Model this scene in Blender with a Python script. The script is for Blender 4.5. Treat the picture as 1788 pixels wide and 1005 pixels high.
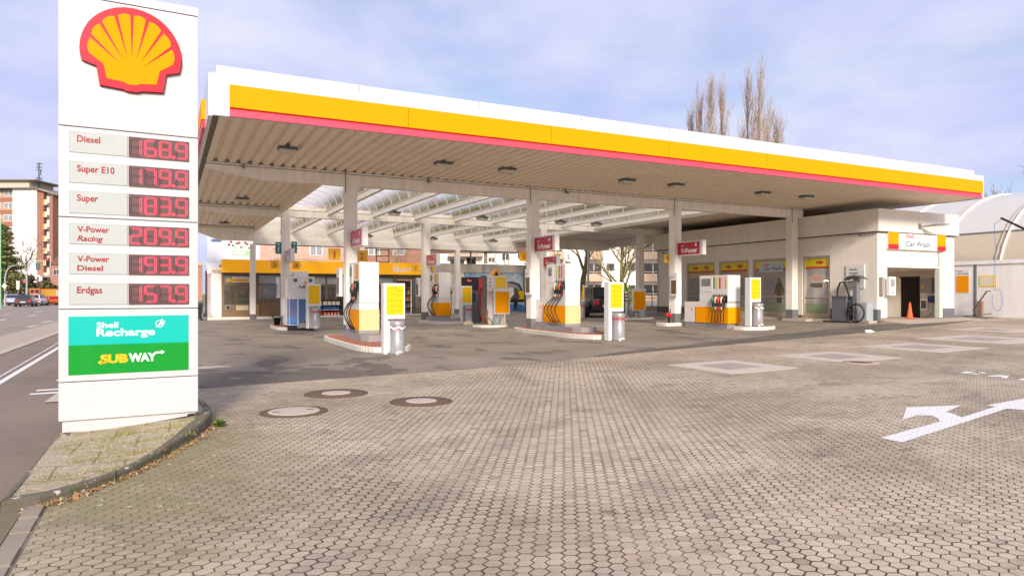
import bpy, math, random
from mathutils import Vector, Matrix
random.seed(7)
for o in list(bpy.data.objects): bpy.data.objects.remove(o, do_unlink=True)
scene = bpy.context.scene
COL = scene.collection
# ------------------------------------------------------------------ camera, sky, sun, exposure
cam_data = bpy.data.cameras.new('camera'); cam = bpy.data.objects.new('camera', cam_data); COL.objects.link(cam)
cam.location = (0, 0, 1.6); cam.rotation_euler = (math.radians(90), 0, 0)
cam_data.sensor_width = 36; cam_data.lens = 36 * 1188 / 1788; cam_data.shift_y = (512 - 502.5) / 1788
cam_data.clip_end = 4000; cam_data.clip_start = 0.05
scene.camera = cam
scene.render.resolution_x = 1024; scene.render.resolution_y = 575
SUN_EL, SUN_AZ = 25.0, 172.0          # azimuth: compass direction the light comes from, 0 = +Y, clockwise
SUN_POWER, SKY_POWER, EXPOSURE = 2.3, 0.08, 1.0
sun_data = bpy.data.lights.new('sun', 'SUN'); sun_data.energy = SUN_POWER; sun_data.angle = math.radians(11); sun_data.color = (1.0, 0.89, 0.77)
sun = bpy.data.objects.new('sun', sun_data); COL.objects.link(sun)
_az, _el = math.radians(SUN_AZ), math.radians(SUN_EL)
_d = Vector((math.sin(_az) * math.cos(_el), math.cos(_az) * math.cos(_el), math.sin(_el)))
sun.rotation_euler = (-_d).to_track_quat('-Z', 'Y').to_euler()
world = bpy.data.worlds.new('World'); scene.world = world; world.use_nodes = True
wt = world.node_tree; wt.nodes.clear()
sky = wt.nodes.new('ShaderNodeTexSky'); sky.sky_type = 'NISHITA'; sky.sun_disc = False
sky.sun_elevation = _el; sky.sun_rotation = _az; sky.air_density = 1.0; sky.dust_density = 1.2; sky.ozone_density = 3.0
bg_sky = wt.nodes.new('ShaderNodeBackground'); bg_sky.inputs[1].default_value = SKY_POWER
bg_cloud = wt.nodes.new('ShaderNodeBackground'); bg_cloud.inputs[1].default_value = 1.0
wmix = wt.nodes.new('ShaderNodeMixShader'); wout = wt.nodes.new('ShaderNodeOutputWorld')
tc = wt.nodes.new('ShaderNodeTexCoord')
# cloud layer: project the direction on a plane overhead so clouds flatten towards the horizon
sep = wt.nodes.new('ShaderNodeSeparateXYZ'); wt.links.new(tc.outputs['Generated'], sep.inputs[0])
def wmath(op, a, b):
    n = wt.nodes.new('ShaderNodeMath'); n.operation = op
    for i, v in enumerate((a, b)):
        if isinstance(v, (int, float)): n.inputs[i].default_value = v
        else: wt.links.new(v, n.inputs[i])
    return n.outputs[0]
zc = wmath('ADD', wmath('MAXIMUM', sep.outputs[2], 0.0), 0.22)
comb = wt.nodes.new('ShaderNodeCombineXYZ')
wt.links.new(wmath('DIVIDE', sep.outputs[0], zc), comb.inputs[0]); wt.links.new(wmath('DIVIDE', sep.outputs[1], zc), comb.inputs[1])
def wnoise(scale, detail, rough, off):
    m = wt.nodes.new('ShaderNodeMapping'); m.inputs['Location'].default_value = off
    wt.links.new(comb.outputs[0], m.inputs[0])
    n = wt.nodes.new('ShaderNodeTexNoise'); n.inputs['Scale'].default_value = scale; n.inputs['Detail'].default_value = detail; n.inputs['Roughness'].default_value = rough
    n.inputs['Distortion'].default_value = 0.25
    wt.links.new(m.outputs[0], n.inputs['Vector']); return n.outputs[0]
def wramp(src, stops):
    r = wt.nodes.new('ShaderNodeValToRGB'); e = r.color_ramp.elements
    e[0].position, e[0].color = stops[0][0], tuple(stops[0][1]) + (1,); e[1].position, e[1].color = stops[1][0], tuple(stops[1][1]) + (1,)
    for p, c in stops[2:]:
        x = e.new(p); x.color = tuple(c) + (1,)
    wt.links.new(src, r.inputs[0]); return r.outputs[0]
cover = wramp(wnoise(0.85, 6, 0.55, (3.1, 1.7, 0)), [(0.36, (0.42,) * 3), (0.52, (1, 1, 1))])
cl_col = wramp(wnoise(1.6, 7, 0.55, (7.3, 4.1, 0)), [(0.33, (0.285, 0.31, 0.485)), (0.50, (0.345, 0.362, 0.495)), (0.66, (0.41, 0.42, 0.495))])
wt.links.new(cl_col, bg_cloud.inputs[0])
wt.links.new(sky.outputs[0], bg_sky.inputs[0])
wt.links.new(cover, wmix.inputs[0]); wt.links.new(bg_sky.outputs[0], wmix.inputs[1]); wt.links.new(bg_cloud.outputs[0], wmix.inputs[2])
wt.links.new(wmix.outputs[0], wout.inputs[0])
scene.view_settings.view_transform = 'Standard'; scene.view_settings.look = 'None'
scene.view_settings.exposure = EXPOSURE; scene.view_settings.gamma = 1.0
# ------------------------------------------------------------------ the station's own axes
TH = math.radians(26.87288)
OX, OY = -5.141, 21.658                       # first column of the front row
C1, S1 = math.cos(TH), math.sin(TH)
def W2(s, t): return (OX + s * C1 - t * S1, OY + s * S1 + t * C1)
def ST(x, y): return ((x - OX) * C1 + (y - OY) * S1, -(x - OX) * S1 + (y - OY) * C1)
def sm(x): x = max(0.0, min(1.0, x)); return x * x * (3 - 2 * x)
def gz(s, t): return 0.11 * sm((s + 9.5) / 3.0) + 0.0135 * max(0.0, min(s, 32.0))
def lin(c): return tuple((x / 255 / 12.92) if x / 255 <= 0.04045 else ((x / 255 + 0.055) / 1.055) ** 2.4 for x in c)
# ------------------------------------------------------------------ materials
class NT:
    """small helper that writes shader nodes"""
    def __init__(s, name):
        s.mat = bpy.data.materials.new(name); s.mat.use_nodes = True
        s.t = s.mat.node_tree; s.b = s.t.nodes['Principled BSDF']; s.out = s.t.nodes['Material Output']; s._tc = None
    def n(s, kind, **kw):
        x = s.t.nodes.new('ShaderNode' + kind)
        for k, v in kw.items(): setattr(x, k, v)
        return x
    def put(s, inp, v):
        if v is None: return
        if isinstance(v, bpy.types.NodeSocket): s.t.links.new(v, inp)
        elif isinstance(v, (tuple, list)) and len(v) == 3 and inp.type == 'RGBA': inp.default_value = tuple(v) + (1,)
        else: inp.default_value = v
    def m(s, op, a, b=None, c=None):
        x = s.n('Math', operation=op)
        for i, v in enumerate((a, b, c)): s.put(x.inputs[i], v)
        return x.outputs[0]
    def vm(s, op, a, b=None):
        x = s.n('VectorMath', operation=op); s.put(x.inputs[0], a); s.put(x.inputs[1], b)
        return x.outputs[1] if op in ('LENGTH', 'DOT_PRODUCT', 'DISTANCE') else x.outputs[0]
    def co(s):
        if s._tc is None: s._tc = s.n('TexCoord').outputs['Object']
        return s._tc
    def mp(s, scale=(1, 1, 1), loc=(0, 0, 0), rot=(0, 0, 0), src=None):
        x = s.n('Mapping'); x.inputs['Scale'].default_value = scale; x.inputs['Location'].default_value = loc; x.inputs['Rotation'].default_value = rot
        s.put(x.inputs[0], src or s.co()); return x.outputs[0]
    def noise(s, scale, detail=4, rough=0.55, vec=None, dist=0.0):
        x = s.n('TexNoise'); x.inputs['Scale'].default_value = scale; x.inputs['Detail'].default_value = detail; x.inputs['Roughness'].default_value = rough; x.inputs['Distortion'].default_value = dist
        s.put(x.inputs['Vector'], vec or s.co()); return x.outputs[0]
    def noisec(s, scale, detail=3):
        x = s.n('TexNoise'); x.inputs['Scale'].default_value = scale; x.inputs['Detail'].default_value = detail; s.put(x.inputs['Vector'], s.co()); return s.vm('SUBTRACT', x.outputs[1], (0.5, 0.5, 0.5))
    def ramp(s, src, stops, interp='LINEAR'):
        r = s.n('ValToRGB'); e = r.color_ramp.elements; r.color_ramp.interpolation = interp
        def c4(c): return (c, c, c, 1) if isinstance(c, (int, float)) else tuple(c) + (1,)
        e[0].position, e[0].color = stops[0][0], c4(stops[0][1]); e[1].position, e[1].color = stops[1][0], c4(stops[1][1])
        for p, c in stops[2:]:
            x = e.new(p); x.color = c4(c)
        s.put(r.inputs[0], src); return r.outputs[0]
    def mix(s, fac, a, b, mode='MIX'):
        x = s.n('MixRGB', blend_type=mode); s.put(x.inputs[0], fac); s.put(x.inputs[1], a); s.put(x.inputs[2], b); return x.outputs[0]
    def bump(s, h, strength=0.3, dist=0.01):
        x = s.n('Bump'); x.inputs['Strength'].default_value = strength; x.inputs['Distance'].default_value = dist
        s.put(x.inputs['Height'], h); s.t.links.new(x.outputs[0], s.b.inputs['Normal'])
    def col(s, v): s.put(s.b.inputs['Base Color'], v)
    def rough(s, v): s.put(s.b.inputs['Roughness'], v)
MATS = {}
def mat(name, rgb, rough=0.5, var=0.08, scale=3.0, metal=0.0, spec=0.5, streak=0.0, streak_col=(0.30, 0.25, 0.18), bump=0.0, bscale=60.0, coat=0.0):
    """plain surface with uneven tone and, for outdoor panels, run-off streaks of dirt"""
    if name in MATS: return MATS[name]
    n = NT(name); c = lin(rgb)
    base = n.mix(n.noise(scale, 5), tuple(x * (1 - var) for x in c), tuple(min(1, x * (1 + var)) for x in c))
    if streak:
        st = n.noise(1.0, 5, 0.6, n.mp((5, 5, 0.35)))
        sp = n.noise(2.2, 6, 0.65)
        k = n.m('MULTIPLY', n.ramp(n.m('MULTIPLY', st, n.m('ADD', sp, 0.5)), [(0.42, 0.0), (0.75, 1.0)]), streak)
        base = n.mix(k, base, streak_col)
    n.col(base)
    n.rough(n.ramp(n.noise(scale * 2.5, 4), [(0.3, max(0.02, rough - 0.08)), (0.7, min(1, rough + 0.08))]))
    n.b.inputs['Metallic'].default_value = metal; n.b.inputs['Specular IOR Level'].default_value = spec; n.b.inputs['Coat Weight'].default_value = coat
    if bump: n.bump(n.noise(bscale, 4), bump, 0.004)
    MATS[name] = n.mat; return n.mat
def emit(name, rgb, power=1.0):
    if name in MATS: return MATS[name]
    n = NT(name); n.col(lin(rgb)); n.put(n.b.inputs['Emission Color'], lin(rgb)); n.b.inputs['Emission Strength'].default_value = power
    MATS[name] = n.mat; return n.mat
def glass(name, rgb, rough=0.05, alpha=0.35):
    """thin window pane: tinted, mostly see-through, mirrors the sky"""
    if name in MATS: return MATS[name]
    n = NT(name); t = n.n('BsdfTransparent'); t.inputs[0].default_value = tuple(lin(rgb)) + (1,)
    g = n.n('BsdfGlossy'); g.inputs['Roughness'].default_value = rough; g.inputs[0].default_value = (0.9, 0.93, 0.95, 1)
    d = n.n('BsdfDiffuse'); d.inputs[0].default_value = tuple(lin(rgb)) + (1,)
    fr = n.n('Fresnel'); fr.inputs[0].default_value = 1.52
    a = n.n('MixShader'); a.inputs[0].default_value = alpha; n.t.links.new(t.outputs[0], a.inputs[1]); n.t.links.new(d.outputs[0], a.inputs[2])
    b = n.n('MixShader'); n.put(b.inputs[0], n.m('MINIMUM', n.m('MULTIPLY', fr.outputs[0], 1.6), 1.0)); n.t.links.new(a.outputs[0], b.inputs[1]); n.t.links.new(g.outputs[0], b.inputs[2])
    n.t.links.new(b.outputs[0], n.out.inputs[0]); MATS[name] = n.mat; return n.mat
# ------------------------------------------------------------------ mesh builder
_TXT = {}
def glyphs(s, bold, shear):
    k = (s, bold, shear)
    if k in _TXT: return _TXT[k]
    cu = bpy.data.curves.new('t', 'FONT'); cu.body = s; cu.size = 1.0; cu.offset = bold; cu.shear = shear; cu.resolution_u = 3
    ob = bpy.data.objects.new('t', cu); COL.objects.link(ob)
    dg = bpy.context.evaluated_depsgraph_get(); me = bpy.data.meshes.new_from_object(ob.evaluated_get(dg))
    v = [(p.co.x, p.co.y) for p in me.vertices]; f = [tuple(p.vertices) for p in me.polygons]
    bpy.data.meshes.remove(me); bpy.data.objects.remove(ob, do_unlink=True); bpy.data.curves.remove(cu)
    _TXT[k] = (v, f); return _TXT[k]
class MB:
    def __init__(s): s.v, s.f, s.mi, s.sm, s.mats = [], [], [], [], []
    def ix(s, m):
        if m not in s.mats: s.mats.append(m)
        return s.mats.index(m)
    def add(s, vs, fs, m, smooth=False):
        o = len(s.v); s.v += [tuple(p) for p in vs]; k = s.ix(m)
        for f in fs: s.f.append(tuple(i + o for i in f)); s.mi.append(k); s.sm.append(smooth)
    def box(s, x0, x1, y0, y1, z0, z1, m):
        s.hexa([(x0, y0, z0), (x1, y0, z0), (x1, y1, z0), (x0, y1, z0), (x0, y0, z1), (x1, y0, z1), (x1, y1, z1), (x0, y1, z1)], m); return s
    def hexa(s, p, m): s.add(p, [(3, 2, 1, 0), (4, 5, 6, 7), (0, 1, 5, 4), (1, 2, 6, 5), (2, 3, 7, 6), (3, 0, 4, 7)], m); return s
    def poly(s, pts, m): s.add(pts, [tuple(range(len(pts)))], m); return s
    def prism(s, pts, a, b, m, axis='z', cap=None):
        """extrude a 2D outline: axis z (x,y), y (x,z), x (y,z)"""
        fn = {'z': lambda p, h: (p[0], p[1], h), 'y': lambda p, h: (p[0], h, p[1]), 'x': lambda p, h: (h, p[0], p[1])}[axis]
        n = len(pts); vs = [fn(p, a) for p in pts] + [fn(p, b) for p in pts]
        s.add(vs, [(i, (i + 1) % n, (i + 1) % n + n, i + n) for i in range(n)], m)
        s.add(vs, [tuple(range(n))[::-1], tuple(range(n, 2 * n))], cap or m); return s
    def cyl(s, a, b, r0, r1=None, n=12, m=None, caps=True, smooth=True): return s.tube([a, b], [r0, r0 if r1 is None else r1], n, m, caps, smooth)
    def tube(s, pts, r, n=8, m=None, caps=True, smooth=True):
        P = [Vector(p) for p in pts]; R = r if isinstance(r, (list, tuple)) else [r] * len(P)
        vs = []; up = None
        for i, p in enumerate(P):
            d = (P[min(i + 1, len(P) - 1)] - P[max(i - 1, 0)])
            d = d.normalized() if d.length > 1e-9 else Vector((0, 0, 1))
            if up is None: up = Vector((0, 0, 1)) if abs(d.z) < 0.9 else Vector((1, 0, 0))
            x = d.cross(up)
            x = x.normalized() if x.length > 1e-6 else d.orthogonal().normalized()
            y = x.cross(d).normalized(); up = y
            for k in range(n):
                a = 2 * math.pi * k / n; vs.append(p + (x * math.cos(a) + y * math.sin(a)) * R[i])
        fs = [(i * n + k, i * n + (k + 1) % n, (i + 1) * n + (k + 1) % n, (i + 1) * n + k) for i in range(len(P) - 1) for k in range(n)]
        s.add(vs, fs, m, smooth)
        if caps: s.add(vs, [tuple(range(n))[::-1], tuple(range((len(P) - 1) * n, len(P) * n))], m)
        return s
    def lathe(s, c, prof, n=20, m=None, smooth=True, a0=0.0, a1=2 * math.pi):
        full = abs(a1 - a0 - 2 * math.pi) < 1e-6; k = n if full else n + 1
        vs = [(c[0] + r * math.cos(a0 + (a1 - a0) * i / n), c[1] + r * math.sin(a0 + (a1 - a0) * i / n), c[2] + z) for r, z in prof for i in range(k)]
        fs = [(j * k + i, j * k + (i + 1) % k, (j + 1) * k + (i + 1) % k, (j + 1) * k + i) for j in range(len(prof) - 1) for i in range(n)]
        s.add(vs, fs, m, smooth); return s
    def ball(s, c, rx, ry, rz, m, n=10, k=6):
        vs = [(c[0] + rx * math.cos(2 * math.pi * i / n) * math.cos(b), c[1] + ry * math.sin(2 * math.pi * i / n) * math.cos(b), c[2] + rz * math.sin(b)) for b in [math.pi * (j / k - 0.5) for j in range(k + 1)] for i in range(n)]
        s.add(vs, [(j * n + i, j * n + (i + 1) % n, (j + 1) * n + (i + 1) % n, (j + 1) * n + i) for j in range(k) for i in range(n)], m, True); return s
    def loft(s, secs, m, smooth=True, caps=True):
        n = len(secs[0]); vs = [p for q in secs for p in q]
        s.add(vs, [(j * n + i, j * n + (i + 1) % n, (j + 1) * n + (i + 1) % n, (j + 1) * n + i) for j in range(len(secs) - 1) for i in range(n)], m, smooth)
        if caps: s.add(vs, [tuple(range(n))[::-1], tuple(range((len(secs) - 1) * n, len(secs) * n))], m)
        return s
    def text(s, txt, o, w, h, m, u=(1, 0, 0), v=(0, 0, 1), bold=0.024, shear=0.0):
        """lettering whose box is w wide, capitals h high, baseline start at o"""
        vs, fs = glyphs(txt, bold, shear); x0 = min(p[0] for p in vs); x1 = max(p[0] for p in vs); kx = w / (x1 - x0); ky = h / 0.73
        o, u, v = Vector(o), Vector(u), Vector(v)
        s.add([o + u * ((p[0] - x0) * kx) + v * (p[1] * ky) for p in vs], fs, m); return s
    def mesh(s, name):
        me = bpy.data.meshes.new(name); me.from_pydata(s.v, [], s.f)
        for m in s.mats: me.materials.append(m)
        me.polygons.foreach_set('material_index', s.mi); me.polygons.foreach_set('use_smooth', s.sm); me.update(); return me
    def build(s, name, parent=None, loc=None, rot=0.0, bevel=0.0):
        o = bpy.data.objects.new(name, s.mesh(name)); COL.objects.link(o)
        if parent is not None: o.parent = parent
        if loc is not None: o.location = loc
        o.rotation_euler = (0, 0, rot)
        if bevel:
            b = o.modifiers.new('bevel', 'BEVEL'); b.width = bevel; b.segments = 2; b.limit_method = 'ANGLE'; b.angle_limit = math.radians(40); b.harden_normals = False
        return o
    def top(s, name, label, cat, st, z=None, rot=0.0, group=None, bevel=0.0):
        x, y = W2(*st); o = s.build(name, None, (x, y, gz(*st) if z is None else z), TH + rot, bevel); return tag(o, label, cat, group)
    def struct(s, name, station=True):
        o = s.build(name, None, (OX, OY, 0) if station else None, TH if station else 0); o['kind'] = 'structure'; return o
def tag(o, label, cat, group=None):
    o['label'] = label; o['category'] = cat
    if group: o['group'] = group
    return o
def thing(name, label, cat, st, z=None, rot=0.0, group=None):
    x, y = W2(*st); return thingw(name, label, cat, (x, y, gz(*st) if z is None else z), TH + rot, group)
def thingw(name, label, cat, loc, rot=0.0, group=None):
    o = bpy.data.objects.new(name, None); COL.objects.link(o); o.location = loc; o.rotation_euler = (0, 0, rot); o.empty_display_size = 0.2
    return tag(o, label, cat, group)
def kids(o): return [c for c in bpy.data.objects if c.parent == o]
def dup(root, loc, rotz, label, group=None):
    r = root.copy(); COL.objects.link(r); r.location = loc; r.rotation_euler = (0, 0, rotz); r['label'] = label
    if group: r['group'] = group
    for ch in kids(root):
        c = ch.copy(); COL.objects.link(c); c.parent = r
        for g in kids(ch):
            d = g.copy(); COL.objects.link(d); d.parent = c
    return r
def dups(root, st, label, z=None, rot=0.0, group=None):
    x, y = W2(*st); return dup(root, (x, y, gz(*st) if z is None else z), TH + rot, label, group)
# ------------------------------------------------------------------ the palette
white = mat('white_panel', (244, 238, 228), 0.35, 0.03, 1.5, streak=0.10)
white_clean = mat('white_sign', (230, 227, 222), 0.30, 0.015, 1.5)
steel_white = mat('painted_steel', (248, 242, 230), 0.45, 0.05, 1.2, streak=0.22)
deck_paint = mat('deck_paint', (244, 229, 206), 0.55, 0.06, 0.8, streak=0.12)
yellow = mat('yellow_paint', (250, 160, 0), 0.6, 0.03, 1.0, spec=0.1)
yellow_board = mat('yellow_board', (252, 205, 20), 0.4, 0.03, 2.0)
pale_yellow = mat('pale_yellow_and_glare', (244, 204, 146), 0.4, 0.03, 2.0)  # on pump ends: yellow washed out by strong light, put into the colour
orange = mat('orange_paint', (240, 120, 20), 0.4, 0.05)
red = mat('red_paint', (214, 26, 44), 0.35, 0.04)
red_band = mat('red_fascia', (236, 76, 96), 0.4, 0.04, spec=0.4)
dark_red = mat('dark_red', (170, 16, 34), 0.35, 0.05)
grey = mat('grey_paint', (140, 138, 138), 0.5, 0.06, 3, streak=0.2)
dark_grey = mat('dark_grey', (92, 94, 98), 0.5, 0.06)
mid_grey = mat('mid_grey_metal', (150, 148, 146), 0.35, 0.05, metal=0.6)
black = mat('black_rubber', (24, 22, 22), 0.5, 0.1)
black_gloss = mat('black_gloss', (18, 18, 20), 0.2, 0.05)
brown_panel = mat('brown_panel', (126, 100, 72), 0.5, 0.05)
brown_frame = mat('brown_frame', (120, 102, 84), 0.45, 0.05)
concrete = mat('concrete', (178, 166, 150), 0.85, 0.14, 5, bump=0.4, bscale=40)
dark_void = mat('dark_interior', (34, 27, 22), 0.9, 0.2)
teal = mat('teal_sign', (0, 120, 130), 0.4, 0.05)
blue = mat('blue_print', (40, 96, 160), 0.5, 0.08)
# ------------------------------------------------------------------ ground surfaces
def xy_noise(n): return n.mp((1, 1, 0.0))
def make_pavers(name='paver_paving', paint=False):
    """interlocking six-sided pavers, about 0.1 m across, dark open joints, tyre polish and moss near the island"""
    n = NT(name); R = 0.0535; A = 1.5 * R * 2; B = math.sqrt(3) * R
    # joints wander a little
    wob = n.n('TexNoise'); wob.inputs['Scale'].default_value = 9.0; wob.inputs['Detail'].default_value = 2.0; n.put(wob.inputs['Vector'], n.co())
    rot = n.mp((0.9, 1.08, 0), (0, 0, 0), (0, 0, TH))                    # rows lie square to the street, not to the canopy
    p = n.vm('ADD', rot, n.vm('SCALE', n.vm('SUBTRACT', wob.outputs[1], (0.5, 0.5, 0.5))))
    p.node.inputs[1].links[0].from_node.inputs['Scale'].default_value = 0.022
    def cell(off):
        q = n.vm('SUBTRACT', p, off)
        c = n.vm('MULTIPLY', n.vm('FLOOR', n.vm('ADD', n.vm('DIVIDE', q, (A, B, 1)), (0.5, 0.5, 0.5))), (A, B, 0))
        return n.vm('MULTIPLY', n.vm('SUBTRACT', q, c), (1, 1, 0)), n.vm('ADD', c, off)
    a, ca = cell((0, 0, 0)); b, cb = cell((A / 2, B / 2, 0))
    near = n.m('LESS_THAN', n.vm('LENGTH', a), n.vm('LENGTH', b))
    def vmix(k, x, y):
        m = n.n('Mix', data_type='VECTOR'); n.put(m.inputs[0], k); n.put(m.inputs[4], x); n.put(m.inputs[5], y); return m.outputs[1]
    q = vmix(near, b, a); c = vmix(near, cb, ca)
    s = n.n('SeparateXYZ'); n.put(s.inputs[0], n.vm('ABSOLUTE', q))
    hx = n.m('MAXIMUM', s.outputs[1], n.m('ADD', n.m('MULTIPLY', s.outputs[0], 0.8660), n.m('MULTIPLY', s.outputs[1], 0.5)))
    # two neighbours in a column are one stone with a shallow dummy joint
    sc = n.n('SeparateXYZ'); n.put(sc.inputs[0], c); sq_ = n.n('SeparateXYZ'); n.put(sq_.inputs[0], q)
    par = n.m('FLOORED_MODULO', n.m('FLOOR', n.m('ADD', n.m('DIVIDE', sc.outputs[1], B), 0.01)), 2.0)
    faint = n.m('MULTIPLY', n.m('LESS_THAN', n.m('MULTIPLY', n.m('SUBTRACT', n.m('MULTIPLY', par, 2.0), 1.0), sq_.outputs[1]), 0.0), n.m('GREATER_THAN', s.outputs[1], n.m('ADD', n.m('MULTIPLY', s.outputs[0], 0.8660), n.m('MULTIPLY', s.outputs[1], 0.5))))
    edge = n.m('ADD', n.m('SUBTRACT', B / 2, hx), n.m('MULTIPLY', faint, 0.0034))                                # 0 at the joint
    wn = n.n('TexWhiteNoise'); n.put(wn.inputs['Vector'], c)
    tone = wn.outputs[0]
    wide = n.m('ADD', 0.0042, n.m('MULTIPLY', n.ramp(n.noise(1.7, 3), [(0.35, 0.0), (0.7, 1.0)]), 0.0045))
    joint = n.ramp(n.m('DIVIDE', edge, wide), [(0.55, 0.0), (1.35, 1.0)])
    grain = n.noise(170, 3, 0.7)
    col = n.ramp(tone, [(0.0, (0.455, 0.372, 0.262)), (0.5, (0.52, 0.425, 0.30)), (0.92, (0.58, 0.475, 0.34)), (0.95, (0.53, 0.405, 0.28)), (0.98, (0.56, 0.46, 0.328)), (0.99, (0.34, 0.275, 0.195))])
    col = n.mix(0.55, col, n.ramp(grain, [(0.32, (0.30, 0.30, 0.30)), (0.68, (0.72, 0.72, 0.72))]), 'OVERLAY')
    big = n.noise(0.35, 5, 0.6)
    col = n.mix(n.m('MULTIPLY', n.ramp(big, [(0.40, 1.0), (0.58, 0.0)]), 0.6), col, n.mix(1.0, col, (0.56, 0.53, 0.50), 'MULTIPLY'))
    stain = n.noise(1.1, 6, 0.7, n.mp((1, 2.2, 1), (4, 2, 0)))
    col = n.mix(n.m('MULTIPLY', n.ramp(stain, [(0.56, 0.0), (0.72, 1.0)]), 0.6), col, (0.14, 0.11, 0.082))
    for cx0, cy0, rr0, ww in ((-14.0, -6.0, 15.2, 0.13), (-14.0, -6.0, 16.7, 0.13), (14.5, -27.0, 13.2, 0.12), (14.5, -27.0, 14.6, 0.12), (4.0, -40.0, 25.6, 0.15)):      # tyre tracks
        dd = n.m('ABSOLUTE', n.m('SUBTRACT', n.vm('DISTANCE', n.mp((1, 1, 0)), (cx0, cy0, 0)), rr0))
        tk = n.m('MULTIPLY', n.ramp(n.m('DIVIDE', dd, ww * 2), [(0.25, 1.0), (0.9, 0.0)]), n.ramp(n.noise(0.8, 4, 0.6, n.mp((1, 1, 0), (cx0, rr0, 0))), [(0.42, 0.0), (0.62, 0.42)]))
        col = n.mix(tk, col, (0.17, 0.14, 0.115))
    drip = n.n('TexVoronoi', feature='F1'); drip.inputs['Scale'].default_value = 1.6; n.put(drip.inputs['Vector'], n.vm('ADD', n.mp((1, 1, 0)), n.vm('MULTIPLY', n.noisec(7.0, 3), (0.16, 0.16, 0))))
    dc = n.n('SeparateColor'); n.put(dc.inputs[0], drip.outputs[1])
    col = n.mix(n.m('MULTIPLY', n.ramp(n.m('SUBTRACT', n.m('MULTIPLY', n.m('SUBTRACT', dc.outputs[0], 0.62), 0.42), drip.outputs[0]), [(0.0, 0.0), (0.05, 0.6)]), n.ramp(n.noise(0.5, 3), [(0.45, 0.0), (0.6, 1.0)])), col, (0.15, 0.12, 0.09))      # oil drips
    rust = n.noise(2.4, 3, 0.5, n.mp((1, 1, 1), (11, 5, 0)))
    col = n.mix(n.m('MULTIPLY', n.ramp(rust, [(0.70, 0.0), (0.78, 1.0)]), 0.25), col, (0.40, 0.24, 0.13))
    pale = n.noise(26, 2, 0.5, n.mp((1, 1, 1), (3, 9, 0)))
    col = n.mix(n.ramp(pale, [(0.765, 0.0), (0.785, 0.7)]), col, (0.72, 0.66, 0.58))
    lich = n.n('TexVoronoi', feature='F1'); lich.inputs['Scale'].default_value = 16.0; n.put(lich.inputs['Vector'], n.mp((1, 1, 0)))
    jc = n.mix(n.ramp(n.noise(0.9, 3), [(0.4, 0.0), (0.65, 1.0)]), (0.050, 0.036, 0.025), (0.10, 0.076, 0.054))
    col = n.mix(joint, jc, col)
    # moss creeps out from the kerb of the island by the price sign
    d = n.vm('DISTANCE', n.mp((1.0, 0.42, 0), (5.6, 14.3 * 0.42, 0)), (0, 0, 0))
    moss = n.m('MULTIPLY', n.ramp(n.m('ADD', n.m('MULTIPLY', d, 0.55), n.m('MULTIPLY', n.m('SUBTRACT', n.noise(2.6, 5, 0.65), 0.5), 0.9)), [(0.30, 1.0), (0.98, 0.0)]), n.m('SUBTRACT', 1.0, n.m('MULTIPLY', joint, 0.3)))
    col = n.mix(n.m('MULTIPLY', moss, 0.95), col, n.mix(n.noise(40, 3), (0.15, 0.135, 0.045), (0.27, 0.225, 0.09)))
    if paint:                                        # thick road paint bridging most joints, rubbed off in places
        pj = n.ramp(n.m('DIVIDE', edge, wide), [(0.15, 0.0), (0.6, 1.0)]); wear = n.ramp(n.m('ADD', n.m('MULTIPLY', n.noise(5, 5, 0.7), 0.75), n.m('MULTIPLY', grain, 0.25)), [(0.60, 1.0), (0.70, 0.45)])
        col = n.mix(n.m('MULTIPLY', n.m('ADD', n.m('MULTIPLY', pj, 0.55), 0.45), wear), col, n.mix(n.noise(2, 4), (0.76, 0.74, 0.70), (0.86, 0.84, 0.80)))
    lc = n.n('SeparateColor'); n.put(lc.inputs[0], lich.outputs[1])
    lk = n.m('MULTIPLY', n.m('LESS_THAN', n.m('ADD', lich.outputs[0], n.m('MULTIPLY', n.m('SUBTRACT', n.noise(60, 3), 0.5), 0.25)), n.m('MULTIPLY', n.m('SUBTRACT', lc.outputs[0], 0.62), 0.9)), n.m('MULTIPLY', moss, 1.0))
    if not paint: col = n.mix(n.m('MULTIPLY', lk, 0.9), col, (0.62, 0.58, 0.47))
    n.col(col); n.rough(n.m('ADD', 0.72, n.m('MULTIPLY', grain, 0.2)))
    h = n.m('ADD', n.m('MULTIPLY', n.ramp(n.m('DIVIDE', edge, wide), [(0.2, 0.0), (2.6, 1.0)]), 1.0), n.m('ADD', n.m('MULTIPLY', tone, 0.35), n.m('MULTIPLY', grain, 0.25)))
    n.bump(h, 0.55, 0.006); return n.mat
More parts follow.
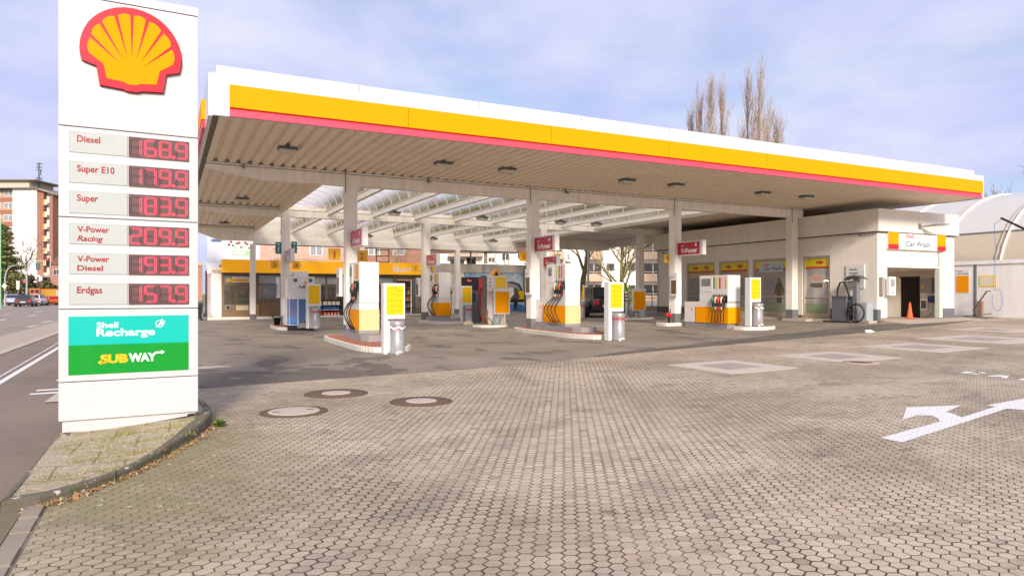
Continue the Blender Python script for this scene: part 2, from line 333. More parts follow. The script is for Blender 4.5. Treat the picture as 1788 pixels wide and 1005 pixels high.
def make_asphalt(name, c0, c1, damp=None, slabs=None, worn=0.3):
    n = NT(name)
    base = n.mix(n.ramp(n.noise(0.5, 6, 0.6), [(0.35, 0.0), (0.65, 1.0)]), c0, c1)
    grain = n.noise(120, 3, 0.7)
    base = n.mix(0.5, base, n.ramp(grain, [(0.3, (0.32, 0.32, 0.32)), (0.7, (0.7, 0.7, 0.7))]), 'OVERLAY')
    streak = n.noise(0.9, 5, 0.6, n.mp((1.6, 0.35, 1), (2, 7, 0)))
    base = n.mix(n.m('MULTIPLY', n.ramp(streak, [(0.55, 0.0), (0.72, 1.0)]), worn), base, tuple(x * 0.45 for x in c0))
    crack = n.n('TexVoronoi', feature='DISTANCE_TO_EDGE'); crack.inputs['Scale'].default_value = 0.33
    n.put(crack.inputs['Vector'], n.vm('ADD', n.mp((1, 1, 0)), n.vm('MULTIPLY', n.noisec(1.2, 6), (1.1, 1.1, 0))))
    base = n.mix(n.ramp(crack.outputs[0], [(0.0, 0.4), (0.006, 0.0)]), base, tuple(x * 0.3 for x in c0))
    if damp:
        base = damp(n, base)
    n.col(base); n.rough(n.m('ADD', 0.62, n.m('MULTIPLY', grain, 0.25))); n.bump(n.m('ADD', grain, n.noise(6, 4)), 0.25, 0.006); return n.mat
def damp_blots(n, base):
    """round dark patches where rain dries between the old slabs, close to the paving edge on the street side"""
    v = n.n('TexVoronoi', feature='F1'); v.inputs['Scale'].default_value = 1.25; v.inputs['Randomness'].default_value = 0.75; n.put(v.inputs['Vector'], n.mp((1, 1.0, 0), (0.3, 0.2, 0)))
    cellr = n.n('SeparateColor'); n.put(cellr.inputs[0], v.outputs[1])
    s = n.n('SeparateXYZ'); n.put(s.inputs[0], n.co())
    wob = n.m('MULTIPLY', n.m('SUBTRACT', n.noise(3.0, 4, 0.6), 0.5), 0.35)
    near = n.m('MULTIPLY', n.ramp(n.m('ADD', n.m('MULTIPLY', s.outputs[1], 0.25), 2.5), [(0.38, 1.0), (1.0, 0.0)]), n.ramp(n.m('MULTIPLY', n.m('ADD', s.outputs[0], 6.0), 0.1), [(0.42, 1.0), (0.72, 0.0)]))
    blot = n.m('LESS_THAN', n.m('ADD', v.outputs[0], wob), n.m('MULTIPLY', n.m('ADD', n.m('MULTIPLY', cellr.outputs[0], 0.5), 0.46), near))
    base = n.mix(n.m('MULTIPLY', blot, 0.82), base, (0.12, 0.10, 0.08))
    oil = n.noise(0.8, 4, 0.6, n.mp((1, 0.55, 0), (5, 3, 0)))
    return n.mix(n.m('MULTIPLY', n.ramp(oil, [(0.55, 0.0), (0.61, 1.0)]), 0.6), base, (0.085, 0.07, 0.06))
paver_mat = make_pavers(); paint_mat = make_pavers('painted_pavers', True)
court_mat = make_asphalt('forecourt_asphalt', (0.235, 0.196, 0.15), (0.325, 0.27, 0.205), damp_blots)
strip_mat = make_asphalt('old_asphalt_strip', (0.11, 0.096, 0.072), (0.165, 0.142, 0.106))
road_mat = make_asphalt('road_asphalt', (0.28, 0.225, 0.17), (0.34, 0.275, 0.212), worn=0.25)
lane_mat = make_asphalt('cycle_lane_asphalt', (0.195, 0.143, 0.10), (0.26, 0.192, 0.138), worn=0.3)
terrain_mat = mat('terrain', (120, 118, 96), 0.95, 0.2, 0.4)
line_paint = mat('road_paint', (240, 236, 228), 0.6, 0.05, 8, streak=0.0)
kerb_stone = mat('kerb_stone', (104, 92, 74), 0.85, 0.3, 7, bump=0.5, bscale=30)
edge_stone = mat('edge_stone', (150, 138, 120), 0.85, 0.16, 4, bump=0.3, bscale=40); pale_stone = mat('pale_stone', (190, 178, 160), 0.85, 0.12, 4, bump=0.3, bscale=40)

def grid(mb, ss, trows, m, dz=0.0):
    """sheet laid on the ground: ss = list of s, trows(s) = list of t for that s"""
    cols = [[(s, t, gz(s, t) + dz) for t in trows(s)] for s in ss]; k = len(cols[0])
    mb.add([p for c in cols for p in c], [(i * k + j, (i + 1) * k + j, (i + 1) * k + j + 1, i * k + j + 1) for i in range(len(cols) - 1) for j in range(k - 1)], m)
def lin_sp(a, b, n): return [a + (b - a) * i / n for i in range(n + 1)]
def bnd(s):
    """edge between pavers and asphalt, read along the front of the forecourt"""
    P = [(-4.9, -9.92), (-2.83, -9.62), (0.39, -9.23), (5.0, -8.35), (10, -7.6), (15.3, -6.9), (21.6, -5.7), (30, -3.5), (60, 4)]
    if s <= P[0][0]: return P[0][1] + (s - P[0][0]) * 0.1
    for (a, b), (c, d) in zip(P, P[1:]):
        if s <= c: return b + (d - b) * (s - a) / (c - a)
    return P[-1][1]
mb = MB(); mb.poly([(-900, -200, -0.06), (900, -200, -0.06), (900, 1500, -0.06), (-900, 1500, -0.06)], terrain_mat); mb.struct('ground', False)
SS = [-5.97] + lin_sp(-5.5, 0, 8) + lin_sp(1, 32, 31) + [60]
mb = MB(); grid(mb, SS, lambda s: lin_sp(-34, -19, 3) + lin_sp(-18, bnd(s), 14), paver_mat); mb.struct('paving')
mb = MB(); grid(mb, [-6.3] + SS[1:], lambda s: lin_sp(bnd(s) - 0.02, 60, 24), court_mat, 0.004); mb.struct('forecourt')
mb = MB(); SB = lin_sp(3.5, 40, 30); grid(mb, SB, lambda s: [bnd(s) - 0.05, bnd(s) + 0.12 + min(1.55, 0.13 * (s - 3.5)) + 0.12 * math.sin(s * 1.7)], strip_mat, 0.008); mb.struct('asphalt_strip')
# street side: carriageway, parking strip, kerb line, cycle lane
mb = MB(); mb.poly([(-32, -40, 0.0), (-10.7, -40, 0.0), (-10.7, 200, 0.0), (-32, 200, 0.0)], road_mat); mb.struct('road')
mb = MB(); mb.poly([(-10.75, -40, 0.004), (-9.3, -40, 0.004), (-9.3, 120, 0.004), (-10.75, 120, 0.004)], mat('parking_strip', (178, 164, 146), 0.85, 0.12, 2, bump=0.3)); mb.struct('parking_strip')
mb = MB(); mb.box(-9.3, -9.04, -40, 120, -0.02, 0.03, pale_stone); mb.struct('kerb_line')
mb = MB(); grid(mb, lin_sp(-9.06, -5.95, 10), lambda s: [-40, 0, 120], lane_mat, 0.002); mb.struct('pavement')
def stripe(mb, p, q, w, z):
    p, q = Vector(p), Vector(q); d = (q - p).normalized(); nrm = Vector((-d.y, d.x)) * w / 2
    mb.poly([(c.x, c.y, gz(c.x, c.y) + z) for c in (p - nrm, q - nrm, q + nrm, p + nrm)], line_paint)
mb = MB(); stripe(mb, (-7.63, -13), (-8.6, 30), 0.11, 0.008); mb.struct('lane_line')
mb = MB(); stripe(mb, (-7.76, -13), (-8.5, 12), 0.035, 0.008); mb.struct('worn_lane_line')
for a, b in (((-11.1, 17.4), (-11.0, 19.5)), ((-11.3, 23.3), (-11.2, 25.9)), ((-11.5, 31), (-11.4, 34)), ((-15.2, 48), (-15.25, 52)), ((-13.9, 36), (-13.95, 40)), ((-14.0, 27), (-14.1, 30)), ((-17.5, 62), (-17.5, 67)), ((-12, 60), (-12, 65)), ((-20, 64), (-20, 68)), ((-16, 40), (-16, 43))):
    mb = MB(); stripe(mb, a, b, 0.14, 0.006); mb.struct('road_marking')
for a, b in (((-7.0, -9.0), (-6.2, -9.0)), ((-7.02, -9.42), (-6.2, -9.42)), ((-6.9, -7.7), (-6.2, -7.7))):
    mb = MB(); stripe(mb, a, b, 0.16, 0.008); mb.struct('crossing_bar')
mb = MB(); mb.poly([(-6.7, -10.55, 0.125), (-5.9, -10.55, 0.125), (-5.9, -8.3, 0.125), (-6.66, -9.6, 0.125)], pale_stone); mb.struct('paved_triangle')
# edge stones of the crossing at the near left
mb = MB()
for i in range(9):
    t0 = -18.6 + i * 0.3; mb.box(-6.075, -5.968, t0, t0 + 0.272, -0.1, gz(-6.0, t0) + 0.008 + 0.006 * (i % 3), edge_stone)
mb.struct('edge_stones')
mb = MB(); mb.box(-6.21, -6.085, -18.7, -16.05, -0.1, 0.118, mat('gutter_concrete', (120, 108, 84), 0.9, 0.2, 6, bump=0.4)); mb.struct('gutter')
# painted arrow and letters on the pavers
def flat(polys, name, dz=0.005, m=paint_mat):
    """flat paint: outlines given in station coordinates, laid on the ground"""
    mb = MB()
    for P in polys: mb.poly([(s, t, gz(s, t) + dz) for s, t in P], m)
    return mb.struct(name)

flat([[(1.27, -17.16), (1.27, -17.39), (4.1, -16.88), (4.19, -17.03), (4.26, -17.15), (5.54, -16.64), (5.13, -16.57), (4.15, -16.62), (4.14, -16.73), (3.07, -16.93), (3.21, -16.76), (3.26, -16.64), (3.89, -16.46), (3.17, -16.2), (2.36, -16.68), (2.76, -16.6), (2.88, -16.7), (2.77, -16.84), (2.6, -16.96)]], 'painted_arrow')
flat([[(7.19, -14.56), (7.45, -14.51), (7.56, -14.63), (7.44, -14.64), (7.23, -14.68), (7.16, -14.61)], [(7.2, -14.71), (7.35, -14.73), (7.31, -14.83), (7.23, -14.84), (7.13, -14.78)], [(7.54, -14.66), (7.6, -14.72), (7.48, -14.84), (7.38, -14.83), (7.47, -14.72)]], 'painted_letter')
flat([[(7.16, -15.01), (7.43, -15.06), (7.47, -15.2), (7.05, -15.37), (7.04, -15.32), (7.22, -15.18), (7.08, -15.09)]], 'painted_letter')
flat([[(7.03, -15.53), (7.36, -15.48), (7.62, -15.6), (7.32, -15.75), (7.03, -15.64)]], 'painted_letter')
# square tank covers set in pale slabs, and round manhole covers
cover_plate = mat('cover_plate', (168, 152, 142), 0.7, 0.15, 6, bump=0.3)
slab = mat('cover_slab', (198, 184, 168), 0.85, 0.08, 4, bump=0.2)
COVS = [(4.62, -11.72, 0.86), (7.86, -11.6, 0.88), (11.5, -11.2, 1.0), (15.2, -10.6, 1.2), (19.6, -8.6, 1.0)]
NM = ['square tank cover in a pale slab, nearest to the painted arrow and lowest in view', 'square tank cover in a pale slab, second in the row going right', 'square tank cover in a pale slab, third in the row going right', 'square tank cover in a pale slab, fourth in the row going right', 'square tank cover in a pale slab, farthest of the row, close to the car wash']
for (s, t, h), lb in zip(COVS, NM):
    r = thing('tank_cover', lb, 'tank cover', (s, t), group='square tank covers in the paving'); tilt = 0.0135
    def sq(a, z): return [(x, y, z + tilt * x) for x, y in ((-a, -a), (a, -a), (a, a), (-a, a))]
    mb = MB(); mb.hexa(sq(h, -0.05) + sq(h, 0.007), slab); mb.build('slab', r)
    mb = MB(); mb.hexa(sq(h * 0.5, -0.03) + sq(h * 0.5, 0.012), cover_plate); mb.hexa(sq(h * 0.42, -0.03) + sq(h * 0.42, 0.015), cover_plate); mb.build('cover_plate', r)
iron = mat('cast_iron', (104, 80, 66), 0.7, 0.25, 12, bump=0.6, bscale=50)
for (s, t, ro, ri, lb) in ((-3.78, -12.77, 0.37, 0.31, 'round manhole cover with wide pale lid, nearest to the price sign'), (-2.96, -11.43, 0.42, 0.21, 'round manhole cover with small pale lid, farthest of the three from the camera'), (-2.08, -12.71, 0.385, 0.21, 'round manhole cover with small pale lid, rightmost of the three')):
    r = thing('manhole_cover', lb, 'manhole cover', (s, t), group='round manhole covers in the pavers')
    mb = MB(); mb.lathe((0, 0, 0), [(ro + 0.05, -0.03), (ro + 0.045, 0.006), (ro, 0.008)], 40, mat('joint_moss', (92, 84, 58), 0.95, 0.3, 20)); mb.lathe((0, 0, 0), [(ro, 0.008), (ro - 0.005, 0.014), (ri + 0.005, 0.012)], 40, iron); mb.build('frame', r)
    mb = MB(); mb.lathe((0, 0, 0), [(ri + 0.005, 0.010), (ri, 0.016), (ri - 0.02, 0.018), (0.001, 0.019)], 40, mat('concrete_lid', (190, 176, 158), 0.85, 0.12, 8, bump=0.3))
    if ri > 0.3:
        for a in (-0.22, 0.2): mb.box(a - 0.045, a + 0.045, -0.016 + a * 0.1, 0.016 + a * 0.1, 0.019, 0.021, black)
    mb.build('lid', r)

r = thing('drain_cover', 'small worn round drain cover between the square covers and the arrow', 'drain cover', (7.25, -12.6))
mb = MB(); mb.lathe((0, 0, 0), [(0.36, -0.03), (0.35, 0.008), (0.22, 0.010)], 28, mat('worn_concrete', (176, 160, 138), 0.9, 0.25, 8, bump=0.5)); mb.build('frame', r)
mb = MB(); mb.lathe((0, 0, 0), [(0.22, 0.006), (0.20, 0.012), (0.001, 0.012)], 24, iron); mb.build('lid', r)
flat([[(-4.95, -6.9), (-4.55, -6.95), (-4.0, -6.75), (-4.1, -6.5), (-4.7, -6.55)]], 'repair_patch', 0.009, mat('pale_patch', (196, 184, 164), 0.9, 0.1, 6))
# ------------------------------------------------------------------ island with the price sign
KO = [(-6.22, -15.98), (-6.08, -15.97), (-5.93, -15.86), (-5.72, -15.62), (-5.48, -15.26), (-5.25, -14.77), (-5.01, -14.14), (-4.83, -13.57), (-4.74, -13.1), (-4.72, -12.7), (-4.78, -12.1), (-4.95, -11.5), (-5.3, -11.0), (-5.8, -10.9), (-6.22, -11.1)]
def iz(s, t): return 0.165 + 0.075 * sm((s + 6.2) / 1.45) * sm((t + 16.5) / 3.2) + 0.03 * sm((-t - 14.5) / 1.5) * (1 - sm((s + 6.2) / 0.9)) - 0.018
n = NT('mossy_slabs')
br = n.n('TexBrick'); br.offset = 0.5; br.inputs['Scale'].default_value = 1.0; br.inputs['Brick Width'].default_value = 0.5; br.inputs['Row Height'].default_value = 0.5; br.inputs['Mortar Size'].default_value = 0.011; br.inputs['Mortar Smooth'].default_value = 0.6
n.put(br.inputs['Vector'], n.vm('ADD', n.mp((1, 1, 0), (0.1, 0.2, 0), (0, 0, 0.06)), n.vm('MULTIPLY', n.noisec(4.0), (0.10, 0.10, 0))))
g1 = n.ramp(n.noise(48, 5, 0.85), [(0.34, (0.17, 0.12, 0.065)), (0.48, (0.42, 0.325, 0.20)), (0.62, (0.76, 0.68, 0.54))])
ms = n.m('MAXIMUM', n.m('SUBTRACT', 1.0, n.m('SUBTRACT', 1.0, br.outputs['Fac'])), n.ramp(n.noise(3.2, 6, 0.7), [(0.50, 0.0), (0.63, 0.85)]))
cc = n.mix(n.m('MULTIPLY', ms, 0.8), g1, n.mix(n.noise(30, 4), (0.17, 0.135, 0.035), (0.40, 0.36, 0.10)))
cc = n.mix(n.ramp(n.noise(1.3, 4, 0.6, n.mp((1, 1, 0), (5, 1, 0))), [(0.60, 0.0), (0.7, 0.4)]), cc, (0.32, 0.20, 0.11))
n.col(cc); n.rough(0.95); n.bump(n.m('ADD', n.noise(90, 4), n.m('MULTIPLY', br.outputs['Fac'], -1.5)), 0.9, 0.012); moss_slab = n.mat
n = NT('mossy_kerb')
cc = n.mix(n.ramp(n.noise(5, 6, 0.65), [(0.4, 0.0), (0.65, 1.0)]), (0.15, 0.125, 0.095), (0.12, 0.115, 0.045))
cc = n.mix(n.ramp(n.noise(13, 3, 0.5, n.mp((1, 1, 1), (3, 3, 3))), [(0.63, 0.0), (0.66, 0.9)]), cc, (0.62, 0.60, 0.52))
cc = n.mix(0.5, cc, n.ramp(n.noise(110, 3, 0.7), [(0.3, (0.3, 0.3, 0.3)), (0.7, (0.7, 0.7, 0.7))]), 'OVERLAY')
n.col(cc); n.rough(0.92); n.bump(n.noise(60, 5), 0.6, 0.008); moss_kerb = n.mat
inner = []
for i, (s, t) in enumerate(KO):
    c = Vector((-5.5, -13.5)); v = c - Vector((s, t)); v = v.normalized() * 0.13; inner.append((s + v.x, t + v.y))
mb = MB()
ctr = (-5.55, -13.4); K = len(inner); pts = [(ctr[0], ctr[1], iz(*ctr))]
for k in (0.33, 0.66, 1.0): pts += [(ctr[0] + (s - ctr[0]) * k, ctr[1] + (t - ctr[1]) * k, iz(ctr[0] + (s - ctr[0]) * k, ctr[1] + (t - ctr[1]) * k)) for s, t in inner]
fs = [(0, 1 + i, 1 + (i + 1) % K) for i in range(K)] + [(1 + a * K + i, 1 + (a + 1) * K + i, 1 + (a + 1) * K + (i + 1) % K, 1 + a * K + (i + 1) % K) for a in (0, 1) for i in range(K)]
mb.add(pts, fs, moss_slab, True); mb.struct('traffic_island')
mb = MB()
# kerb stones, about 0.9 m each, small open joints between them
def along(P, step, gap):
    segs = []; L = [0]
    for a, b in zip(P, P[1:]): L.append(L[-1] + math.dist(a, b))
    def at(d):
        for i in range(len(P) - 1):
            if d <= L[i + 1] or i == len(P) - 2:
                k = (d - L[i]) / (L[i + 1] - L[i]); return (P[i][0] + (P[i + 1][0] - P[i][0]) * k, P[i][1] + (P[i + 1][1] - P[i][1]) * k)
    d = 0
    while d < L[-1] - 0.05:
        e = min(d + step, L[-1]); segs.append([at(d + gap + (e - d - 2 * gap) * j / 4) for j in range(5)]); d = e
    return segs
for seg in along(KO + [KO[0]], 0.92, 0.006):
    rows = []
    for s, t in seg:
        v = (Vector((-5.5, -13.5)) - Vector((s, t))).normalized(); top = iz(s + v.x * 0.1, t + v.y * 0.1) + 0.012; g = gz(s, t) - 0.05
        rows.append([(s, t, g), (s + v.x * 0.012, t + v.y * 0.012, top - 0.015), (s + v.x * 0.03, t + v.y * 0.03, top), (s + v.x * 0.135, t + v.y * 0.135, top + 0.002), (s + v.x * 0.14, t + v.y * 0.14, g)])
    mb.loft(rows, moss_kerb, False)
mb.struct('island_kerb')

PR = math.radians(28.3)
sign = thingw('price_sign', 'tall white price sign with a yellow and red scallop emblem and six red digital prices', 'price sign', (-4.667, 7.0, 0.13), PR)
BZ = -0.13                                        # heights below are above the street
W, D = 1.308, 0.36
seam = mat('seam_dark', (70, 50, 40), 0.8, 0.1)
mb = MB(); mb.box(0.012, W - 0.012, 0.012, D - 0.012, 0.30 + BZ, 4.75 + BZ, seam); mb.build('core', sign)
sign_white = mat('sign_white', (204, 203, 203), 0.32, 0.02, 1.0, streak=0.09)
for z0, z1 in ((0.28, 0.677), (0.685, 1.432), (1.440, 2.386), (2.394, 3.329), (3.338, 4.690)):
    mb = MB(); mb.box(0, W, 0, D, z0 + BZ, z1 + BZ, sign_white); mb.build('cabinet_panel', sign, bevel=0.006)
mb = MB(); mb.prism([(0.0, 4.70 + BZ), (W, 4.70 + BZ), (W, 4.79 + BZ), (0, 4.79 + BZ)], 0.0, D, sign_white, 'y'); mb.build('cap', sign, bevel=0.01)
mb = MB(); mb.prism([(0.03, 0.10 + BZ), (1.20, 0.235 + BZ), (1.20, 0.255 + BZ), (1.29, 0.262 + BZ), (1.29, 0.279 + BZ), (0.03, 0.279 + BZ)], 0.03, D - 0.03, sign_white, 'y'); mb.build('plinth', sign)
# emblem: red scalloped shield with a yellow shell
def arc(cx, cz, rx, rz, a0, a1, n): return [(cx + rx * math.cos(math.radians(a0 + (a1 - a0) * i / n)), cz + rz * math.sin(math.radians(a0 + (a1 - a0) * i / n))) for i in range(n + 1)]
ec = 0.663
def scallop(k):
    """outer outline of the shell, k shrinks it towards its middle"""
    P = arc(ec, 4.165, 0.474 * k, 0.482 * k, 197, -17, 40)
    P += [(ec + 0.325 * k, 4.165 - (4.165 - 3.985) * k), (ec + 0.295 * k, 3.787 + (1 - k) * 0.38)]
    P += [(ec + 0.09 * k, 3.772 + (1 - k) * 0.40), (ec + 0.045 * k, 3.755 + (1 - k) * 0.40), (ec - 0.045 * k, 3.755 + (1 - k) * 0.40), (ec - 0.09 * k, 3.772 + (1 - k) * 0.40)]
    P += [(ec - 0.295 * k, 3.787 + (1 - k) * 0.38), (ec - 0.325 * k, 4.165 - (4.165 - 3.985) * k)]
    return [(x, z + BZ) for x, z in P]
em_red = mat('emblem_red', (214, 22, 46), 0.4, 0.03, 2, spec=0.3); em_yel = mat('emblem_yellow', (252, 156, 0), 0.6, 0.02, 2, spec=0.08)
mb = MB(); mb.prism(scallop(1.0), -0.045, 0.001, em_red, 'y', em_red); mb.prism(scallop(1.012), -0.012, 0.001, seam, 'y'); emb = mb.build('emblem', sign)
mb = MB()
# yellow ribs fanning out from the hinge; each wedge ends in a rounded tip
hx, hz = ec, 3.93
tips = [197, 168, 141, 116.5, 90, 63.5, 39, 12, -17]
tips = [193, 164.5, 139.5, 117, 96.5, 76, 54.5, 32, 6, -14]
edges = [194, 166, 143, 120, 98.5, 79, 57.5, 34, 9, -14]
def onarc(a, k): return (ec + 0.474 * k * math.cos(math.radians(a)), 4.165 + 0.482 * k * math.sin(math.radians(a)))
E_ = [192, 163, 137, 112, 90, 68, 43, 17, -12]
for i in range(8):
    a0, a1 = E_[i], E_[i + 1]; gp = 2.6; a0i, a1i = a0 - gp, a1 + gp
    def low(a):                                   # inner end: on the body just above the hinge
        o = onarc(a, 0.8); k = 0.30
        return (hx + (o[0] - hx) * k, hz + (o[1] - hz) * k)
    P = [low(a0 - 0.4)] + [onarc(a0i + (a1i - a0i) * j / 6, 0.83 + 0.03 * math.sin(math.pi * j / 6)) for j in range(7)] + [low(a1 + 0.4)]
    mb.prism([(x, z + BZ) for x, z in P], -0.051, -0.03, em_yel, 'y')
body = [low_ for low_ in []]
bp = []
for a in E_:
    o = onarc(a, 0.8); bp.append((hx + (o[0] - hx) * 0.315, hz + (o[1] - hz) * 0.315))
body = [(ec - 0.232, 3.862), (ec - 0.262, 4.008)] + [onarc(192 - 2.6, 0.83)] + bp + [onarc(-12 + 2.6, 0.83), (ec + 0.262, 4.008), (ec + 0.232, 3.862), (ec + 0.075, 3.845), (ec + 0.04, 3.825), (ec - 0.04, 3.825), (ec - 0.075, 3.845)]
mb.prism([(x, z + BZ) for x, z in body], -0.0505, -0.03, em_yel, 'y'); mb.build('scallop', emb)
# prices
lab = mat('label_plate', (182, 188, 182), 0.25, 0.02, 2); labtxt = mat('label_red', (156, 0, 26), 0.4, 0.02)
disp = mat('display_dark', (104, 76, 74), 0.25, 0.35, 3.5); led_on = emit('led_red', (240, 60, 90), 0.55); led_off = mat('led_off', (60, 34, 34), 0.5, 0.1)
rows = [(3.062, 3.282, 'Diesel', None, '168.9'), (2.748, 2.972, 'Super E10', None, '179.9'), (2.432, 2.667, 'Super', None, '183.9'), (2.112, 2.328, 'V-Power', 'Racing', '209.9'), (1.800, 2.020, 'V-Power', 'Diesel', '193.9'), (1.482, 1.708, 'Erdgas', None, '157.9')]
SEG = {'0': 'abcdef', '1': 'bc', '2': 'abged', '3': 'abgcd', '5': 'afgcd', '6': 'afgedc', '7': 'abc', '8': 'abcdefg', '9': 'abcdfg'}
rim = mat('plate_rim', (150, 150, 148), 0.4, 0.05)
for z0, z1, l1, l2, val in rows:
    z0 += BZ; z1 += BZ; h = z1 - z0
    mb = MB(); mb.box(0.094, 0.622, -0.004, 0.002, z0, z1, rim); mb.box(0.098, 0.618, -0.007, 0.0, z0 + 0.004, z1 - 0.004, lab)
    if l2: mb.text(l1, (0.165, -0.0085, z1 - 0.088), 0.285, 0.062, labtxt, bold=0.026); mb.text(l2, (0.165, -0.0085, z1 - 0.182), 0.23, 0.058, labtxt, bold=0.026, shear=0.22 if l2 == 'Racing' else 0)
    else: mb.text(l1, (0.162, -0.0085, z1 - 0.105), {'Diesel': 0.208, 'Super E10': 0.338, 'Super': 0.19, 'Erdgas': 0.225}[l1], 0.070, labtxt, bold=0.026)
    mb.build('fuel_label', sign)
    mb = MB(); mb.box(0.630, 1.215, -0.010, 0.002, z0 - 0.002, z1 - 0.002, disp); d = mb.build('price_display', sign)
    on = MB(); off = MB(); ci = 0
    dw, dh = 0.096, h * 0.74; zb = z0 + h * 0.12
    slots = [0.648, 0.788, 0.930, 1.092] if val[0] == '1' else [0.648, 0.788, 0.930, 1.092]
    for ch in [c for c in val if c != '.']:
        x0 = slots[ci]; ci += 1
        for sg, (xa, za, xb, zb2) in dict(a=(0, 1, 1, 1), b=(1, 1, 1, .5), c=(1, .5, 1, 0), d=(0, 0, 1, 0), e=(0, .5, 0, 0), f=(0, 1, 0, .5), g=(0, .5, 1, .5)).items():
            tgt = on if sg in SEG[ch] else off
            kk = 6 if za == zb2 else 7
            for r2 in (-0.0075, 0.0075):
                for j in range(kk):
                    k = (j + 0.5) / kk; px, pz = x0 + dw * (xa + (xb - xa) * k), zb + dh * (za + (zb2 - za) * k)
                    if za == zb2: pz += r2
                    else: px += r2
                    q = 0.0040; tgt.poly([(px - q, -0.0125, pz - q), (px + q, -0.0125, pz - q), (px + q, -0.0125, pz + q), (px - q, -0.0125, pz + q)], led_on if tgt is on else led_off)
    for a in range(6):
        px, pz = 1.062 + 0.013 * math.cos(a * 1.05), zb + 0.006 + 0.013 * math.sin(a * 1.05); on.poly([(px - .005, -0.0125, pz - .005), (px + .005, -0.0125, pz - .005), (px + .005, -0.0125, pz + .005), (px - .005, -0.0125, pz + .005)], led_on)
    on.build('digits', d); off.build('unlit_segments', d)
# advert panel: green over teal
tq = mat('turquoise_print', (0, 184, 170), 0.4, 0.03, 2, spec=0.3); gn = mat('green_print', (0, 146, 40), 0.4, 0.06, 2, spec=0.3); wt_ = mat('white_print', (240, 240, 236), 0.4, 0.01); ye_ = mat('yellow_print', (246, 186, 0), 0.4, 0.01)
mb = MB(); mb.box(0.086, 1.212, -0.004, 0.002, 1.060 + BZ, 1.360 + BZ, tq)
mb.text('Shell', (0.338, -0.006, 1.238 + BZ), 0.195, 0.060, wt_, bold=0.022); mb.text('Recharge', (0.335, -0.006, 1.152 + BZ), 0.545, 0.078, wt_, bold=0.028)
# plug emblem
cxp, czp = 0.925, 1.270 + BZ
ring = arc(cxp, czp, 0.034, 0.034, 40, 320, 14)
def stroke(mb, P, w, y, m):
    for (x0, z0), (x1, z1) in zip(P, P[1:]):
        d = Vector((x1 - x0, z1 - z0)); L = d.length
        if L < 1e-6: continue
        d /= L; nx, nz = -d.y * w, d.x * w; ex, ez = d.x * w * 0.5, d.y * w * 0.5
        mb.poly([(x0 - ex - nx, y, z0 - ez - nz), (x1 + ex - nx, y, z1 + ez - nz), (x1 + ex + nx, y, z1 + ez + nz), (x0 - ex + nx, y, z0 - ez + nz)], m)
stroke(mb, arc(cxp, czp, 0.036, 0.036, 70, 200, 10), 0.005, -0.0062, wt_); stroke(mb, arc(cxp, czp, 0.036, 0.036, 235, 330, 8), 0.005, -0.0064, wt_)
stroke(mb, [(cxp - 0.03, czp - 0.035), (cxp + 0.028, czp + 0.012), (cxp + 0.05, czp + 0.028)], 0.005, -0.0066, wt_); stroke(mb, [(cxp - 0.012, czp - 0.018), (cxp + 0.02, czp + 0.03), (cxp + 0.03, czp + 0.05)], 0.005, -0.0068, wt_); stroke(mb, [(cxp + 0.02, czp - 0.012), (cxp + 0.05, czp + 0.002)], 0.004, -0.0069, wt_)
mb.build('advert_panel', sign)
mb = MB(); mb.box(0.086, 1.212, -0.004, 0.002, 0.752 + BZ, 1.0595 + BZ, gn)
mb.text('SUB', (0.370, -0.006, 0.868 + BZ), 0.255, 0.086, ye_, bold=0.05); mb.text('WAY', (0.630, -0.006, 0.872 + BZ), 0.265, 0.086, wt_, bold=0.05)
mb.poly([(0.345, -0.006, 0.875 + BZ), (0.378, -0.006, 0.850 + BZ), (0.378, -0.006, 0.868 + BZ), (0.440, -0.006, 0.868 + BZ), (0.440, -0.006, 0.884 + BZ), (0.378, -0.006, 0.884 + BZ), (0.378, -0.006, 0.900 + BZ)], ye_)
mb.poly([(0.975, -0.006, 0.960 + BZ), (0.942, -0.006, 0.984 + BZ), (0.942, -0.006, 0.968 + BZ), (0.885, -0.006, 0.968 + BZ), (0.870, -0.006, 0.944 + BZ), (0.942, -0.006, 0.950 + BZ), (0.942, -0.006, 0.936 + BZ)], wt_)
mb.build('advert_panel', sign)
# a weed and dead leaves against the kerb
leafg = mat('weed_leaf', (84, 108, 40), 0.6, 0.2, 20); leafb = mat('dead_leaf', (168, 124, 80), 0.8, 0.3, 20); leafp = mat('pale_leaf', (214, 190, 150), 0.8, 0.2, 20)
rnd = random.Random(3); mb = MB()
for i in range(26):
    a = rnd.uniform(0, 6.28); L = rnd.uniform(0.05, 0.12); e = rnd.uniform(0.25, 1.2); w = L * 0.3
    d = Vector((math.cos(a) * math.cos(e), math.sin(a) * math.cos(e), math.sin(e))); sd = Vector((-math.sin(a), math.cos(a), 0)) * w; b = Vector((rnd.uniform(-.03, .03), rnd.uniform(-.03, .03), 0.0))
    tip = b + d * L + Vector((0, 0, -0.02)); mid = b + d * L * 0.55 + Vector((0, 0, 0.01))
    mb.add([b, mid + sd, tip, mid - sd], [(0, 1, 2, 3)], leafg)
mb.top('weed', 'leafy green weed growing at the kerb beside the price sign', 'weed', (-4.70, -13.35))
mb = MB()
